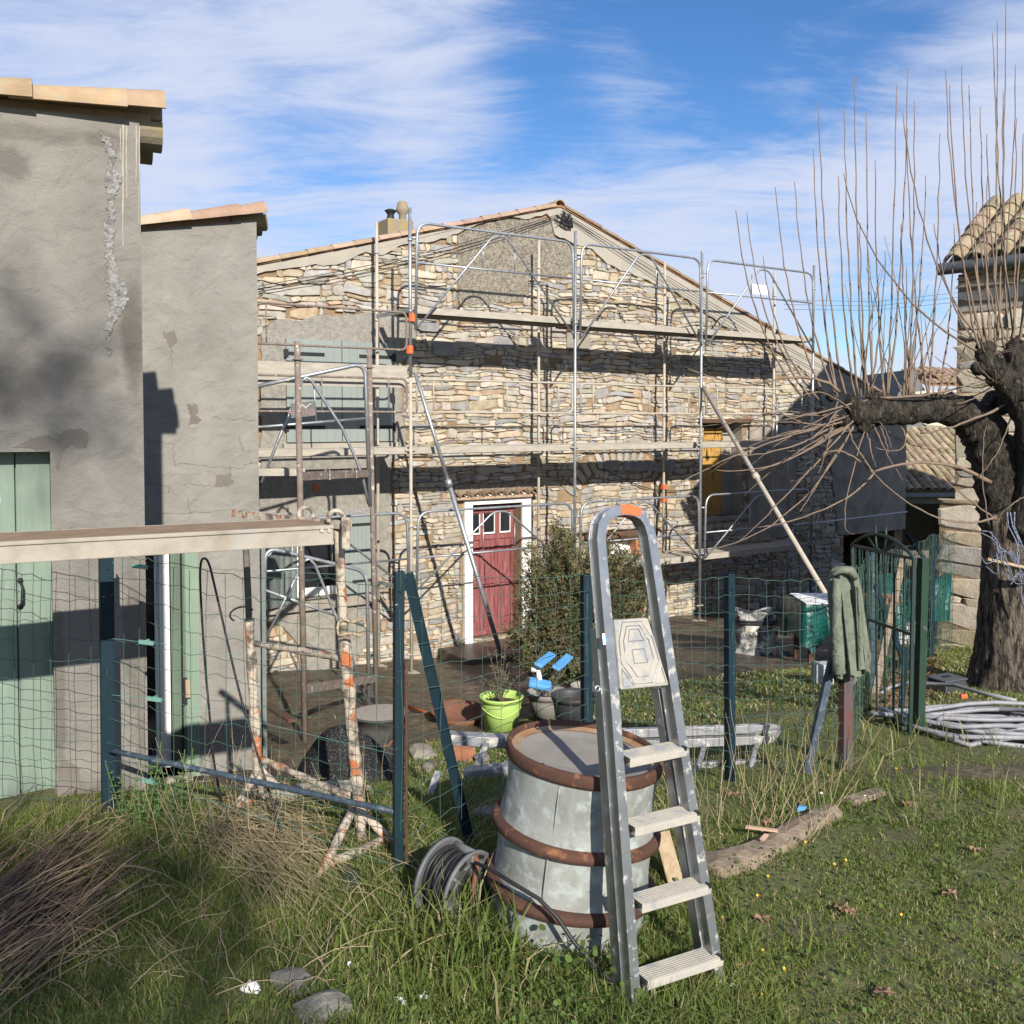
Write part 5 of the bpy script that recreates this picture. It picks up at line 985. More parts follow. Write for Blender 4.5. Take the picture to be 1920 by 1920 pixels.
mb = MB(); mb.lathe(bt, ax, [(.287, -.012), (.27, -.022), (.15, -.014), (0, -.016)], 56); dent(mb, .012); lid_ = mb.build('lid', M['drum_lid'], drum, True); mb = MB(); mb.lathe(bt, ax, [(.2865, -.0095), (.271, -.0195), (.250, -.0175)], 56); dent(mb, .012); mb.build('rust_ring', M['lid_rust'], lid_, True)
mb = MB(); mb.lathe(bt, ax, [(.286, -.02), (.284, .004), (.290, .012), (.300, .010), (.304, .002), (.304, -.026), (.300, -.038), (.291, -.040), (.289, -.03)], 56, closed=True); dent(mb, .012); mb.build('hoop', M['rust'], drum, True)
for h, r in ((-.272, .299), (-.495, .304)):
    mb = MB(); mb.lathe(bt + ax * h, ax, [(r - .006, -.014), (r - .006, .008), (r + .004, .010), (r + .022, .000), (r + .027, -.004), (r + .027, -.028), (r + .023, -.030), (r + .012, -.018)], 56, closed=True); dent(mb, .012); mb.build('hoop', M['rust'], drum, True)
mb = MB()
for a0, h0, h1 in ((-1.95, -.05, -.25), (-1.97, -.29, -.47), (-1.98, -.52, -.82)):
    v = ax.cross(u); e = Vector((0, -1, 0)); ang = math.atan2(Vector((math.cos(a0), math.sin(a0), 0)).dot(v), Vector((math.cos(a0), math.sin(a0), 0)).dot(u))
    def rp(h): return .305 if h > -.3 else .318
    mb.tube([bt + ax * (h0 + (h1 - h0) * k / 6) + (u * math.cos(ang) + v * math.sin(ang)) * {0: .284, 1: .303, 2: .287}[0 if h0 > -.2 else 1 if h0 > -.5 else 2] * (1.012) for k in range(7)], .004, 6)
mb.build('seam', M['drum'], drum, True)
mb = MB(); v = ax.cross(u)
for (x, y) in ((1004, 1440), (1016, 1444), (1036, 1452)):
    r_ = ray(x, y); k = 3.3; p = EYE + r_ * (3.37 / r_.y); h = (p - bt).dot(ax); rad = (p - bt - ax * h).normalized(); c = bt + ax * h + rad * .287; mb.tube([c - rad * .01, c + rad * .0035], .009 + .004 * (x == 1036), 9, jit=.2)
mb.build('rust_hole', M['dark'], drum)

# ------------------------------------------------------------------ step ladder
fl_, fr_ = G(1196, 1902), G(1345, 1858); wd = (fr_ - fl_); wd.z = 0; wd.normalize(); aw = Vector((-wd.y, wd.x, 0)); LEAN = R(10.5)
up = (Vector((0, 0, 1)) * math.cos(LEAN) + aw * math.sin(LEAN)); ln = wd.cross(up).normalized()      # ln points away from the viewer
if ln.y < 0: ln = -ln
lad = root('step_ladder', 'folded aluminium step ladder splattered with mortar, orange tape on its top rail', 'ladder', fl_)
def LP(x, y, off=0):                              # picture ray on the ladder's front plane pushed back by off
    r = ray(x, y); o = fl_ + ln * off; k = ln.dot(o - EYE) / ln.dot(r); return EYE + r * k
lo_l, lo_r = LP(1190, 1905), LP(1344, 1858)
path = [LP(1186, 1905), LP(1146, 1330), LP(1126, 1100), LP(1119, 1010)] + [LP(*p) for p in ((1122, 985), (1130, 970), (1145, 960), (1163, 957), (1182, 960), (1197, 968), (1207, 984), (1213, 1004))] + [LP(1228, 1100), LP(1262, 1330), LP(1345, 1860)]
mb = MB(); mb.sweep(path, ln, .026, .056); fr = mb.build('front_frame', M['alu'], lad, bev=.004)
mb = MB()                                        # raised lips of the rail profile
for off in (-.028, .028): mb.sweep([p + ln * off for p in path], ln, .036, .004)
mb.build('rail_lip', M['alu'], fr)
bo = .068
for (a, c) in (((1163, 1882), (1118, 1178)), ((1325, 1850), (1232, 1290))):
    mb = MB(); p, q_ = LP(*a, bo), LP(*c, bo); mb.bar(p, q_, wd, .024, .045); mb.bar(p + wd * .011, q_ + wd * .011, wd, .004, .055); mb.build('rear_leg', M['alu'], lad, bev=.003)
mb = MB(); p, q_ = LP(1166, 1862, bo), LP(1318, 1815, bo); mb.bar(p, q_, up, .035, .02); mb.build('rear_brace', M['alu_caked'], lad)
for (y, xl, xr) in ((1424, 1158, 1281), (1552, 1167, 1305), (1694, 1180, 1326), (1836, 1190, 1348)):
    pl_, pr_ = LP(xl + 3, y - 6, 0), LP(xr - 3, y - 6 - .31 * (xr - xl) * .62, 0); pr_.z = pl_.z; f = -ln; f.z = 0; f.normalize(); wd2 = (pr_ - pl_).normalized(); mb = MB()
    a0, a1 = -.040, .048; P0 = pl_ + wd2 * .012; P1 = pr_ - wd2 * .012
    mb.hexa([P0 + f * a1 - Vector((0, 0, .028)), P1 + f * a1 - Vector((0, 0, .028)), P1 + f * a0 - Vector((0, 0, .028)), P0 + f * a0 - Vector((0, 0, .028)), P0 + f * a1, P1 + f * a1, P1 + f * a0, P0 + f * a0])
    st = mb.build('step', M['alu_caked'], lad, bev=.003)
    mb = MB()
    for k in range(8):
        s = a0 + .008 + (a1 - a0 - .016) * k / 7; mb.bar(P0 + f * s + Vector((0, 0, .001)), P1 + f * s + Vector((0, 0, .001)), f, .0045, .004)
    mb.build('tread_rib', M['alu_caked'], st)
    for q_ in (P0, P1): mb = MB(); mb.bar(q_ + f * (a1 + .002) - wd2 * .008, q_ + f * a0 - wd2 * .008, wd2, .012, .012); mb.build('step_clip', M['rubber'], st)
# platform folded flat against the frame
pc = [LP(1148, 1162, -.012), LP(1212, 1158, -.012), LP(1252, 1285, -.012), LP(1160, 1294, -.012)]; mb = MB()
mb.hexa([p + ln * .02 for p in (pc[3], pc[2], pc[1], pc[0])] + [p - ln * .012 for p in (pc[3], pc[2], pc[1], pc[0])]); pf = mb.build('platform', M['alu_caked'], lad, bev=.008)
def PF(s, t): return (pc[0].lerp(pc[1], s)).lerp(pc[3].lerp(pc[2], s), t) - ln * .0135
mb = MB()
for poly in ([(.22, .04), (.78, .04), (.93, .3), (.93, .62), (.68, .93), (.32, .93), (.07, .62), (.07, .3)], [(.32, .1), (.68, .1), (.82, .32), (.82, .58), (.62, .83), (.38, .83), (.18, .58), (.18, .32)], [(.38, .15), (.62, .15), (.70, .32), (.30, .32)], [(.36, .44), (.66, .44), (.66, .64), (.36, .64)], [(.06, .7), (.28, .95), (.06, .95)], [(.94, .7), (.94, .95), (.72, .95)]):
    pts = [PF(*p) for p in poly]; mb.tube(pts + [pts[0]], .0022, 5)
mb.build('embossing', M['alu_old'], pf)
mb = MB(); c = [LP(1158, 966, -.032), LP(1197, 960, -.032), LP(1195, 972, -.032), LP(1164, 975, -.032)]; mb.sweep([LP(1156, 957), LP(1170, 956.5), LP(1192, 962)], ln, .034, .064); mb.build('orange_tape', M['orange'], lad)
mb = MB(); a = [LP(1129, 1188, -.0295), LP(1141, 1187, -.0295), LP(1143, 1208, -.0295), LP(1131, 1209, -.0295)]; mb.add(a, [(0, 1, 2, 3)]); stk = mb.build('sticker', M['white'], lad)
mb = MB(); c = LP(1138, 1200, -.031); mb.tube([c, c - ln * .001], .006, 10); mb.build('sticker_mark', M['blue'], stk)
for y in (1400, 1528, 1655, 1795):
    mb = MB(); k = (y - 1330) / 575; c = LP(1146 + 40 * k - 8, y, .034); mb.tube([c - ln * .02, c + ln * .025], .008, 8); mb.build('hinge_stay', M['rubber'], lad)
mb = MB(); c = LP(1118, 1291, bo - .024); mb.lathe(c, ln, [(.006, 0), (.013, 0), (.013, -.012), (.006, -.012)], 12, closed=True); mb.build('hinge_tube', M['alu'], lad, True)

# ------------------------------------------------------------------ cable reel and its cable
rc = at(852, 1655, 3.66); rax = Vector((.80, -.60, -.10)).normalized()
reel = root('cable_reel', 'grey plastic cable reel wound with black cable, lying in the grass left of the drum', 'cable reel', rc - Vector((0, 0, .16)))
for s in (-1, 1):
    mb = MB(); c = rc + rax * (.072 * s); R_ = .152; uu = rax.orthogonal().normalized(); n = 40
    mb.lathe(c, rax, [(.055, -.005), (R_ - .012, -.005), (R_, -.010), (R_, .010), (R_ - .012, .005), (.055, .005)], n, closed=True)
    vv = rax.cross(uu)
    for k in range(7):
        a = 2 * math.pi * k / 7; d = uu * math.cos(a) + vv * math.sin(a); mb.bar(c + d * .06 + rax * .006 * s, c + d * .14 + rax * .006 * s, rax, .012, .01)
        e = uu * math.cos(a + .45) + vv * math.sin(a + .45); mb.bar(c + d * .11 + rax * .006 * s, c + e * .11 + rax * .006 * s, rax, .010, .006)
    fl2 = mb.build('flange', M['reel'], reel, True)
    mb = MB()
    for k in range(7):
        a = 2 * math.pi * (k + .5) / 7
        for rad in (.076, .128):
            d = uu * math.cos(a) + vv * math.sin(a); q_ = c + d * rad + rax * .0058 * s; tg = rax.cross(d); ww = .020 if rad > .1 else .011; mb.add([q_ - tg * ww - d * .008, q_ + tg * ww - d * .008, q_ + tg * ww * 1.15 + d * .008, q_ - tg * ww * 1.15 + d * .008], [(0, 1, 2, 3)])
    mb.build('slot', M['dark'], fl2)
mb = MB(); uu = rax.orthogonal().normalized(); vv = rax.cross(uu); pts = []
for i in range(12 * 22): a = 2 * math.pi * i / 22; pts.append(rc + rax * (-.058 + .116 * i / (12 * 22) + .004 * math.sin(a * 2.3)) + (uu * math.cos(a) + vv * math.sin(a)) * (.118 + .008 * math.sin(i * .37)))
mb.tube(pts, .0068, 6); mb.lathe(rc, rax, [(.108, -.065), (.108, .065)], 24); mb.build('wound_cable', M['cable'], reel, True)
mb = MB(); h0 = at(842, 1580, 3.80); h1 = at(886, 1600, 3.62); mb.tube([h0, h0.lerp(h1, .5) + Vector((0, 0, .004)), h1], .016, 10); mb.build('handle', M['reel'], reel, True)
mb = MB(); mb.tube([h1, at(895, 1616, 3.6), at(890, 1650, 3.6), at(884, 1690, 3.6), at(872, 1715, 3.62)], .011, 8); mb.build('stand', M['rust_pan'], reel, True); mb = MB(); mb.tube([h0, at(830, 1600, 3.84), at(828, 1640, 3.86)], .010, 8); mb.build('stand', M['rust_pan'], reel, True)
pts = [(893, 1618, 3.55), (920, 1630, 3.42), (960, 1655, 3.34), (1010, 1685, 3.28), (1045, 1720, 3.24), (1075, 1765, 3.22), (1110, 1805, 3.18), (1150, 1842, 3.13), (1190, 1872, 3.07), (1230, 1908, 2.98), (1262, 1945, 2.9)]
pw = [at(*p) for p in pts]; 
mb = MB(); mb.tube(pw, .0075, 8); tag(mb.build('power_cable', M['cable'], None, True), 'black power cable running from the reel past the drum to the ladder foot', 'cable')

# ------------------------------------------------------------------ stake behind the drum
mb = MB(); mb.bar(at(1298, 1770, 3.75), at(1240, 1560, 3.98), (1, .2, 0), .07, .022); tag(mb.build('wooden_stake', M['wood'], None, bev=.004), 'split wooden stake propped behind the drum beside the ladder', 'stake')

# ------------------------------------------------------------------ aluminium ladder on its side and a small platform
al = root('aluminium_ladder', 'mud stained aluminium ladder lying on its side in the grass behind the fence', 'ladder', G(1330, 1500))
A0, A1 = at(965, 1402, 5.45), at(1440, 1384, 5.75); B0, B1 = at(930, 1500, 5.15), at(1415, 1478, 5.42)
for (a, c, wa) in ((A0, A1, .075), (A0 + Vector((0, .06, .05)), A1 + Vector((.06, .06, .05)), .07), (B0, B1, .075), (B0 + Vector((0, .22, .06)), B1 + Vector((.1, .25, .06)), .06)):
    mb = MB(); mb.bar(a, c, (0, 0, 1), .03, wa); mb.bar(a + Vector((0, -wa / 2, 0)), c + Vector((0, -wa / 2, 0)), (0, 0, 1), .05, .004); mb.build('stile', M['alu_old'], al, bev=.004)
mb = MB(); mb.bar(A1, A1 + Vector((.08, .12, .02)), (0, 0, 1), .05, .06); mb.build('hinge', M['alu_old'], al)
for k in range(9):
    s = .1 + .86 * k / 8; mb = MB(); mb.tube([A0.lerp(A1, s), B0.lerp(B1, s)], .017, 8); mb.build('rung', M['alu_old'], al, True)
pf2 = root('small_step_platform', 'small grey step platform with three treads tipped over by the wire fence', 'step stool', G(900, 1570))
for (x0, y0, x1, y1, d, h) in ((832, 1377, 955, 1384, 5.9, .06), (872, 1446, 958, 1436, 5.3, .055), (740, 1600, 958, 1552, 4.75, .05), (818, 1550, 950, 1530, 4.9, .05)):
    mb = MB(); a, c = at(x0, y0, d), at(x1, y1, d - .02); mb.bar(a, c, (0, 0, 1), .025, .09); mb.bar(a - Vector((0, .045, .02)), c - Vector((0, .045, .02)), (0, 0, 1), h, .004); mb.build('tread', M['alu_old'], pf2, bev=.003)
for (x0, y0, d0, x1, y1, d1) in ((760, 1612, 4.6, 822, 1448, 5.05), (912, 1395, 5.8, 868, 1510, 5.1), (884, 1458, 5.25, 872, 1560, 4.8), (906, 1458, 5.25, 884, 1580, 4.75), (955, 1450, 5.3, 925, 1570, 4.8)):
    mb = MB(); mb.bar(at(x0, y0, d0), at(x1, y1, d1), (1, 0, 0), .035, .02); mb.build('leg', M['alu_old'], pf2)
mb = MB(); mb.bar(at(752, 1523, 5.0), at(952, 1470, 5.35), (0, 0, 1), .035, .07); tag(mb.build('timber_batten', M['wood'], None, bev=.003), 'pale timber batten lying across the grass by the tilted step platform', 'timber')

# ------------------------------------------------------------------ heap, bucket and mesh roll
c = G(632, 1480); c.y += .35
mb = MB(); n, m_ = 30, 9; rr = random.Random(4); vs = []; tip = at(640, 1362, c.y - .1)
for i in range(m_ + 1):
    s = i / m_
    for k in range(n):
        a = 2 * math.pi * k / n; rad = (.02 + .37 * (s ** 1.12)) * (1 + .10 * math.sin(a * 5 + 1) * s + .05 * math.sin(a * 11) * s); p = tip.lerp(Vector((c.x, c.y, gz(c.x, c.y) - .03)), s ** 1.0); z = tip.z + (p.z - tip.z) * (s + .03 * math.sin(math.pi * s))
        rad *= 1 - .22 * max(0, math.cos(a)); vs.append(Vector((p.x + rad * math.cos(a) + .03 * s, p.y + rad * math.sin(a) * .8, z + .012 * math.sin(a * 7) * s)))
mb.add(vs, [(i * n + k, i * n + (k + 1) % n, i * n + n + (k + 1) % n, i * n + n + k) for i in range(m_) for k in range(n)] + [tuple(range(n))])
tag(mb.build('covered_heap', M['tarp'], None, True), 'cone shaped heap covered by a dusty black tarpaulin in front of the bucket', 'tarpaulin')
c = G(712, 1425); Yb = c.y; tz = at(713, 1338, Yb).z; bk = root('mortar_bucket', 'big black mortar bucket topped with dried cement behind the tarpaulin heap', 'bucket', c)
rb_ = .5 * 106 / F_PX * Yb; h_ = tz - c.z; o = Vector((at(713, 1338, Yb).x, Yb, c.z))
mb = MB(); mb.lathe(o, (0, 0, 1), [(0, 0), (rb_ * .72, 0), (rb_ * .92, h_ * .75), (rb_ * .95, h_ * .97), (rb_ * 1.03, h_ * .97), (rb_ * 1.03, h_ + .012), (rb_ * .97, h_ + .012), (rb_ * .95, h_ - .03)], 36); mb.build('body', M['bucket'], bk, True)
mb = MB(); mb.lathe(o, (0, 0, 1), [(rb_ * 1.0, h_ + .013), (rb_ * .5, h_ + .02), (0, h_ + .016)], 36); mb.build('cement', M['cement_top'], bk, True)
mb = MB(); mb.tube([o + Vector((-rb_, -.05, h_ * .8)), o + Vector((-rb_ * .4, -rb_ * .95, h_ * .42)), o + Vector((rb_ * .4, -rb_ * .95, h_ * .5)), o + Vector((rb_, -.05, h_ * .85))], .010, 7); mb.build('handle', M['rust_pan'], bk, True)
mb = MB(); a, c2 = at(592, 1518, 4.95), at(785, 1492, 5.2); mb.tube([a.lerp(c2, i / 10) for i in range(11)], [.045 * random.uniform(.92, 1.08) for _ in range(11)], 12); tag(mb.build('mesh_roll', M['nest'], None, True), 'roll of black plastic mesh lying along the stone edging', 'roll')
# stones of the bed edging
rr = random.Random(33)
for (x, y, s, lab) in ((545, 1492, .13, 'flat mossy edging stone left of the black mesh roll'), (640, 1488, .16, 'pale edging stone under the tarpaulin heap'), (700, 1462, .15, 'long pale edging stone right of the tarpaulin heap'), (805, 1440, .12, 'grey edging stone beside the tilted step platform'), (790, 1415, .20, 'mossy concrete kerb block near the black bucket'), (905, 1425, .13, 'cream stone block beside the brick under the platform'), (930, 1530, .10, 'small pale stone by the drum and platform'), (795, 1218, .22, 'rough pale stone block at the foot of the house wall')):
    p = G(x, y); mb = MB(); s *= .72 if y > 1300 else 1; mb.rock(p + Vector((0, 0, s * .1)), s * 1.5, s * .8, s * .45, seed=x); tag(mb.build('edging_stone' if y > 1300 else 'stone_block', M['rock'] if y != 1415 else M['concrete'], None, False), lab, 'stone')
p = G(862, 1425); mb = MB(); mb.bar(p + Vector((-.06, .05, .06)), p + Vector((.12, -.05, .06)), (0, 0, 1), .11, .11); tag(mb.build('brick', M['brick'], None, bev=.006), 'terracotta brick standing in grass by the tilted step platform', 'brick')
# rusty pan and orange handled shovel
p = G(860, 1352); mb = MB(); mb.lathe(p + Vector((0, 0, .02)), (.05, -.1, 1), [(0, 0), (.22, 0), (.30, .10), (.31, .10), (.225, -.012), (0, -.012)], 28); tag(mb.build('rusty_pan', M['rust_pan'], None, True), 'shallow rusty metal pan on the wet yard left of the lime green pot', 'pan')
p0, p1 = at(765, 1325, p.y + .5), at(850, 1352, p.y); sh = root('shovel', 'shovel with an orange handle resting on the rusty pan', 'shovel', p1); mb = MB(); mb.tube([p0, p1], .019, 9); mb.build('shaft', M['orange_handle'], sh, True); mb = MB(); mb.bar(p1, p1 + (p1 - p0).normalized() * .28, (0, .6, 1), .015, .2); mb.build('blade', M['rust_pan'], sh)
p0, p1 = at(492, 1316, 8.9), at(550, 1352, 8.3); mb = MB(); mb.bar(p0, p1, (0, .3, 1), .03, .10); tag(mb.build('offcut', M['lintel'], None, bev=.006), 'dark brown timber offcut lying on the wet yard left of the frame', 'timber')

# ------------------------------------------------------------------ plant pots
def pot(name, label, x, yb, yt, wpx, m, rim=.04, taper=.72, soil=True, grp=None):
    p = G(x, yb); Y = p.y; h = (at(x, yt, Y).z - p.z); r = .5 * wpx / F_PX * Y; rt = root(name, label, 'plant pot', p, 0, grp); mb = MB()
    mb.lathe(p, (0, 0, 1), [(0, .0), (r * taper, .0), (r * .93, h - rim * 1.6), (r * .94, h - rim), (r * 1.0, h - rim), (r * 1.03, h - .008), (r * 1.02, h), (r * .96, h), (r * .90, h - rim), (r * .88, h - rim * 2.2)], 36); mb.build('body', m, rt, True)
    if soil: mb = MB(); mb.lathe(p, (0, 0, 1), [(r * .89, h - rim * 2), (0, h - rim * 1.9)], 24); mb.build('soil', M['soil'], rt)
    return p, h, r
pA = pot('plant_pot', 'lime green plastic pot holding a small olive plant', 940, 1369, 1304, 82, M['lime_pot'])
mb = MB(); p, h, r = pA; mb.tube([p + Vector((r * .93 * math.sin(a), -r * .93 * math.cos(a) * .98, h * (.62 + .22 * abs(math.sin(a)) ** 1.5 - .12))) for a in np.linspace(-1.4, 1.4, 14)], .006, 6); tag(mb.build('pot_handle', M['lime_pot'], bpy.data.objects['plant_pot'], True))
pB = pot('plant_pot', 'grey pot with a pale rim between the lime pot and the black pot', 1028, 1345, 1296, 80, M['grey_pot'], .055)
pC = pot('plant_pot', 'wide black pot standing just behind the drum lid', 1076, 1375, 1302, 86, M['black_pot'])
pD = pot('plant_pot', 'low grey bowl pot behind the black pot and fence post', 1097, 1322, 1284, 56, M['grey_pot'], .04, .8)
# blue plastic garden object
c = at(1035, 1262, 9.7); bl = root('blue_plastic_seat', 'blue plastic seat with two raised flaps on a white tube behind the pots', 'plastic seat', G(1030, 1330))
for (x0, y0, x1, y1) in ((1008, 1246, 1036, 1230), (1042, 1252, 1068, 1234)):
    mb = MB(); a, q_ = at(x0, y0 + 2, 9.5), at(x1, y1 - 4, 9.95); mb.bar(a, q_, (.9, .1, -.35), .095, .035); mb.build('flap', M['blue'], bl, bev=.016)
mb = MB(); mb.tube([at(996, 1255, 9.6), at(1008, 1256, 9.6), at(1011, 1268, 9.6), at(1012, 1290, 9.6)], .028, 10); mb.build('tube', M['white'], bl, True)
mb = MB(); q_ = at(1015, 1282, 9.55); mb.bar(q_ - Vector((.13, 0, -.02)), q_ + Vector((.10, 0, -.03)), (0, 1, .3), .14, .06); mb.build('base', M['blue'], bl, bev=.02)

# ------------------------------------------------------------------ sack, table with green sheet, crate
c = G(1415, 1226); Y = c.y; mb = MB(); n, m_ = 26, 12; rr = random.Random(8); vs = []; W_ = .5 * 76 / F_PX * Y; H_ = at(1415, 1146, Y).z - c.z
for i in range(m_ + 1):
    s = i / m_
    for k in range(n):
        a = 2 * math.pi * k / n; sq = (abs(math.cos(a)) ** 4 + abs(math.sin(a)) ** 4) ** -.25; rad = W_ * sq * (1.0 - .10 * s + .06 * math.sin(a * 4 + s * 5) + .05 * math.sin(a * 9 + s * 11)) * (1 + rr.uniform(-.03, .03)); 
        vs.append(c + Vector((rad * math.cos(a), rad * math.sin(a) * .8, H_ * s * (1 + .06 * math.sin(a * 3) * s))))
for k in range(n): a = 2 * math.pi * k / n; vs.append(c + Vector((W_ * .75 * math.cos(a), W_ * .6 * math.sin(a), H_ * (.80 + .05 * math.sin(a * 4)))))
mb.add(vs, [(i * n + k, i * n + (k + 1) % n, i * n + n + (k + 1) % n, i * n + n + k) for i in range(m_ + 1) for k in range(n)] + [tuple(range((m_ + 1) * n, (m_ + 2) * n))])
q_ = c + Vector((W_ * .9, -W_ * .5, 0)); mb.add([q_ + Vector((0, 0, .18)), q_ + Vector((.16, -.1, .06)), q_ + Vector((.30, -.12, .0)), q_ + Vector((.05, -.05, .0))], [(0, 1, 2, 3)])
sk = root('builders_sack', 'torn grey and white builders sack of rubble in the shade by the wall', 'sack', c); mb.build('bag', M['sack'], sk, False)
mb = MB()
for dz in (.02, .05): mb.tube([c + Vector((W_ * 1.03 * math.cos(a) * (abs(math.cos(a)) ** 4 + abs(math.sin(a)) ** 4) ** -.25, W_ * .85 * math.sin(a) * (abs(math.cos(a)) ** 4 + abs(math.sin(a)) ** 4) ** -.25, H_ * .74 + dz)) for a in np.linspace(0, 2 * math.pi, 30)], .012, 6)
mb.build('strap', M['iron'], sk)
c = G(1520, 1268); c2 = G(1690, 1262); Y = 10.2; tb = root('work_table', 'low table covered by a hanging green plastic sheet near the gate', 'table', G(1600, 1265))
z1 = at(1600, 1134, Y).z; x0, x1 = at(1508, 1134, Y).x, at(1700, 1134, Y).x; mb = MB(); n = 40; vs = []
mS = 10
for k in range(-mS, n + 1):
    s = max(0, k) / n; back = max(0, -k) / mS * .66; low = .30 + .06 * math.sin(k * .5) + .16 * math.exp(-(s * n - 3) ** 2 / 30)
    for j in range(6):
        f = (0, .12, .35, .6, .82, 1)[j]; px_ = x0 + (x1 - x0) * s - (.0 if k > 0 else (.02 + .03 * f + .025 * math.sin(k * 1.7) * f)); py_ = Y + back - (0 if k < 0 else (.02 + .05 * f + .045 * math.sin(k * .9) * f + .025 * math.sin(k * 2.3) * f))
        vs.append(Vector((px_, py_, z1 + .004 - f * low)))
o_ = len(vs); 
mb.add(vs, [(k * 6 + j, k * 6 + j + 1, k * 6 + 7 + j, k * 6 + 6 + j) for k in range(n + mS) for j in range(5)])
mb.build('plastic_sheet', M['green_sheet'], tb, True)
mb = MB(); Z = lambda x, y: None
mb.hexa([Vector((x0 + .02, Y + .02, z1 - .04)), Vector((x1, Y + .02, z1 - .04)), Vector((x1, Y + .65, z1 - .04)), Vector((x0 + .02, Y + .65, z1 - .04)), Vector((x0 + .02, Y + .02, z1 - .004)), Vector((x1, Y + .02, z1 - .004)), Vector((x1, Y + .65, z1 - .004)), Vector((x0 + .02, Y + .65, z1 - .004))]); mb.build('table_top', M['wood'], tb)
for xx in (x0 + .1, x1 - .08):
    for yy in (Y + .08, Y + .6):
        mb = MB(); mb.bar(Vector((xx, yy, gz(xx, yy) - .03)), Vector((xx, yy, z1 - .04)), (1, 0, 0), .05, .05); mb.build('leg', M['lintel'], tb)
mb = MB(); a = Vector((x0 + .02, Y - .0, z1 + .006)); mb.hexa([a, a + Vector((.5, 0, 0)), a + Vector((.5, .6, 0)), a + Vector((0, .6, 0)), a + Vector((0, 0, .012)), a + Vector((.5, 0, .012)), a + Vector((.5, .6, .012)), a + Vector((0, .6, .012))]); tag(mb.build('white_board', M['white'], None), 'white board lying on the left end of the sheeted table', 'board')
rr = random.Random(5)
for k in range(4):
    a = Vector((x0 + .62 + k * .11, Y + .05, z1 + .008)); mb = MB(); mb.hexa([a, a + Vector((.09, 0, 0)), a + Vector((.09, .3, 0)), a + Vector((0, .3, 0)), a + Vector((0, 0, .05)), a + Vector((.09, 0, .05)), a + Vector((.09, .3, .05)), a + Vector((0, .3, .05))]); tag(mb.build('roof_tile_stack', M['brick'], None), 'reddish clay brick in the row along the sheeted table', 'brick', 'bricks lying in a row on the sheeted table')
p = G(1542, 1282); mb = MB(); mb.hexa([p + Vector((sx * .08, sy * .08, sz)) for sz in (-.02, .19) for sx, sy in ((-1, -1), (1, -1), (1, 1), (-1, 1))]); tag(mb.build('plastic_box', M['blockwork'], None, bev=.01), 'pale plastic box on the ground below the sheeted table', 'box')

# ------------------------------------------------------------------ coat hung on the fence post
cc = at(1590, 1100, 5.27); mb = MB(); n = 96; tri = lambda v: 2 * abs(2 * ((v / 6.2832) % 1) - 1) - 1; rows = [(1062, 15, .045), (1067, 22, .06), (1082, 29, .075), (1110, 32, .08), (1145, 33, .085), (1180, 34, .09), (1215, 36, .095), (1245, 36, .10), (1270, 35, .10)]; vs = []; rr = random.Random(2)
cxs = [1583, 1581, 1581, 1584, 1587, 1591, 1594, 1596, 1597]
for j, ((y, hw, dp), cx_) in enumerate(zip(rows, cxs)):
    for k in range(n):
        a = 2 * math.pi * k / n; fold = 1 + (.42 * tri(a * 7 + .22 * j + .5 * math.sin(j * .9)) + .22 * tri(a * 13 + j * .35 + 1) + rr.uniform(-.05, .05)) * sst(0, 3, j); x = cx_ + hw * math.cos(a) * (1 + .04 * math.sin(a * 7)); yy = 5.30 - dp * math.sin(a) * fold
        yo = (0 if j < 7 else (-16 * sst(.2, 1, math.cos(a)) + 18 * math.exp(-((a - 4.3) ** 2) * 2) - 4 * math.sin(a * 5)))
        vs.append(at(x, y + yo, yy))
vs.append(at(1584, 1061, 5.3))
mb.add(vs, [(j * n + k, j * n + (k + 1) % n, j * n + n + (k + 1) % n, j * n + n + k) for j in range(len(rows) - 1) for k in range(n)] + [(k, (k + 1) % n, len(rows) * n) for k in range(n)])
coat = root('hung_jacket', 'faded sage green jacket draped over the top of a fence post', 'jacket', at(1590, 1075, 5.3)); mb.build('body', M['sage_cloth'], coat, True)
mb = MB(); vs = []
for k in range(13):
    s = k / 12
    for q_ in range(7): u_ = q_ / 6; vs.append(at(1604 + 6 * s + (8 + 20 * s ** 1.5) * u_, 1100 + 158 * s + 16 * u_ * s - 10 * s * math.sin(u_ * 3.1), 5.19 + .05 * u_ + .02 * math.sin(u_ * 7 + s * 3)))
mb.add(vs, [(k * 7 + q_, k * 7 + q_ + 1, k * 7 + 8 + q_, k * 7 + 7 + q_) for k in range(12) for q_ in range(6)]); mb.build('front_panel', M['sage_cloth'], coat, True)
mb = MB(); pts = [(1570, 1085, 5.2), (1568, 1130, 5.18), (1569, 1180, 5.17), (1571, 1225, 5.17), (1573, 1262, 5.17)]; mb.tube(smooth([at(*p) for p in pts]), [.024 + .012 * k / 20 for k in range(21)], 12, jit=.12); mb.build('sleeve', M['sage_cloth'], coat, True)
mb = MB(); mb.tube([at(1561, 1078, 5.2), at(1576, 1068, 5.19), at(1592, 1070, 5.2), at(1604, 1085, 5.22)], [.012, .02, .022, .015], 9); mb.build('collar', M['sage_cloth'], coat, True)

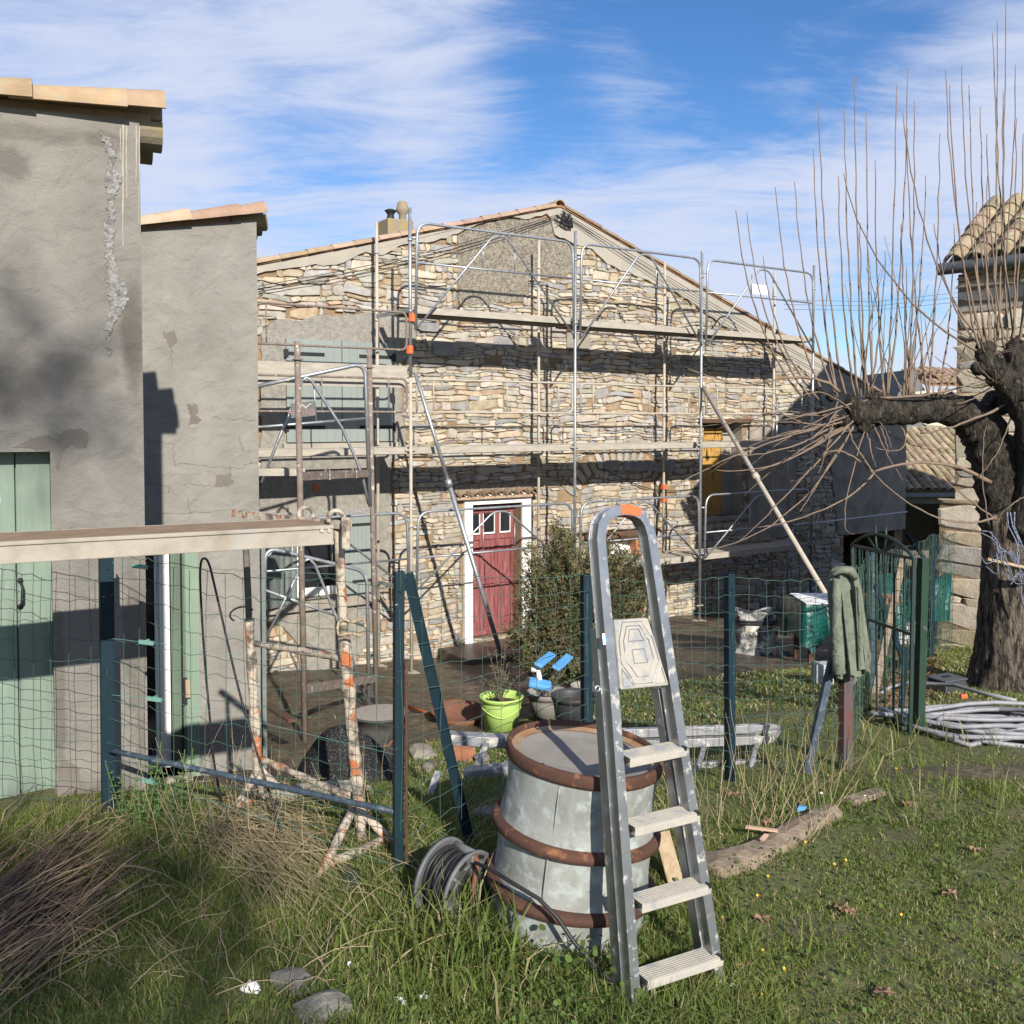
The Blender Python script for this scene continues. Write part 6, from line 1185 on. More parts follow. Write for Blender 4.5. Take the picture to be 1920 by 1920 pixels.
# ------------------------------------------------------------------ green gate and the fence beside it
gate = root('garden_gate', 'green welded gate with an arched top bar and scrollwork', 'gate', G(1722, 1372))
pb = G(1722, 1375); pt = at(1731, 1046, pb.y); mb = MB(); mb.bar(pb - Vector((0, 0, .1)), pt, (1, .3, 0), .056, .056); mb.build('post', M['post_green'], gate, bev=.004)
ga, gb = at(1714, 1048, 6.15), at(1598, 1022, 7.35); ga0, gb0 = at(1706, 1385, 6.15), at(1606, 1330, 7.35); mb = MB()
for a, c in ((ga, ga0), (gb, gb0)): mb.bar(a, c, (1, 0, 0), .022, .022)
for s in np.linspace(.13, .87, 6): mb.tube([ga.lerp(gb, s), ga0.lerp(gb0, s)], .008, 6)
for h in (0.0, .42, 1.0): mb.bar(ga.lerp(ga0, h), gb.lerp(gb0, h), (0, 0, 1), .018, .016)
mb.build('frame', M['gate_green'], gate)
mb = MB(); L = 16; mb.tube([ga.lerp(gb, s / L) + Vector((0, 0, .12 * math.sin(math.pi * s / L) ** .8)) for s in range(L + 1)], .012, 8)
m_ = ga.lerp(gb, .5)
for s_ in (-1, 1):
    d = (gb - ga).normalized() * s_; mb.tube([m_ + Vector((0, 0, .0)), m_ + d * .07 + Vector((0, 0, .015)), m_ + d * .10 + Vector((0, 0, .09)), m_ + d * .10 + Vector((0, 0, .18))], .009, 7)
    mb.tube([m_, m_ + d * .12 + Vector((0, 0, .02)), m_ + d * .26 + Vector((0, 0, .09))], .008, 7)
mb.build('arch', M['gate_green'], gate, True)
meshpanel('wire_infill', (ga0, ga), (gb0, gb), 16, .075, .0018, gate, seed=9, sag=0, amp=.004)
f2_ = root('side_fence', 'green wire fence on blue posts between the gate and the barn', 'fence', G(1637, 1305))
def spost(x0, y0, x1, y1, w_=.05):
    p = G(x1, y1); t_ = at(x0, y0, p.y); mb = MB(); mb.bar(p - Vector((0, 0, .1)), t_, (1, .3, 0), w_, .02); mb.bar(p - Vector((w_ / 2, -.02, .1)), t_ - Vector((w_ / 2, -.02, 0)), (1, .3, 0), .006, .04); mb.build('post', M['fence_side'] if x0 < 1700 else M['fence_blue'], f2_); return (p, t_)
s1 = spost(1638, 1036, 1634, 1305); s2 = spost(1751, 1002, 1746, 1236); s3 = spost(1803, 992, 1797, 1207)
meshpanel('wire_mesh', s1, s2, 13, .08, .0022, f2_, seed=12, amp=.012, sag=.05); meshpanel('wire_mesh', s2, s3, 13, .08, .0022, f2_, seed=13, amp=.012, sag=.05)
meshpanel('wire_mesh', (f5[0] + Vector((0, 0, .15)), f5[1]), s1, 13, .1, .0018, f2_, seed=14, amp=.01)
for (x0, y0, x1, y1, Y) in ((1642, 1098, 1700, 1255, 7.0), (1700, 1215, 1690, 1325, 6.6)):
    mb = MB(); mb.bar(at(x0, y0, Y + .6), at(x1, y1, Y), (1, 0, 0), .04, .02); mb.build('brace', M['fence_blue'], f2_)
mb = MB(); mb.bar(at(1640, 1300, 7.0), at(1693, 1048, 7.2), (1, 0, 0), .05, .015); tag(mb.build('leaning_board', M['wood_old'], None), 'weathered grey plank leaning inside the garden gate', 'board')
mb = MB(); a, c = at(1650, 1225, 10.6), at(1780, 1195, 11.4); vs = []; n = 24
for k in range(n + 1):
    s = k / n; p = a.lerp(c, s); vs += [Vector((p.x, p.y + .05 * math.sin(k * 1.7), gz(p.x, p.y) + .38)), Vector((p.x, p.y + .08 * math.sin(k * 1.2), at(1720, 1085, p.y).z + .06 * math.sin(k * .6))), Vector((p.x, p.y + .22 + .08 * math.sin(k), at(1720, 1085, p.y).z - .05))]
mb.add(vs, [(k * 3 + j, k * 3 + j + 1, k * 3 + 4 + j, k * 3 + 3 + j) for k in range(n) for j in range(2)]); tag(mb.build('green_tarpaulin', M['green_sheet'], None, True), 'dark green plastic tarpaulin hung behind the side fence', 'tarpaulin')
mb = MB(); p = G(1762, 1210); rr = random.Random(4)
for i in range(3):
    for j in range(6): a = p + Vector((-.52 + i * .24 + .12 * (j % 2), .15, j * .062)); mb.hexa([a + Vector((sx * .115, sy * .1, sz)) for sz in (.0, .056) for sx, sy in ((-1, -1), (1, -1), (1, 1), (-1, 1))])
tag(mb.build('paver_stack', M['blockwork'], None, bev=.006), 'neat stack of pale grey pavers behind the side fence', 'pavers', kind=None)

# ------------------------------------------------------------------ hose, meter box, beam and litter
p = G(1800, 1372); mb = MB(); rr = random.Random(6); pts = []; cx_, cy_ = at(1822, 1345, 6.5).x, 6.35
n = 20 * 12; 
for i in range(n):
    a = 2 * math.pi * i / 20; lp = i // 20; r1 = .44 + .20 * math.sin(lp * 2.4 + .3 * math.sin(a)); r2 = .27 + .14 * math.sin(lp * 1.7); ox, oy = .30 * math.sin(lp * 3.1), .18 * math.cos(lp * 2.2); x, y = cx_ + ox + r1 * math.cos(a + .2 * math.sin(lp)) , cy_ + oy + r2 * math.sin(a)
    pts.append(Vector((x, y, gz(x, y) + .022 + .010 * lp * .75 + .018 * math.sin(a * 2 + lp))))
for (x, y) in ((1880, 1360), (1850, 1395), (1820, 1405), (1780, 1392), (1740, 1378), (1690, 1372)): q_ = G(x, y); pts.append(q_ + Vector((0, 0, .02)))
hs_ = root('garden_hose', 'grey hose heaped in loose loops on the grass at the foot of the tree', 'hose', p); mb.tube(pts, .0155, 7); mb.build('coil', M['hose'], hs_, True)
mb = MB(); pts = [G(x, y) + Vector((0, 0, z)) for x, y, z in ((1646, 1312, .03), (1668, 1302, .06), (1700, 1303, .10), (1745, 1310, .12), (1790, 1318, .14), (1835, 1335, .15), (1905, 1345, .12))]; mb.tube(pts, .0155, 7); mb.build('hose_end', M['hose'], hs_, True)
mb = MB(); c = G(1800, 1342) + Vector((0, 0, .14)); mb.bar(c, c + Vector((.05, 0, 0)), (0, 0, 1), .03, .03); mb.build('coupling', M['orange'], hs_, bev=.006)
p = G(1775, 1296); mbx = root('meter_box', 'dark grey plastic meter box in the grass beside the tree trunk', 'box', p, 25); mb = MB(); FB = Fr(p.x, p.y, 25); z0 = p.z - .05
mb.hexa([FB.W(a, z0, w_) for a, w_ in ((-.14, .11), (.16, .11), (.16, -.12), (-.14, -.12))] + [FB.W(a, z0 + .15, w_) for a, w_ in ((-.11, .085), (.13, .085), (.13, -.10), (-.11, -.10))]); mb.build('body', M['black_pot'], mbx, bev=.008)
mb = MB(); mb.fbox(FB, -.12, .14, z0 + .151, z0 + .168, -.11, .095); ld_ = mb.build('lid', M['gutter'], mbx, bev=.006); mb = MB(); mb.fbox(FB, -.03, .05, z0 + .169, z0 + .174, -.03, .0); mb.build('finger_hole', M['dark'], ld_)
bm_a, bm_b = G(1320, 1640), G(1560, 1530); mb = MB(); n = 16; rr = random.Random(3); vs = []; dv = (bm_b - bm_a).normalized(); sv = Vector((-dv.y, dv.x, 0))
for k in range(n + 1):
    s = k / n; c = bm_a.lerp(bm_b, s); wv = .085 * (1 - .35 * s) * rr.uniform(.85, 1.12); z = gz(c.x, c.y)
    for q_, hh in ((-1, .0), (-.9, .05), (-.3, .065), (.4, .06), (1, .04), (1.05, 0)): vs.append(c + sv * (wv * q_ * rr.uniform(.9, 1.1)) + Vector((0, 0, z - c.z - .01 + hh * rr.uniform(.85, 1.15))))
mb.add(vs, [(k * 6 + j, k * 6 + j + 1, k * 6 + 7 + j, k * 6 + 6 + j) for k in range(n) for j in range(5)] + [(0, 1, 2, 3, 4, 5), tuple(range(n * 6, n * 6 + 6))[::-1]])
tag(mb.build('old_timber_beam', M['wood_old'], None), 'split weathered timber beam half sunk in the grass right of the ladder', 'timber')
a, c = G(1590, 1512), G(1650, 1492); mb = MB(); mb.bar(a + Vector((0, 0, .02)), c + Vector((0, 0, .02)), (0, 0, 1), .03, .07); tag(mb.build('timber_piece', M['wood_old'], None, bev=.005), 'short weathered timber piece at the far end of the sunken beam', 'timber')
a, c = G(1398, 1580), G(1458, 1588); mb = MB(); mb.bar(a + Vector((0, 0, .07)), c + Vector((0, 0, .07)), (0, 0, 1), .008, .022); tag(mb.build('wood_batten', M['wood_red'], None), 'thin pale batten with a reddish mark lying on the sunken beam', 'batten')
a, c = G(1428, 1605), G(1437, 1598); mb = MB(); mb.bar(a + Vector((0, 0, .07)), c + Vector((0, 0, .08)), (0, 0, 1), .006, .02); tag(mb.build('wood_chip', M['wood_red'], None), 'small pale wood chip on the near end of the beam', 'wood chip')
c = G(1502, 1548) + Vector((0, 0, .07)); mb = MB(); mb.add([c + Vector(p) * .55 for p in ((-.05, -.03, 0), (.02, -.04, .02), (.06, .02, .03), (0, .04, .01), (-.02, .0, .045))], [(0, 1, 4), (1, 2, 4), (2, 3, 4), (3, 0, 4), (0, 3, 2, 1)]); tag(mb.build('plastic_scrap', M['blue'], None), 'crumpled blue plastic scrap lying on the far half of the beam', 'scrap')
p = G(658, 1655); mb = MB(); mb.rock(p + Vector((0, 0, .01)), .10, .05, .035, seed=5); tag(mb.build('plastic_rag', M['gate_green'], None), 'dark green plastic rag in the grass below the trestle', 'rag')
for (x, y, s, lab, mm) in ((472, 1862, .035, 'small flat white chip of stone in the dark foreground grass', 'white_dirty'), (548, 1850, .075, 'mottled grey rock half hidden in grass right of the white chip', 'rock'), (608, 1905, .095, 'brown lichened rock at the bottom edge of the grass', 'rock'), (415, 1668, .04, 'small grey stone among dry stalks', 'rock')):
    p = G(x, y); mb = MB(); mb.rock(p + Vector((0, 0, s * .08)), s * 1.1, s * .8, s * .6, seed=x); tag(mb.build('rock', M[mm]), lab, 'stone')
# dead plane leaves
rr = random.Random(10); first = None
for (x, y) in ((1578, 1718), (1592, 1722), (1430, 1738), (1395, 1830), (1440, 1552), (1520, 1545), (1700, 1520), (1830, 1605), (1375, 1500), (1405, 1885), (1655, 1875), (1780, 1690)):
    p = G(x, y); mb = MB(); c0 = rr.uniform(0, 6); vs = [p + Vector((0, 0, .028))]; n = 20
    for k in range(n): a = c0 + 2 * math.pi * k / n; rad = .035 * (.55 + .45 * abs(math.sin(a * 2.5))) * rr.uniform(.8, 1.15); vs.append(p + Vector((rad * math.cos(a), rad * math.sin(a), .024 + rr.uniform(-.008, .018))))
    mb.add(vs, [(0, 1 + k, 1 + (k + 1) % n) for k in range(n)]); tag(mb.build('dead_leaf', M['dead_leaf']), 'curled brown dead leaf lying in the lawn right of the ladder', 'leaf', 'dead leaves on the grass')
# ------------------------------------------------------------------ pollarded tree
tb_ = G(1893, 1288); TY = tb_.y
tree = root('pollarded_tree', 'old pollarded tree with a thick dark leaning trunk and long bare shoots', 'tree', tb_)
def limb(name, pts, m, n=18, jit=.05, sub=5, lump=.10, seed=0):
    rr = random.Random(seed); P_ = [Vector(at(x, y, Y)) for x, y, Y, r in pts]; rs = [p[3] for p in pts]; out = []; ro = []
    for i in range(len(P_) - 1):
        a0, a1, a2, a3 = P_[max(i - 1, 0)], P_[i], P_[i + 1], P_[min(i + 2, len(P_) - 1)]
        for k in range(sub):
            s = k / sub; out.append(.5 * ((2 * a1) + (a2 - a0) * s + (2 * a0 - 5 * a1 + 4 * a2 - a3) * s * s + (3 * a1 - a0 - 3 * a2 + a3) * s ** 3)); ro.append((rs[i] + (rs[i + 1] - rs[i]) * s) * (1 + rr.uniform(-lump, lump) * .5))
    out.append(P_[-1]); ro.append(rs[-1]); random.seed(seed); mb = MB(); mb.tube(out, ro, n, jit=jit); return mb.build(name, M[m], tree, True)
T = TY
tk = limb('trunk', [(1898, 1330, T, .40), (1894, 1280, T, .33), (1893, 1220, T, .285), (1895, 1120, T, .265), (1896, 1020, T, .27), (1888, 950, T, .26)], 'bark_trunk', 26, .06, 6, .06, 3)
limb('limb', [(1900, 1010, T, .22), (1886, 945, T, .225), (1874, 885, T, .21), (1854, 835, T, .20), (1836, 797, T - .02, .19), (1800, 772, T - .05, .15), (1750, 766, T - .1, .125), (1690, 770, T - .15, .12), (1640, 772, T - .18, .118), (1606, 778, T - .2, .105), (1592, 782, T - .2, .05)], 'bark', 22, .09, 5, .16, 5)
limb('limb', [(1880, 775, T, .10), (1872, 760, T, .12), (1850, 748, T, .09)], 'bark', 14, .1, 4, .1, 6)
limb('limb', [(1925, 1000, T - .2, .18), (1940, 900, T - .25, .155), (1934, 800, T - .3, .14), (1906, 735, T - .35, .125), (1872, 700, T - .35, .11), (1850, 672, T - .35, .09), (1838, 652, T - .35, .05)], 'bark', 20, .09, 5, .16, 7)
limb('limb', [(1915, 750, T - .35, .13), (1912, 700, T - .35, .11), (1905, 665, T - .35, .10), (1898, 640, T - .35, .05)], 'bark', 16, .09, 4, .16, 8)
rr = random.Random(17)
for (x, y, d, r) in ((1600, 760, .2, .075), (1622, 800, .2, .07), (1580, 790, .2, .065), (1640, 745, .18, .06), (1850, 655, .35, .075), (1835, 690, .35, .06), (1903, 650, .35, .075), (1540, 770, .22, .035), (1560, 745, .22, .04)):
    mb = MB(); mb.rock(at(x, y, T - d), r * 1.15, r, r, jit=.25, seed=x); mb.build('burl', M['bark'], tree, True)
nv = len(tk.data.vertices); bpy.data.objects.remove(tk)
def furrowed(pts, n=84, sub=10):
    P_ = [at(x, y, Y) for x, y, Y, r in pts]; rs = [p[3] for p in pts]; mb = MB(); C_ = smooth(P_, sub); vs = []; m = len(C_); rr2 = random.Random(9); h = 0
    for i, c in enumerate(C_):
        k = min(i / sub, len(rs) - 1.001); r0 = rs[int(k)] + (rs[int(k) + 1] - rs[int(k)]) * (k - int(k)); h += (C_[i] - C_[i - 1]).length if i else 0
        for q in range(n):
            a = 2 * math.pi * q / n; u_ = a * 9 + 1.4 * math.sin(h * 5 + a * 2) + .8 * math.sin(h * 11 + a * 5); rg_ = abs(math.sin(u_ * .9)) ** .6; rg2 = abs(math.sin(a * 21 + 2 * math.sin(h * 9 + a)))
            r = r0 * (.93 + .085 * rg_ + .03 * rg2 + rr2.uniform(-.012, .012) + .05 * math.sin(a * 3 + h * 2)); vs.append(c + Vector((math.cos(a) * r, math.sin(a) * r, 0)))
    mb.add(vs, [(i * n + q, i * n + (q + 1) % n, i * n + n + (q + 1) % n, i * n + n + q) for i in range(m - 1) for q in range(n)]); return mb.build('trunk', M['bark_trunk'], tree, True)
furrowed([(1900, 1340, T, .44), (1894, 1285, T, .335), (1893, 1220, T, .275), (1895, 1120, T, .25), (1896, 1020, T, .24), (1888, 950, T, .225)])
def shoot(mb, a, c, ctl, r0, r1, n=12):
    pts = []
    for k in range(n + 1):
        s = k / n; p = a * (1 - s) ** 2 + ctl * 2 * s * (1 - s) + c * s * s; pts.append(p + Vector((rr.uniform(-1, 1), rr.uniform(-1, 1), rr.uniform(-1, 1))) * .006)
    mb.tube(pts, [(r0 + (r1 - r0) * (k / n) ** .8) * (1.18 if k % 2 else .95) for k in range(n + 1)], 5)
upl = [(1605, 740, 1535, 190), (1620, 740, 1583, 200), (1630, 740, 1602, 140), (1640, 740, 1625, 210), (1655, 745, 1680, 160), (1600, 745, 1490, 340), (1585, 745, 1455, 350), (1570, 750, 1400, 400), (1560, 750, 1380, 395), (1648, 745, 1702, 130), (1700, 745, 1715, 190), (1665, 745, 1640, 300), (1730, 745, 1762, 250), (1760, 745, 1700, 240), (1590, 750, 1525, 280), (1615, 745, 1572, 330), (1680, 745, 1735, 330), (1720, 745, 1690, 420), (1745, 745, 1790, 420), (1610, 745, 1660, 470), (1580, 755, 1430, 480), (1635, 742, 1612, 420), (1690, 745, 1700, 500),
       (1850, 660, 1772, 130), (1855, 655, 1802, 125), (1850, 660, 1817, 160), (1860, 650, 1838, 200), (1865, 650, 1870, 40), (1870, 640, 1886, 0), (1852, 655, 1692, 210), (1850, 665, 1752, 420), (1845, 665, 1582, 325), (1840, 670, 1780, 160), (1862, 655, 1905, 120), (1856, 650, 1850, 330),
       (1900, 650, 1905, 220), (1905, 650, 1862, 60), (1895, 650, 1918, 250), (1910, 650, 1940, 50), (1885, 655, 1850, 250), (1908, 655, 1960, 130), (1898, 655, 1830, 380), (1890, 652, 1880, 170)]
mbA, mbB = MB(), MB()
for (x, y, tx, ty) in upl:
    d0 = T - (.2 if x < 1800 else .35); x += (tx - x) * .30 if x < 1800 else 0; y -= 6 * (x < 1580); a = at(x, y, d0); c = at(tx, ty, d0 + rr.uniform(-.5, .5)); cl = at(x + (tx - x) * .80, y + (ty - y) * .32, d0 + rr.uniform(-.2, .2))
    shoot(mbA if x < 1800 else mbB, a, c, cl, .0105, .0035, 16)
for k in range(22):                               # thin side twigs low between the shoots
    x, y = rr.uniform(1560, 1790), rr.uniform(640, 740); a = at(x, 745, T - .2); c = at(x + rr.uniform(-60, 90), y - rr.uniform(60, 220), T - .2 + rr.uniform(-.4, .4)); shoot(mbA, a, c, a.lerp(c, .5) + Vector((rr.uniform(-.15, .15), 0, .02)), .006, .002, 9)
for k in range(30):                               # arching and drooping shoots on the left head
    an = rr.uniform(2.35, 4.5) if k < 24 else rr.uniform(4.4, 5.6); L = rr.uniform(90, 330) * (1 if an < 4 else .75); x, y = 1590 + rr.uniform(-35, 45), 775 + rr.uniform(-28, 35)
    tx, ty = x + math.cos(an) * L, y - math.sin(an) * L * .55; d0 = T - .2; dd = rr.uniform(-.9, .9)
    a = at(x, y, d0); c = at(tx, ty + rr.uniform(0, 40), d0 + dd); cl = at(x + (tx - x) * .55, y + (ty - y) * .55 + rr.choice((-1, 1, 1)) * rr.uniform(20, 70), d0 + dd * .6); shoot(mbA, a, c, cl, .0062 + .003 * rr.random(), .002, 14)
for (pts, r) in (([(1560, 770), (1480, 720), (1430, 718), (1560, 712), (1500, 715)], .0), ):
    pass
for (x0, y0, cx_, cy_, x1, y1, r) in ((1575, 735, 1530, 690, 1430, 718, .016), (1430, 718, 1380, 730, 1290, 690, .009), (1650, 745, 1760, 752, 1905, 690, .012), (1915, 745, 1780, 812, 1725, 812, .013), (1858, 905, 1760, 840, 1640, 885, .020), (1640, 885, 1560, 820, 1540, 860, .010), (1640, 885, 1590, 960, 1420, 990, .010), (1870, 975, 1760, 900, 1700, 830, .008), (1870, 970, 1760, 1010, 1640, 890, .011), (1640, 890, 1600, 840, 1590, 800, .011), (1856, 990, 1830, 870, 1850, 800, .006), (1900, 770, 1880, 850, 1830, 900, .007), (1870, 970, 1900, 940, 1925, 930, .009), (1600, 800, 1500, 1000, 1330, 1030, .008), (1590, 800, 1450, 960, 1380, 1020, .008), (1600, 800, 1520, 930, 1500, 960, .006), (1590, 790, 1400, 830, 1270, 910, .008), (1600, 790, 1450, 900, 1345, 880, .008), (1650, 800, 1680, 860, 1650, 870, .006), (1690, 800, 1720, 860, 1640, 840, .007), (1620, 810, 1560, 1010, 1600, 1000, .006)):
    d0 = T - .25; a, cl, c = at(x0, y0, d0), at(cx_, cy_, d0 - .15), at(x1, y1, d0 - .1 + rr.uniform(-.3, .2)); shoot(mbA, a, c, cl, r, r * .45, 14)
for k in range(26):
    an = rr.uniform(0.2, 3.6); L = rr.uniform(60, 190); x, y = rr.choice(((1848, 665), (1900, 655), (1868, 720))); a = at(x, y, T - .35); c = at(x + math.cos(an) * L, y - math.sin(an) * L * .6 + 20, T - .35 + rr.uniform(-.6, .6)); shoot(mbB, a, c, a.lerp(c, .5) - Vector((0, 0, .06)), .008, .0025, 10)
mbA.build('shoots', M['bark_thin'], tree, True); mbB.build('shoots', M['bark_thin'], tree, True)
mb = MB(); a = at(1848, 1050, T - .42); c = at(1960, 1075, T - .5); mb.bar(a, c, (0, .3, 1), .025, .11); tag(mb.build('tied_board', M['wood'], None, bev=.003), 'pale wooden board tied across the tree trunk with blue rope', 'board')
mb = MB(); rr = random.Random(7)
for k in range(5):
    pts = [at(1838 + rr.uniform(0, 20) + i * rr.uniform(8, 16), 990 + i * 18 + rr.uniform(-10, 14) if k < 3 else 1040 + rr.uniform(-18, 40) + i * 3, T - .48 - rr.uniform(0, .06)) for i in range(7)]; mb.tube(smooth(pts), .0042, 5)
for k in range(3): mb.tube([at(1890 + k * 6 + rr.uniform(-6, 6) + i * 5, 960 + i * 26, T - .46) for i in range(8)], .0065, 5)
tag(mb.build('blue_rope', M['rope'], None, True), 'frayed blue and white rope knotted round the tree trunk', 'rope')

# ------------------------------------------------------------------ leaves helper
def leafcloud(name, m, pts, nrm, size, cols, asp=.35, rng=rng, rt=None, droop=0):
    n = len(pts); d = nrm / (np.linalg.norm(nrm, axis=1, keepdims=True) + 1e-9); ref = rng.normal(size=(n, 3)); s = np.cross(d, ref); s /= np.linalg.norm(s, axis=1, keepdims=True) + 1e-9
    L = size[:, None]; a = pts; mid = pts + d * L * .5; tip = pts + d * L; w_ = s * L * asp * .5
    up = np.cross(s, d) * L * .06
    V = np.stack([a, mid + w_ + up, tip, mid - w_ + up], 1).reshape(-1, 3); Q = np.arange(n * 4).reshape(n, 4); o = nmesh(name, V, Q, np.repeat(cols, 4, 0), m)
    if rt is not None:
        V2 = V - np.array(TM[rt.name].translation); o.data.vertices.foreach_set('co', V2.astype(np.float32).ravel()); o.data.update(); o.parent = rt
    return o
# ------------------------------------------------------------------ big shrub before the house
sb = G(1085, 1296); SY = sb.y; shrub = root('evergreen_shrub', 'bushy olive green evergreen shrub in front of the red front door', 'shrub', sb)
lobes = [(1020, 1080, 45, 60, .4), (1045, 1125, 72, 90, .5), (1015, 1195, 62, 75, .5), (1085, 1080, 66, 80, .6), (1130, 1120, 55, 95, .5), (1172, 1140, 40, 75, .4), (1095, 1205, 85, 80, .7), (1050, 1250, 75, 42, .6), (1150, 1065, 38, 55, .4), (1188, 1080, 22, 45, .3), (1150, 1215, 45, 60, .4), (1222, 1080, 20, 30, .2), (1050, 1030, 30, 38, .3)]
mb = MB(); rr = random.Random(3); pts, nr, cl = [], [], []
base = Vector((sb.x, SY, sb.z))
GREENS = [(.115, .12, .055), (.09, .10, .045), (.15, .15, .075), (.17, .145, .085), (.07, .075, .035), (.12, .13, .065)]
for (x, y, rx, ry, dep) in lobes:
    c = at(x, y, SY); sx, sz = rx / F_PX * SY, ry / F_PX * SY
    for k in range(int(105 * rx * ry / 5000) + 18):
        v = Vector((rr.gauss(0, 1), rr.gauss(0, 1), rr.gauss(0, 1))).normalized() * rr.uniform(.35, 1.06) ** .7; e = c + Vector((v.x * sx, v.y * dep * .8, v.z * sz))
        if e.z < gz(e.x, e.y) + .03: continue
        st = base.lerp(c, .35) + Vector((rr.uniform(-.15, .15), rr.uniform(-.1, .1), 0)); cm = st.lerp(e, .55) + Vector((0, 0, -.10)); tw = []
        for q in range(7): s = .25 + .75 * q / 6; tw.append(st * (1 - s) ** 2 + cm * 2 * s * (1 - s) + e * s * s)
        mb.tube(tw, [.007 - .005 * q / 6 for q in range(7)], 4, cap=False); g_ = rr.choice(GREENS); kk = rr.uniform(.75, 1.25); dry = rr.random() < .16
        d = (tw[-1] - tw[-2]).normalized()
        for sd in range(rr.randint(5, 9)):         # side sprigs full of needle leaves
            b0 = tw[rr.randint(3, 6)]; dv = (d + Vector((rr.gauss(0, .6), rr.gauss(0, .6), rr.gauss(.25, .5)))).normalized(); Ls = rr.uniform(.07, .24)
            for q in range(15):
                p = b0 + dv * Ls * (q / 14) + Vector((rr.gauss(0, .006), rr.gauss(0, .006), rr.gauss(0, .006))); l = (dv * .7 + Vector((rr.gauss(0, .6), rr.gauss(0, .6), rr.gauss(0, .6)))); pts.append(p); nr.append(l); col = (.20, .155, .085) if dry and rr.random() < .6 else g_; cl.append([u_ * kk * rr.uniform(.8, 1.2) for u_ in col])
mb.build('twigs', M['twig'], shrub); pts, nr, cl = np.array(pts), np.array(nr), np.array(cl)
leafcloud('foliage', M['leaf'], pts, nr, rng.uniform(.026, .048, len(pts)), cl * 1.35, .36, rt=shrub)
# olive plants in the pots
for (P_, hh, ww, nb, lab) in ((pA, .50, .32, 26, 'silvery olive sapling growing in the lime green pot'), (pB, .36, .26, 22, 'small olive sapling growing in the grey pot'), (pD, .30, .16, 10, 'thin olive sprig growing in the low grey bowl')):
    p, h, r = P_; b0 = p + Vector((0, 0, h - .09)); ol = root('olive_plant', lab, 'plant', b0); mb = MB(); pts, nr, cl = [], [], []
    for k in range(nb):
        tall = k < 3; e = b0 + Vector((rr.gauss(0, ww * .5), rr.gauss(0, ww * .4), .09 + rr.uniform(.12, hh * .7) if not tall else hh * rr.uniform(1.1, 1.6))); 
        if tall: e = b0 + Vector((rr.uniform(-.15, .1), 0, hh * rr.uniform(1.0, 1.5)))
        tw = [b0.lerp(e, q / 6) + Vector((0, 0, .05 * math.sin(math.pi * q / 6))) for q in range(7)]; mb.tube(tw, .003, 4, cap=False)
        for q in range(9):
            s = rr.uniform(.35, 1); b_ = b0.lerp(e, s) + Vector((0, 0, .05 * math.sin(math.pi * s)))
            for sd in (-1, 1): pts.append(b_); nr.append((rr.gauss(0, 1), rr.gauss(0, 1), rr.gauss(.5, .6))); kk = rr.uniform(.8, 1.3); cl.append([.16 * kk, .175 * kk, .115 * kk])
    mb.build('stems', M['twig'], ol); pts = np.array(pts); leafcloud('foliage', M['leaf'], pts, np.array(nr), rng.uniform(.028, .05, len(pts)), np.array(cl), .28, rt=ol)

# ------------------------------------------------------------------ grass
def gzv(X, Y): return np.array([gz(a, b_) for a, b_ in zip(X, Y)])
GX, GY = np.linspace(-9, 14, 231), np.linspace(1, 24, 231); GZ = np.array([[gz(a, b_) for a in GX] for b_ in GY]); GM = np.array([[mudf(a, b_) for a in GX] for b_ in GY])
def samp(Tb, X, Y):
    i = (X + 9) / .1; j = (Y - 1) / .1; i0 = np.clip(i.astype(int), 0, 229); j0 = np.clip(j.astype(int), 0, 229); fi, fj = i - i0, j - j0
    return Tb[j0, i0] * (1 - fi) * (1 - fj) + Tb[j0, i0 + 1] * fi * (1 - fj) + Tb[j0 + 1, i0] * (1 - fi) * fj + Tb[j0 + 1, i0 + 1] * fi * fj
def wob(X, Y, f, s): return (np.sin(X * f + s) * np.sin(Y * f * 1.13 + s * 2.1) + .6 * np.sin(X * f * 2.3 + Y * f * 1.7 + s * 3) + .4 * np.sin(X * f * 4.1 - Y * f * 3.7 + s)) / 2
def inside(X, Y):
    m = np.ones(len(X), bool)
    for Fm, t0, t1, wmin, wmax in ((NW, -6, .02, -3, .03), (SW, -5, .02, -5, .03), (FA, -8, 11, -9, .1), (FT, -.2, 6, -7, .15)):
        dx, dy = X - Fm.o.x, Y - Fm.o.y; t_ = dx * Fm.d.x + dy * Fm.d.y; w_ = dx * Fm.n.x + dy * Fm.n.y; m &= ~((t_ > t0) & (t_ < t1) & (w_ > wmin) & (w_ < wmax))
    return m
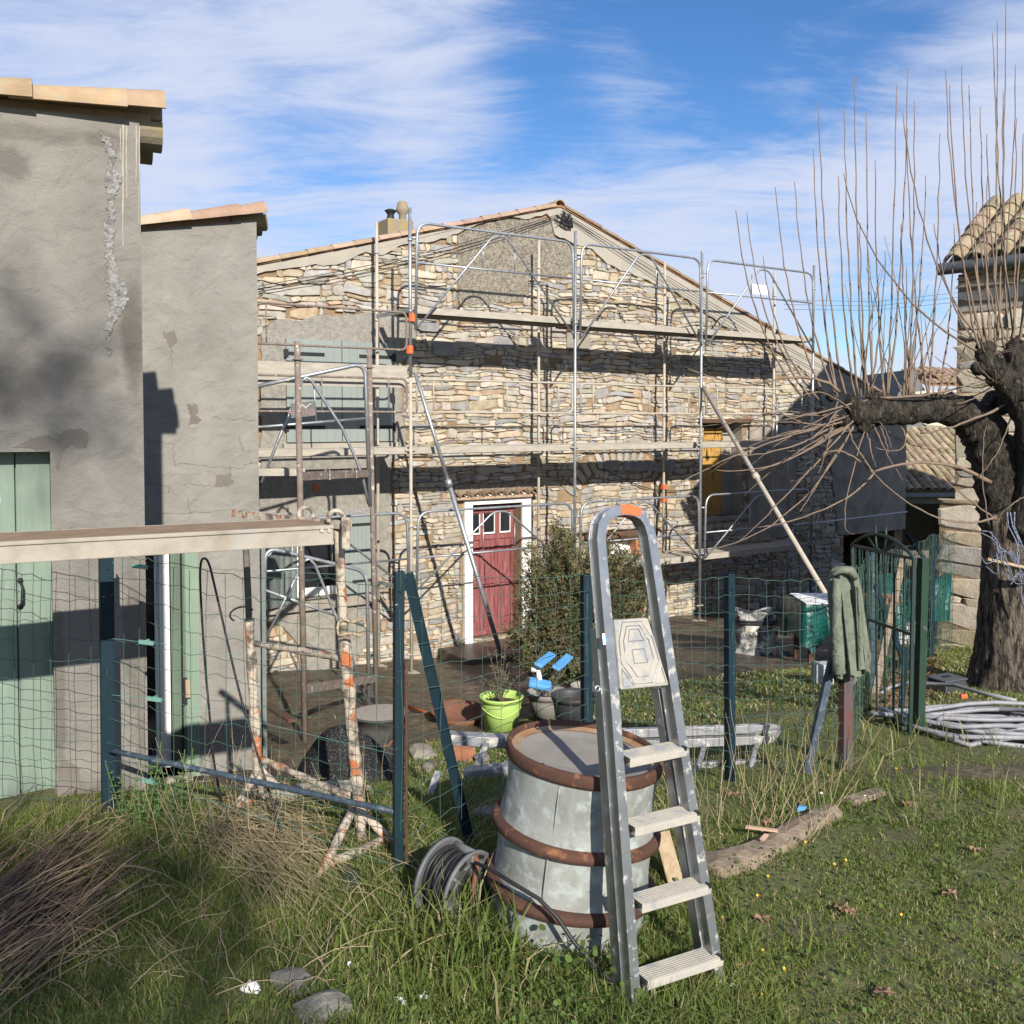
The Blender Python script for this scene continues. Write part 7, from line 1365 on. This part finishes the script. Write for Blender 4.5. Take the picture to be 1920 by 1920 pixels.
def blades(n, y0, y1, hgt, wid, dens=None, cols=None, lean=.5, xw=.62, mudcut=True, seed=0, segs=2, dirx=None, pw=1.0):
    r_ = np.random.default_rng(seed); Y = y0 + (y1 - y0) * r_.random(n) ** pw; X = (r_.random(n) * 2 - 1) * xw * Y
    m = inside(X, Y) & (X > -8.5) & (X < 13.5)
    if mudcut: m &= samp(GM, X, Y) < .25 + .5 * r_.random(n)
    if dens is not None: m &= r_.random(n) < dens(X, Y)
    X, Y = X[m], Y[m]; n = len(X); Z = samp(GZ, X, Y) - .012
    h = hgt * r_.uniform(.35, 1.25, n) if not callable(hgt) else hgt(X, Y) * r_.uniform(.4, 1.25, n); a = r_.uniform(0, 2 * np.pi, n); l = lean * r_.uniform(.1, 1.6, n)
    D = np.stack([np.cos(a), np.sin(a), np.zeros(n)], 1)
    if dirx is not None: D = D * .55 + dirx; D /= np.linalg.norm(D, axis=1, keepdims=True)
    fa = r_.uniform(0, 2 * np.pi, n); Sd = np.stack([np.cos(fa), np.sin(fa), np.zeros(n)], 1) * (wid * r_.uniform(.6, 1.4, n))[:, None] * .5
    B = np.stack([X, Y, Z], 1); up = np.array([0, 0, 1.0]); H = h[:, None]; Lq = l[:, None]
    m1 = B + up * H * .55 + D * H * Lq * .25; tp_ = B + up * H * (1 - .25 * np.minimum(Lq, 1.4)) + D * H * Lq * .9
    V = np.stack([B - Sd, B + Sd, m1 + Sd * .8, m1 - Sd * .8, tp_], 1).reshape(-1, 3)
    o = np.arange(n) * 5; Q = np.stack([o, o + 1, o + 2, o + 3], 1); Tt = np.stack([o + 3, o + 2, o + 4], 1)
    c = cols(X, Y, r_, n)
    return V, Q, Tt, np.repeat(c, 5, 0)
def merge(parts):
    Vs, Qs, Ts, Cs, o = [], [], [], [], 0
    for V, Q, T_, c in parts: Vs.append(V); Qs.append(Q + o); Ts.append(T_ + o); Cs.append(c); o += len(V)
    return np.concatenate(Vs), np.concatenate(Qs), np.concatenate(Ts), np.concatenate(Cs)
def gcol(X, Y, r_, n, dry=.10):
    a = np.array([.155, .208, .046]); b_ = np.array([.235, .255, .076]); c_ = np.array([.092, .138, .036]); d_ = np.array([.44, .37, .22])
    k = r_.random((n, 1)); w_ = np.clip(.5 + wob(X, Y, 2.2, 1.3) * .7, 0, 1)[:, None]; c = (a * (1 - k) + b_ * k) * w_ + (c_ * (1 - k) + a * k) * (1 - w_); c *= r_.uniform(.8, 1.2, (n, 1))
    dm = r_.random(n) < dry * (1 + 1.6 * np.clip(wob(X, Y, 1.6, 4.2), 0, 1)); c[dm] = d_ * r_.uniform(.6, 1.15, (dm.sum(), 1)); return c
def lawncol(X, Y, r_, n): return gcol(X, Y, r_, n, .22 + 0 * X[0])
TALL = lambda X, Y: .034 + .022 * (X < .9) + .05 * np.clip(wob(X, Y, 1.9, .7) + .5, 0, 1.3) * (X < .9) + .06 * np.exp(-((X + .25) ** 2 / .05 + (Y - 3.35) ** 2 / .08)) + .05 * np.exp(-((Y - 4.7 - .12 * X) ** 2 / .10)) * (X > 1.0)
dn = lambda X, Y: np.clip(.72 + .6 * wob(X, Y, 1.7, 2.2) + .5 * wob(X, Y, 6.1, 1.2), .10, 1)
pl = [blades(190000, 2.3, 4.6, TALL, .0042, dn, gcol, .85, seed=1, pw=.85), blades(120000, 4.4, 7.2, lambda X, Y: .7 * TALL(X, Y), .0052, dn, gcol, .85, seed=2), blades(170000, 7.0, 13.5, .045, .014, None, lawncol, .8, seed=3, pw=.8),
      blades(5000, 2.4, 5.2, .13, .0055, lambda X, Y: np.clip(wob(X, Y, 2.6, 5.1), 0, 1) * (X < 1.2), gcol, .7, seed=4), blades(2600, 5.5, 14, .10, .012, lambda X, Y: (samp(GM, X, Y) > .6) * (wob(X, Y, 3.0, 2.0) > .45), lawncol, .6, seed=6, mudcut=False),
      blades(2600, 2.9, 3.7, .26, .008, lambda X, Y: np.exp(-((X + .18) ** 2 / .05 + (Y - 3.35) ** 2 / .05)), gcol, .6, seed=7, xw=.2), blades(4000, 4.5, 6.2, .24, .006, lambda X, Y: np.exp(-((X - 1.9 - .25 * (Y - 5)) ** 2 / .5)) * .8, gcol, .7, seed=8)]
V, Q, T3, cc_ = merge(pl); gr = nmesh('grass', V, Q, cc_, M['leaf'], T3); tag(gr, 'rough green grass and lawn around the drum, the ladder and the fence', 'grass', kind='stuff')
# clover and broad leaved weeds
def weeds(n, y0, y1, dens, size, seed, hmax=.09):
    r_ = np.random.default_rng(seed); Y = y0 + (y1 - y0) * r_.random(n); X = (r_.random(n) * 2 - 1) * .6 * Y; m = inside(X, Y) & (r_.random(n) < dens(X, Y)) & (samp(GM, X, Y) < .4); X, Y = X[m], Y[m]; n = len(X); Z = samp(GZ, X, Y) + r_.uniform(.015, hmax, n)
    th = r_.uniform(0, 2 * np.pi, n); tl = np.stack([r_.normal(0, .45, n), r_.normal(-.15, .45, n), np.ones(n)], 1); tl /= np.linalg.norm(tl, axis=1, keepdims=True)
    u = np.stack([np.cos(th), np.sin(th), np.zeros(n)], 1); u -= tl * (u * tl).sum(1, keepdims=True); u /= np.linalg.norm(u, axis=1, keepdims=True); v = np.cross(tl, u); s = (size * r_.uniform(.5, 1.4, n))[:, None]; B = np.stack([X, Y, Z], 1)
    ring = [(1, 0), (.6, .62), (-.15, .72), (-.85, .35), (-.85, -.35), (-.15, -.72), (.6, -.62)]
    V = np.stack([B + u * s * a + v * s * b_ + tl * s * .12 * (a * a) for a, b_ in ring] , 1).reshape(-1, 3); o = np.arange(n) * 7; Q = np.concatenate([np.stack([o, o + 1, o + 2, o + 6], 1) * 0 + np.stack([o + 6, o, o + 1, o + 2], 1), np.stack([o + 6, o + 2, o + 3, o + 5], 1)]); T_ = np.stack([o + 5, o + 3, o + 4], 1)
    k = r_.random((n, 1)); c = np.array([.095, .165, .035]) * (1 - k) + np.array([.15, .20, .055]) * k; c *= r_.uniform(.75, 1.15, (n, 1)); return V, Q, T_, np.repeat(c, 7, 0)
wl = [weeds(26000, 2.5, 4.6, lambda X, Y: np.clip(.13 + .8 * np.exp(-((X - .28) ** 2 / .30 + (Y - 3.05) ** 2 / .12)) + .22 * (wob(X, Y, 2.4, 3.3) > .35), 0, .9), .0085, 21, .06), weeds(16000, 4.4, 6.5, lambda X, Y: .18 * (wob(X, Y, 2.4, 3.3) > .2), .009, 22, .05),
      weeds(2600, 2.85, 3.35, lambda X, Y: np.exp(-((X - .32) ** 2 / .045 + (Y - 3.16) ** 2 / .02)) * (X < .43), .0125, 23, .17)]
V, Q, T3, cc_ = merge(wl); wd_ = nmesh('clover', V, Q, cc_, M['leaf'], T3); tag(wd_, 'clover and small broad leaved weeds growing through the grass', 'weeds', kind='stuff')
# dry stalks
rr = random.Random(50); mb = MB()
def stalk(a, c, r, col, sag=.0, n=6):
    mb.tube([a.lerp(c, q / n) + Vector((rr.gauss(0, .004), rr.gauss(0, .004), sag * math.sin(math.pi * q / n) + rr.gauss(0, .003))) for q in range(n + 1)], [r * (1 - .5 * q / n) for q in range(n + 1)], 4, col, cap=False)
for k in range(210):
    x0, y0 = rr.uniform(-120, 60), rr.gauss(1800, 55); L = rr.uniform(160, 360); an = R(rr.gauss(36, 7)); x1, y1 = x0 + L * math.cos(an), y0 - L * math.sin(an)
    a, c = G(x0, y0) + Vector((0, 0, rr.uniform(.0, .10))), G(x1, y1) + Vector((0, 0, rr.uniform(.02, .13))); q = rr.random(); col = (.20, .13, .10) if q < .55 else (.36, .27, .16) if q < .85 else (.13, .09, .075); kk = rr.uniform(.7, 1.2)
    stalk(a, c, rr.uniform(.0018, .0042), tuple(u_ * kk for u_ in col), .02)
st = mb.build('dry_stalks', M['dry']); tag(st, 'heap of cut brown dry stalks lying at the lower left', 'dry stalks', kind='stuff')
mb = MB()
for k in range(480):
    q = rr.random(); x0, y0 = 400 + rr.gauss(60, 45), 1545 + rr.gauss(30, 40); L = rr.uniform(60, 190); an = R(rr.gauss(-32, 16)) if rr.random() < .8 else rr.uniform(0, 6.28); x1, y1 = x0 + L * math.cos(an), y0 - L * math.sin(an); a, c = G(x0, y0) + Vector((0, 0, rr.uniform(.01, .12))), G(x1, min(y1, 1900)) + Vector((0, 0, rr.uniform(.01, .10))); kk = rr.uniform(.7, 1.15); stalk(a, c, rr.uniform(.0008, .0017), (.42 * kk, .34 * kk, .20 * kk), .02)
for k in range(260):
    x0, y0 = rr.uniform(-20, 1000), rr.uniform(1540, 1900); L = rr.uniform(40, 200); an = rr.uniform(0, math.pi); a = G(x0, y0) + Vector((0, 0, rr.uniform(.01, .05))); c = G(x0 + L * math.cos(an), max(1530, y0 - L * .5 * math.sin(an))) + Vector((0, 0, rr.uniform(.01, .14))); kk = rr.uniform(.6, 1.1); stalk(a, c, rr.uniform(.001, .002), (.40 * kk, .32 * kk, .19 * kk), .03)
for k in range(150):                               # standing dead stems by the fence
    x0 = rr.choice((rr.uniform(1380, 1560), rr.uniform(300, 480), rr.uniform(480, 760), rr.uniform(1250, 1400))); p = G(x0, rr.uniform(1480, 1590) if x0 > 1000 else rr.uniform(1540, 1640)); c = p + Vector((rr.gauss(0, .12), rr.gauss(0, .1), rr.uniform(.12, .5))); kk = rr.uniform(.7, 1.1); stalk(p, c, rr.uniform(.0012, .002), (.40 * kk, .32 * kk, .19 * kk), .0)
sg_ = mb.build('dry_grass', M['dry']); tag(sg_, 'bleached dry grass stems lying and standing along the fence line', 'dry grass', kind='stuff')
# leaf litter by the gate
pts, nr, cl = [], [], []
for k in range(1500):
    q_ = rr.random() ** .8; p = G(1660 + q_ * 75 + rr.gauss(0, 22), 1325 - q_ * 85 + rr.gauss(0, 14)); pts.append((p.x, p.y, p.z + rr.uniform(.01, .035))); nr.append((rr.gauss(0, 1), rr.gauss(0, 1), rr.gauss(0, .35))); kk = rr.uniform(.6, 1.25); cl.append((.24 * kk, .165 * kk, .10 * kk))
ll = leafcloud('leaf_litter', M['leaf'], np.array(pts), np.array(nr), rng.uniform(.03, .07, len(pts)), np.array(cl), .8); tag(ll, 'brown dead leaf litter piled on the ground beside the green gate', 'leaf litter', kind='stuff')
# goosegrass weed by the wall
mb = MB(); pts, nr, cl = [], [], []
for k in range(26):
    p = G(rr.uniform(225, 345), rr.uniform(1545, 1575)); h = rr.uniform(.12, .42); e = p + Vector((rr.gauss(0, .05), rr.gauss(0, .04), h)); mb.tube([p.lerp(e, q / 4) for q in range(5)], .0025, 4, (.10, .16, .05), cap=False)
    for q in range(int(h / .035)):
        b_ = p.lerp(e, (q + 1) / (h / .035 + 1))
        for j in range(6): a = 2 * math.pi * j / 6; pts.append(b_); nr.append((math.cos(a), math.sin(a), .25)); kk = rr.uniform(.8, 1.2); cl.append((.11 * kk, .18 * kk, .06 * kk))
gs = mb.build('goosegrass', M['dry']); tag(gs, 'whorled goosegrass stems growing at the foot of the left fence post', 'weeds', kind='stuff')
lc = leafcloud('foliage', M['leaf'], np.array(pts), np.array(nr), rng.uniform(.014, .03, len(pts)), np.array(cl), .3); lc.parent = gs; TM[lc.name] = Matrix()
# flowers
def flower(x, y, m, name, lab, grp, cat, s, np_=5, h=None):
    p = G(x, y); h = h or rr.uniform(.016, .028); mb = MB(); c = p + Vector((0, 0, h)); mb.tube([p, c], .0005, 4)
    for k in range(np_):
        a = 2 * math.pi * k / np_ + x; e1, e2, e3 = Vector((1, 0, 0)), Vector((0, .72, .69)), Vector((0, -.69, .72)); t_ = e1 * math.cos(a) + e2 * math.sin(a) + e3 * .22; sd = e2 * math.cos(a) - e1 * math.sin(a); mb.add([c, c + t_ * s * .6 + sd * s * .5, c + t_ * s, c + t_ * s * .6 - sd * s * .5], [(0, 1, 2, 3)])
    tag(mb.build(name, M[m]), lab, cat, grp)
for (x, y) in ((762, 1772), (928, 1727), (985, 1765), (970, 1752), (1610, 1502), (1552, 1462), (1680, 1448), (1345, 1640), (1428, 1585), (1495, 1580), (1510, 1592), (1586, 1625), (1565, 1628), (1440, 1652), (1355, 1735), (1430, 1796), (1470, 1830), (1428, 1878), (1620, 1585), (1258, 1545), (1322, 1556), (1290, 1600), (1420, 1690), (1690, 1725), (870, 1815)):
    flower(x, y, 'petal_y', 'yellow_flower', 'small yellow buttercup like flower open in the grass', 'yellow flowers in the grass', 'flower', .006)
for (x, y) in ((795, 1882), (788, 1890), (800, 1890), (752, 1898), (745, 1892), (758, 1905), (655, 1828), (1372, 1868), (1380, 1866), (1540, 1500), (1622, 1508)):
    flower(x, y, 'petal_w', 'white_flower', 'tiny white flower head in the foreground grass', 'white flowers in the grass', 'flower', .008, 6, .035)

# ------------------------------------------------------------------ unseen tree added behind the viewer, leaf clumps placed to shade the left
bt_ = Vector((2.6, -11.5, 0)); btree = root('unseen_shade_tree', 'unseen tree added behind the viewpoint, its crown placed to shade the left', 'tree', bt_)
mb = MB(); mb.tube([bt_ + Vector((.05 * math.sin(k), 0, k * .84)) for k in range(13)], [.13 - .0095 * k for k in range(13)], 10); mb.build('trunk', M['bark'], btree, True)
pts, nr, cl = [], [], []; rr = random.Random(77)
for k in range(40):
    low = k < 24; z = rr.uniform(7.4, 8.8) if low else rr.uniform(10.9, 11.5); c = Vector((rr.uniform(2.5, 4.0) if low else rr.uniform(2.65, 3.45), -11.5 + rr.gauss(0, .3), z)); s = rr.uniform(.16, .36) if low else rr.uniform(.08, .17)
    for q in range(int((120 if low else 48) * s / .3)): v = Vector((rr.gauss(0, s), rr.gauss(0, s), rr.gauss(0, s * .7))); pts.append(c + v); nr.append((rr.gauss(0, 1), rr.gauss(0, 1), rr.gauss(0, 1))); cl.append((.06, .09, .03))
leafcloud('crown', M['leaf'], np.array(pts), np.array(nr), rng.uniform(.08, .16, len(pts)), np.array(cl), .5, rt=btree)
for o in list(bpy.data.objects):
    if o.type == 'MESH': o.visible_camera = True
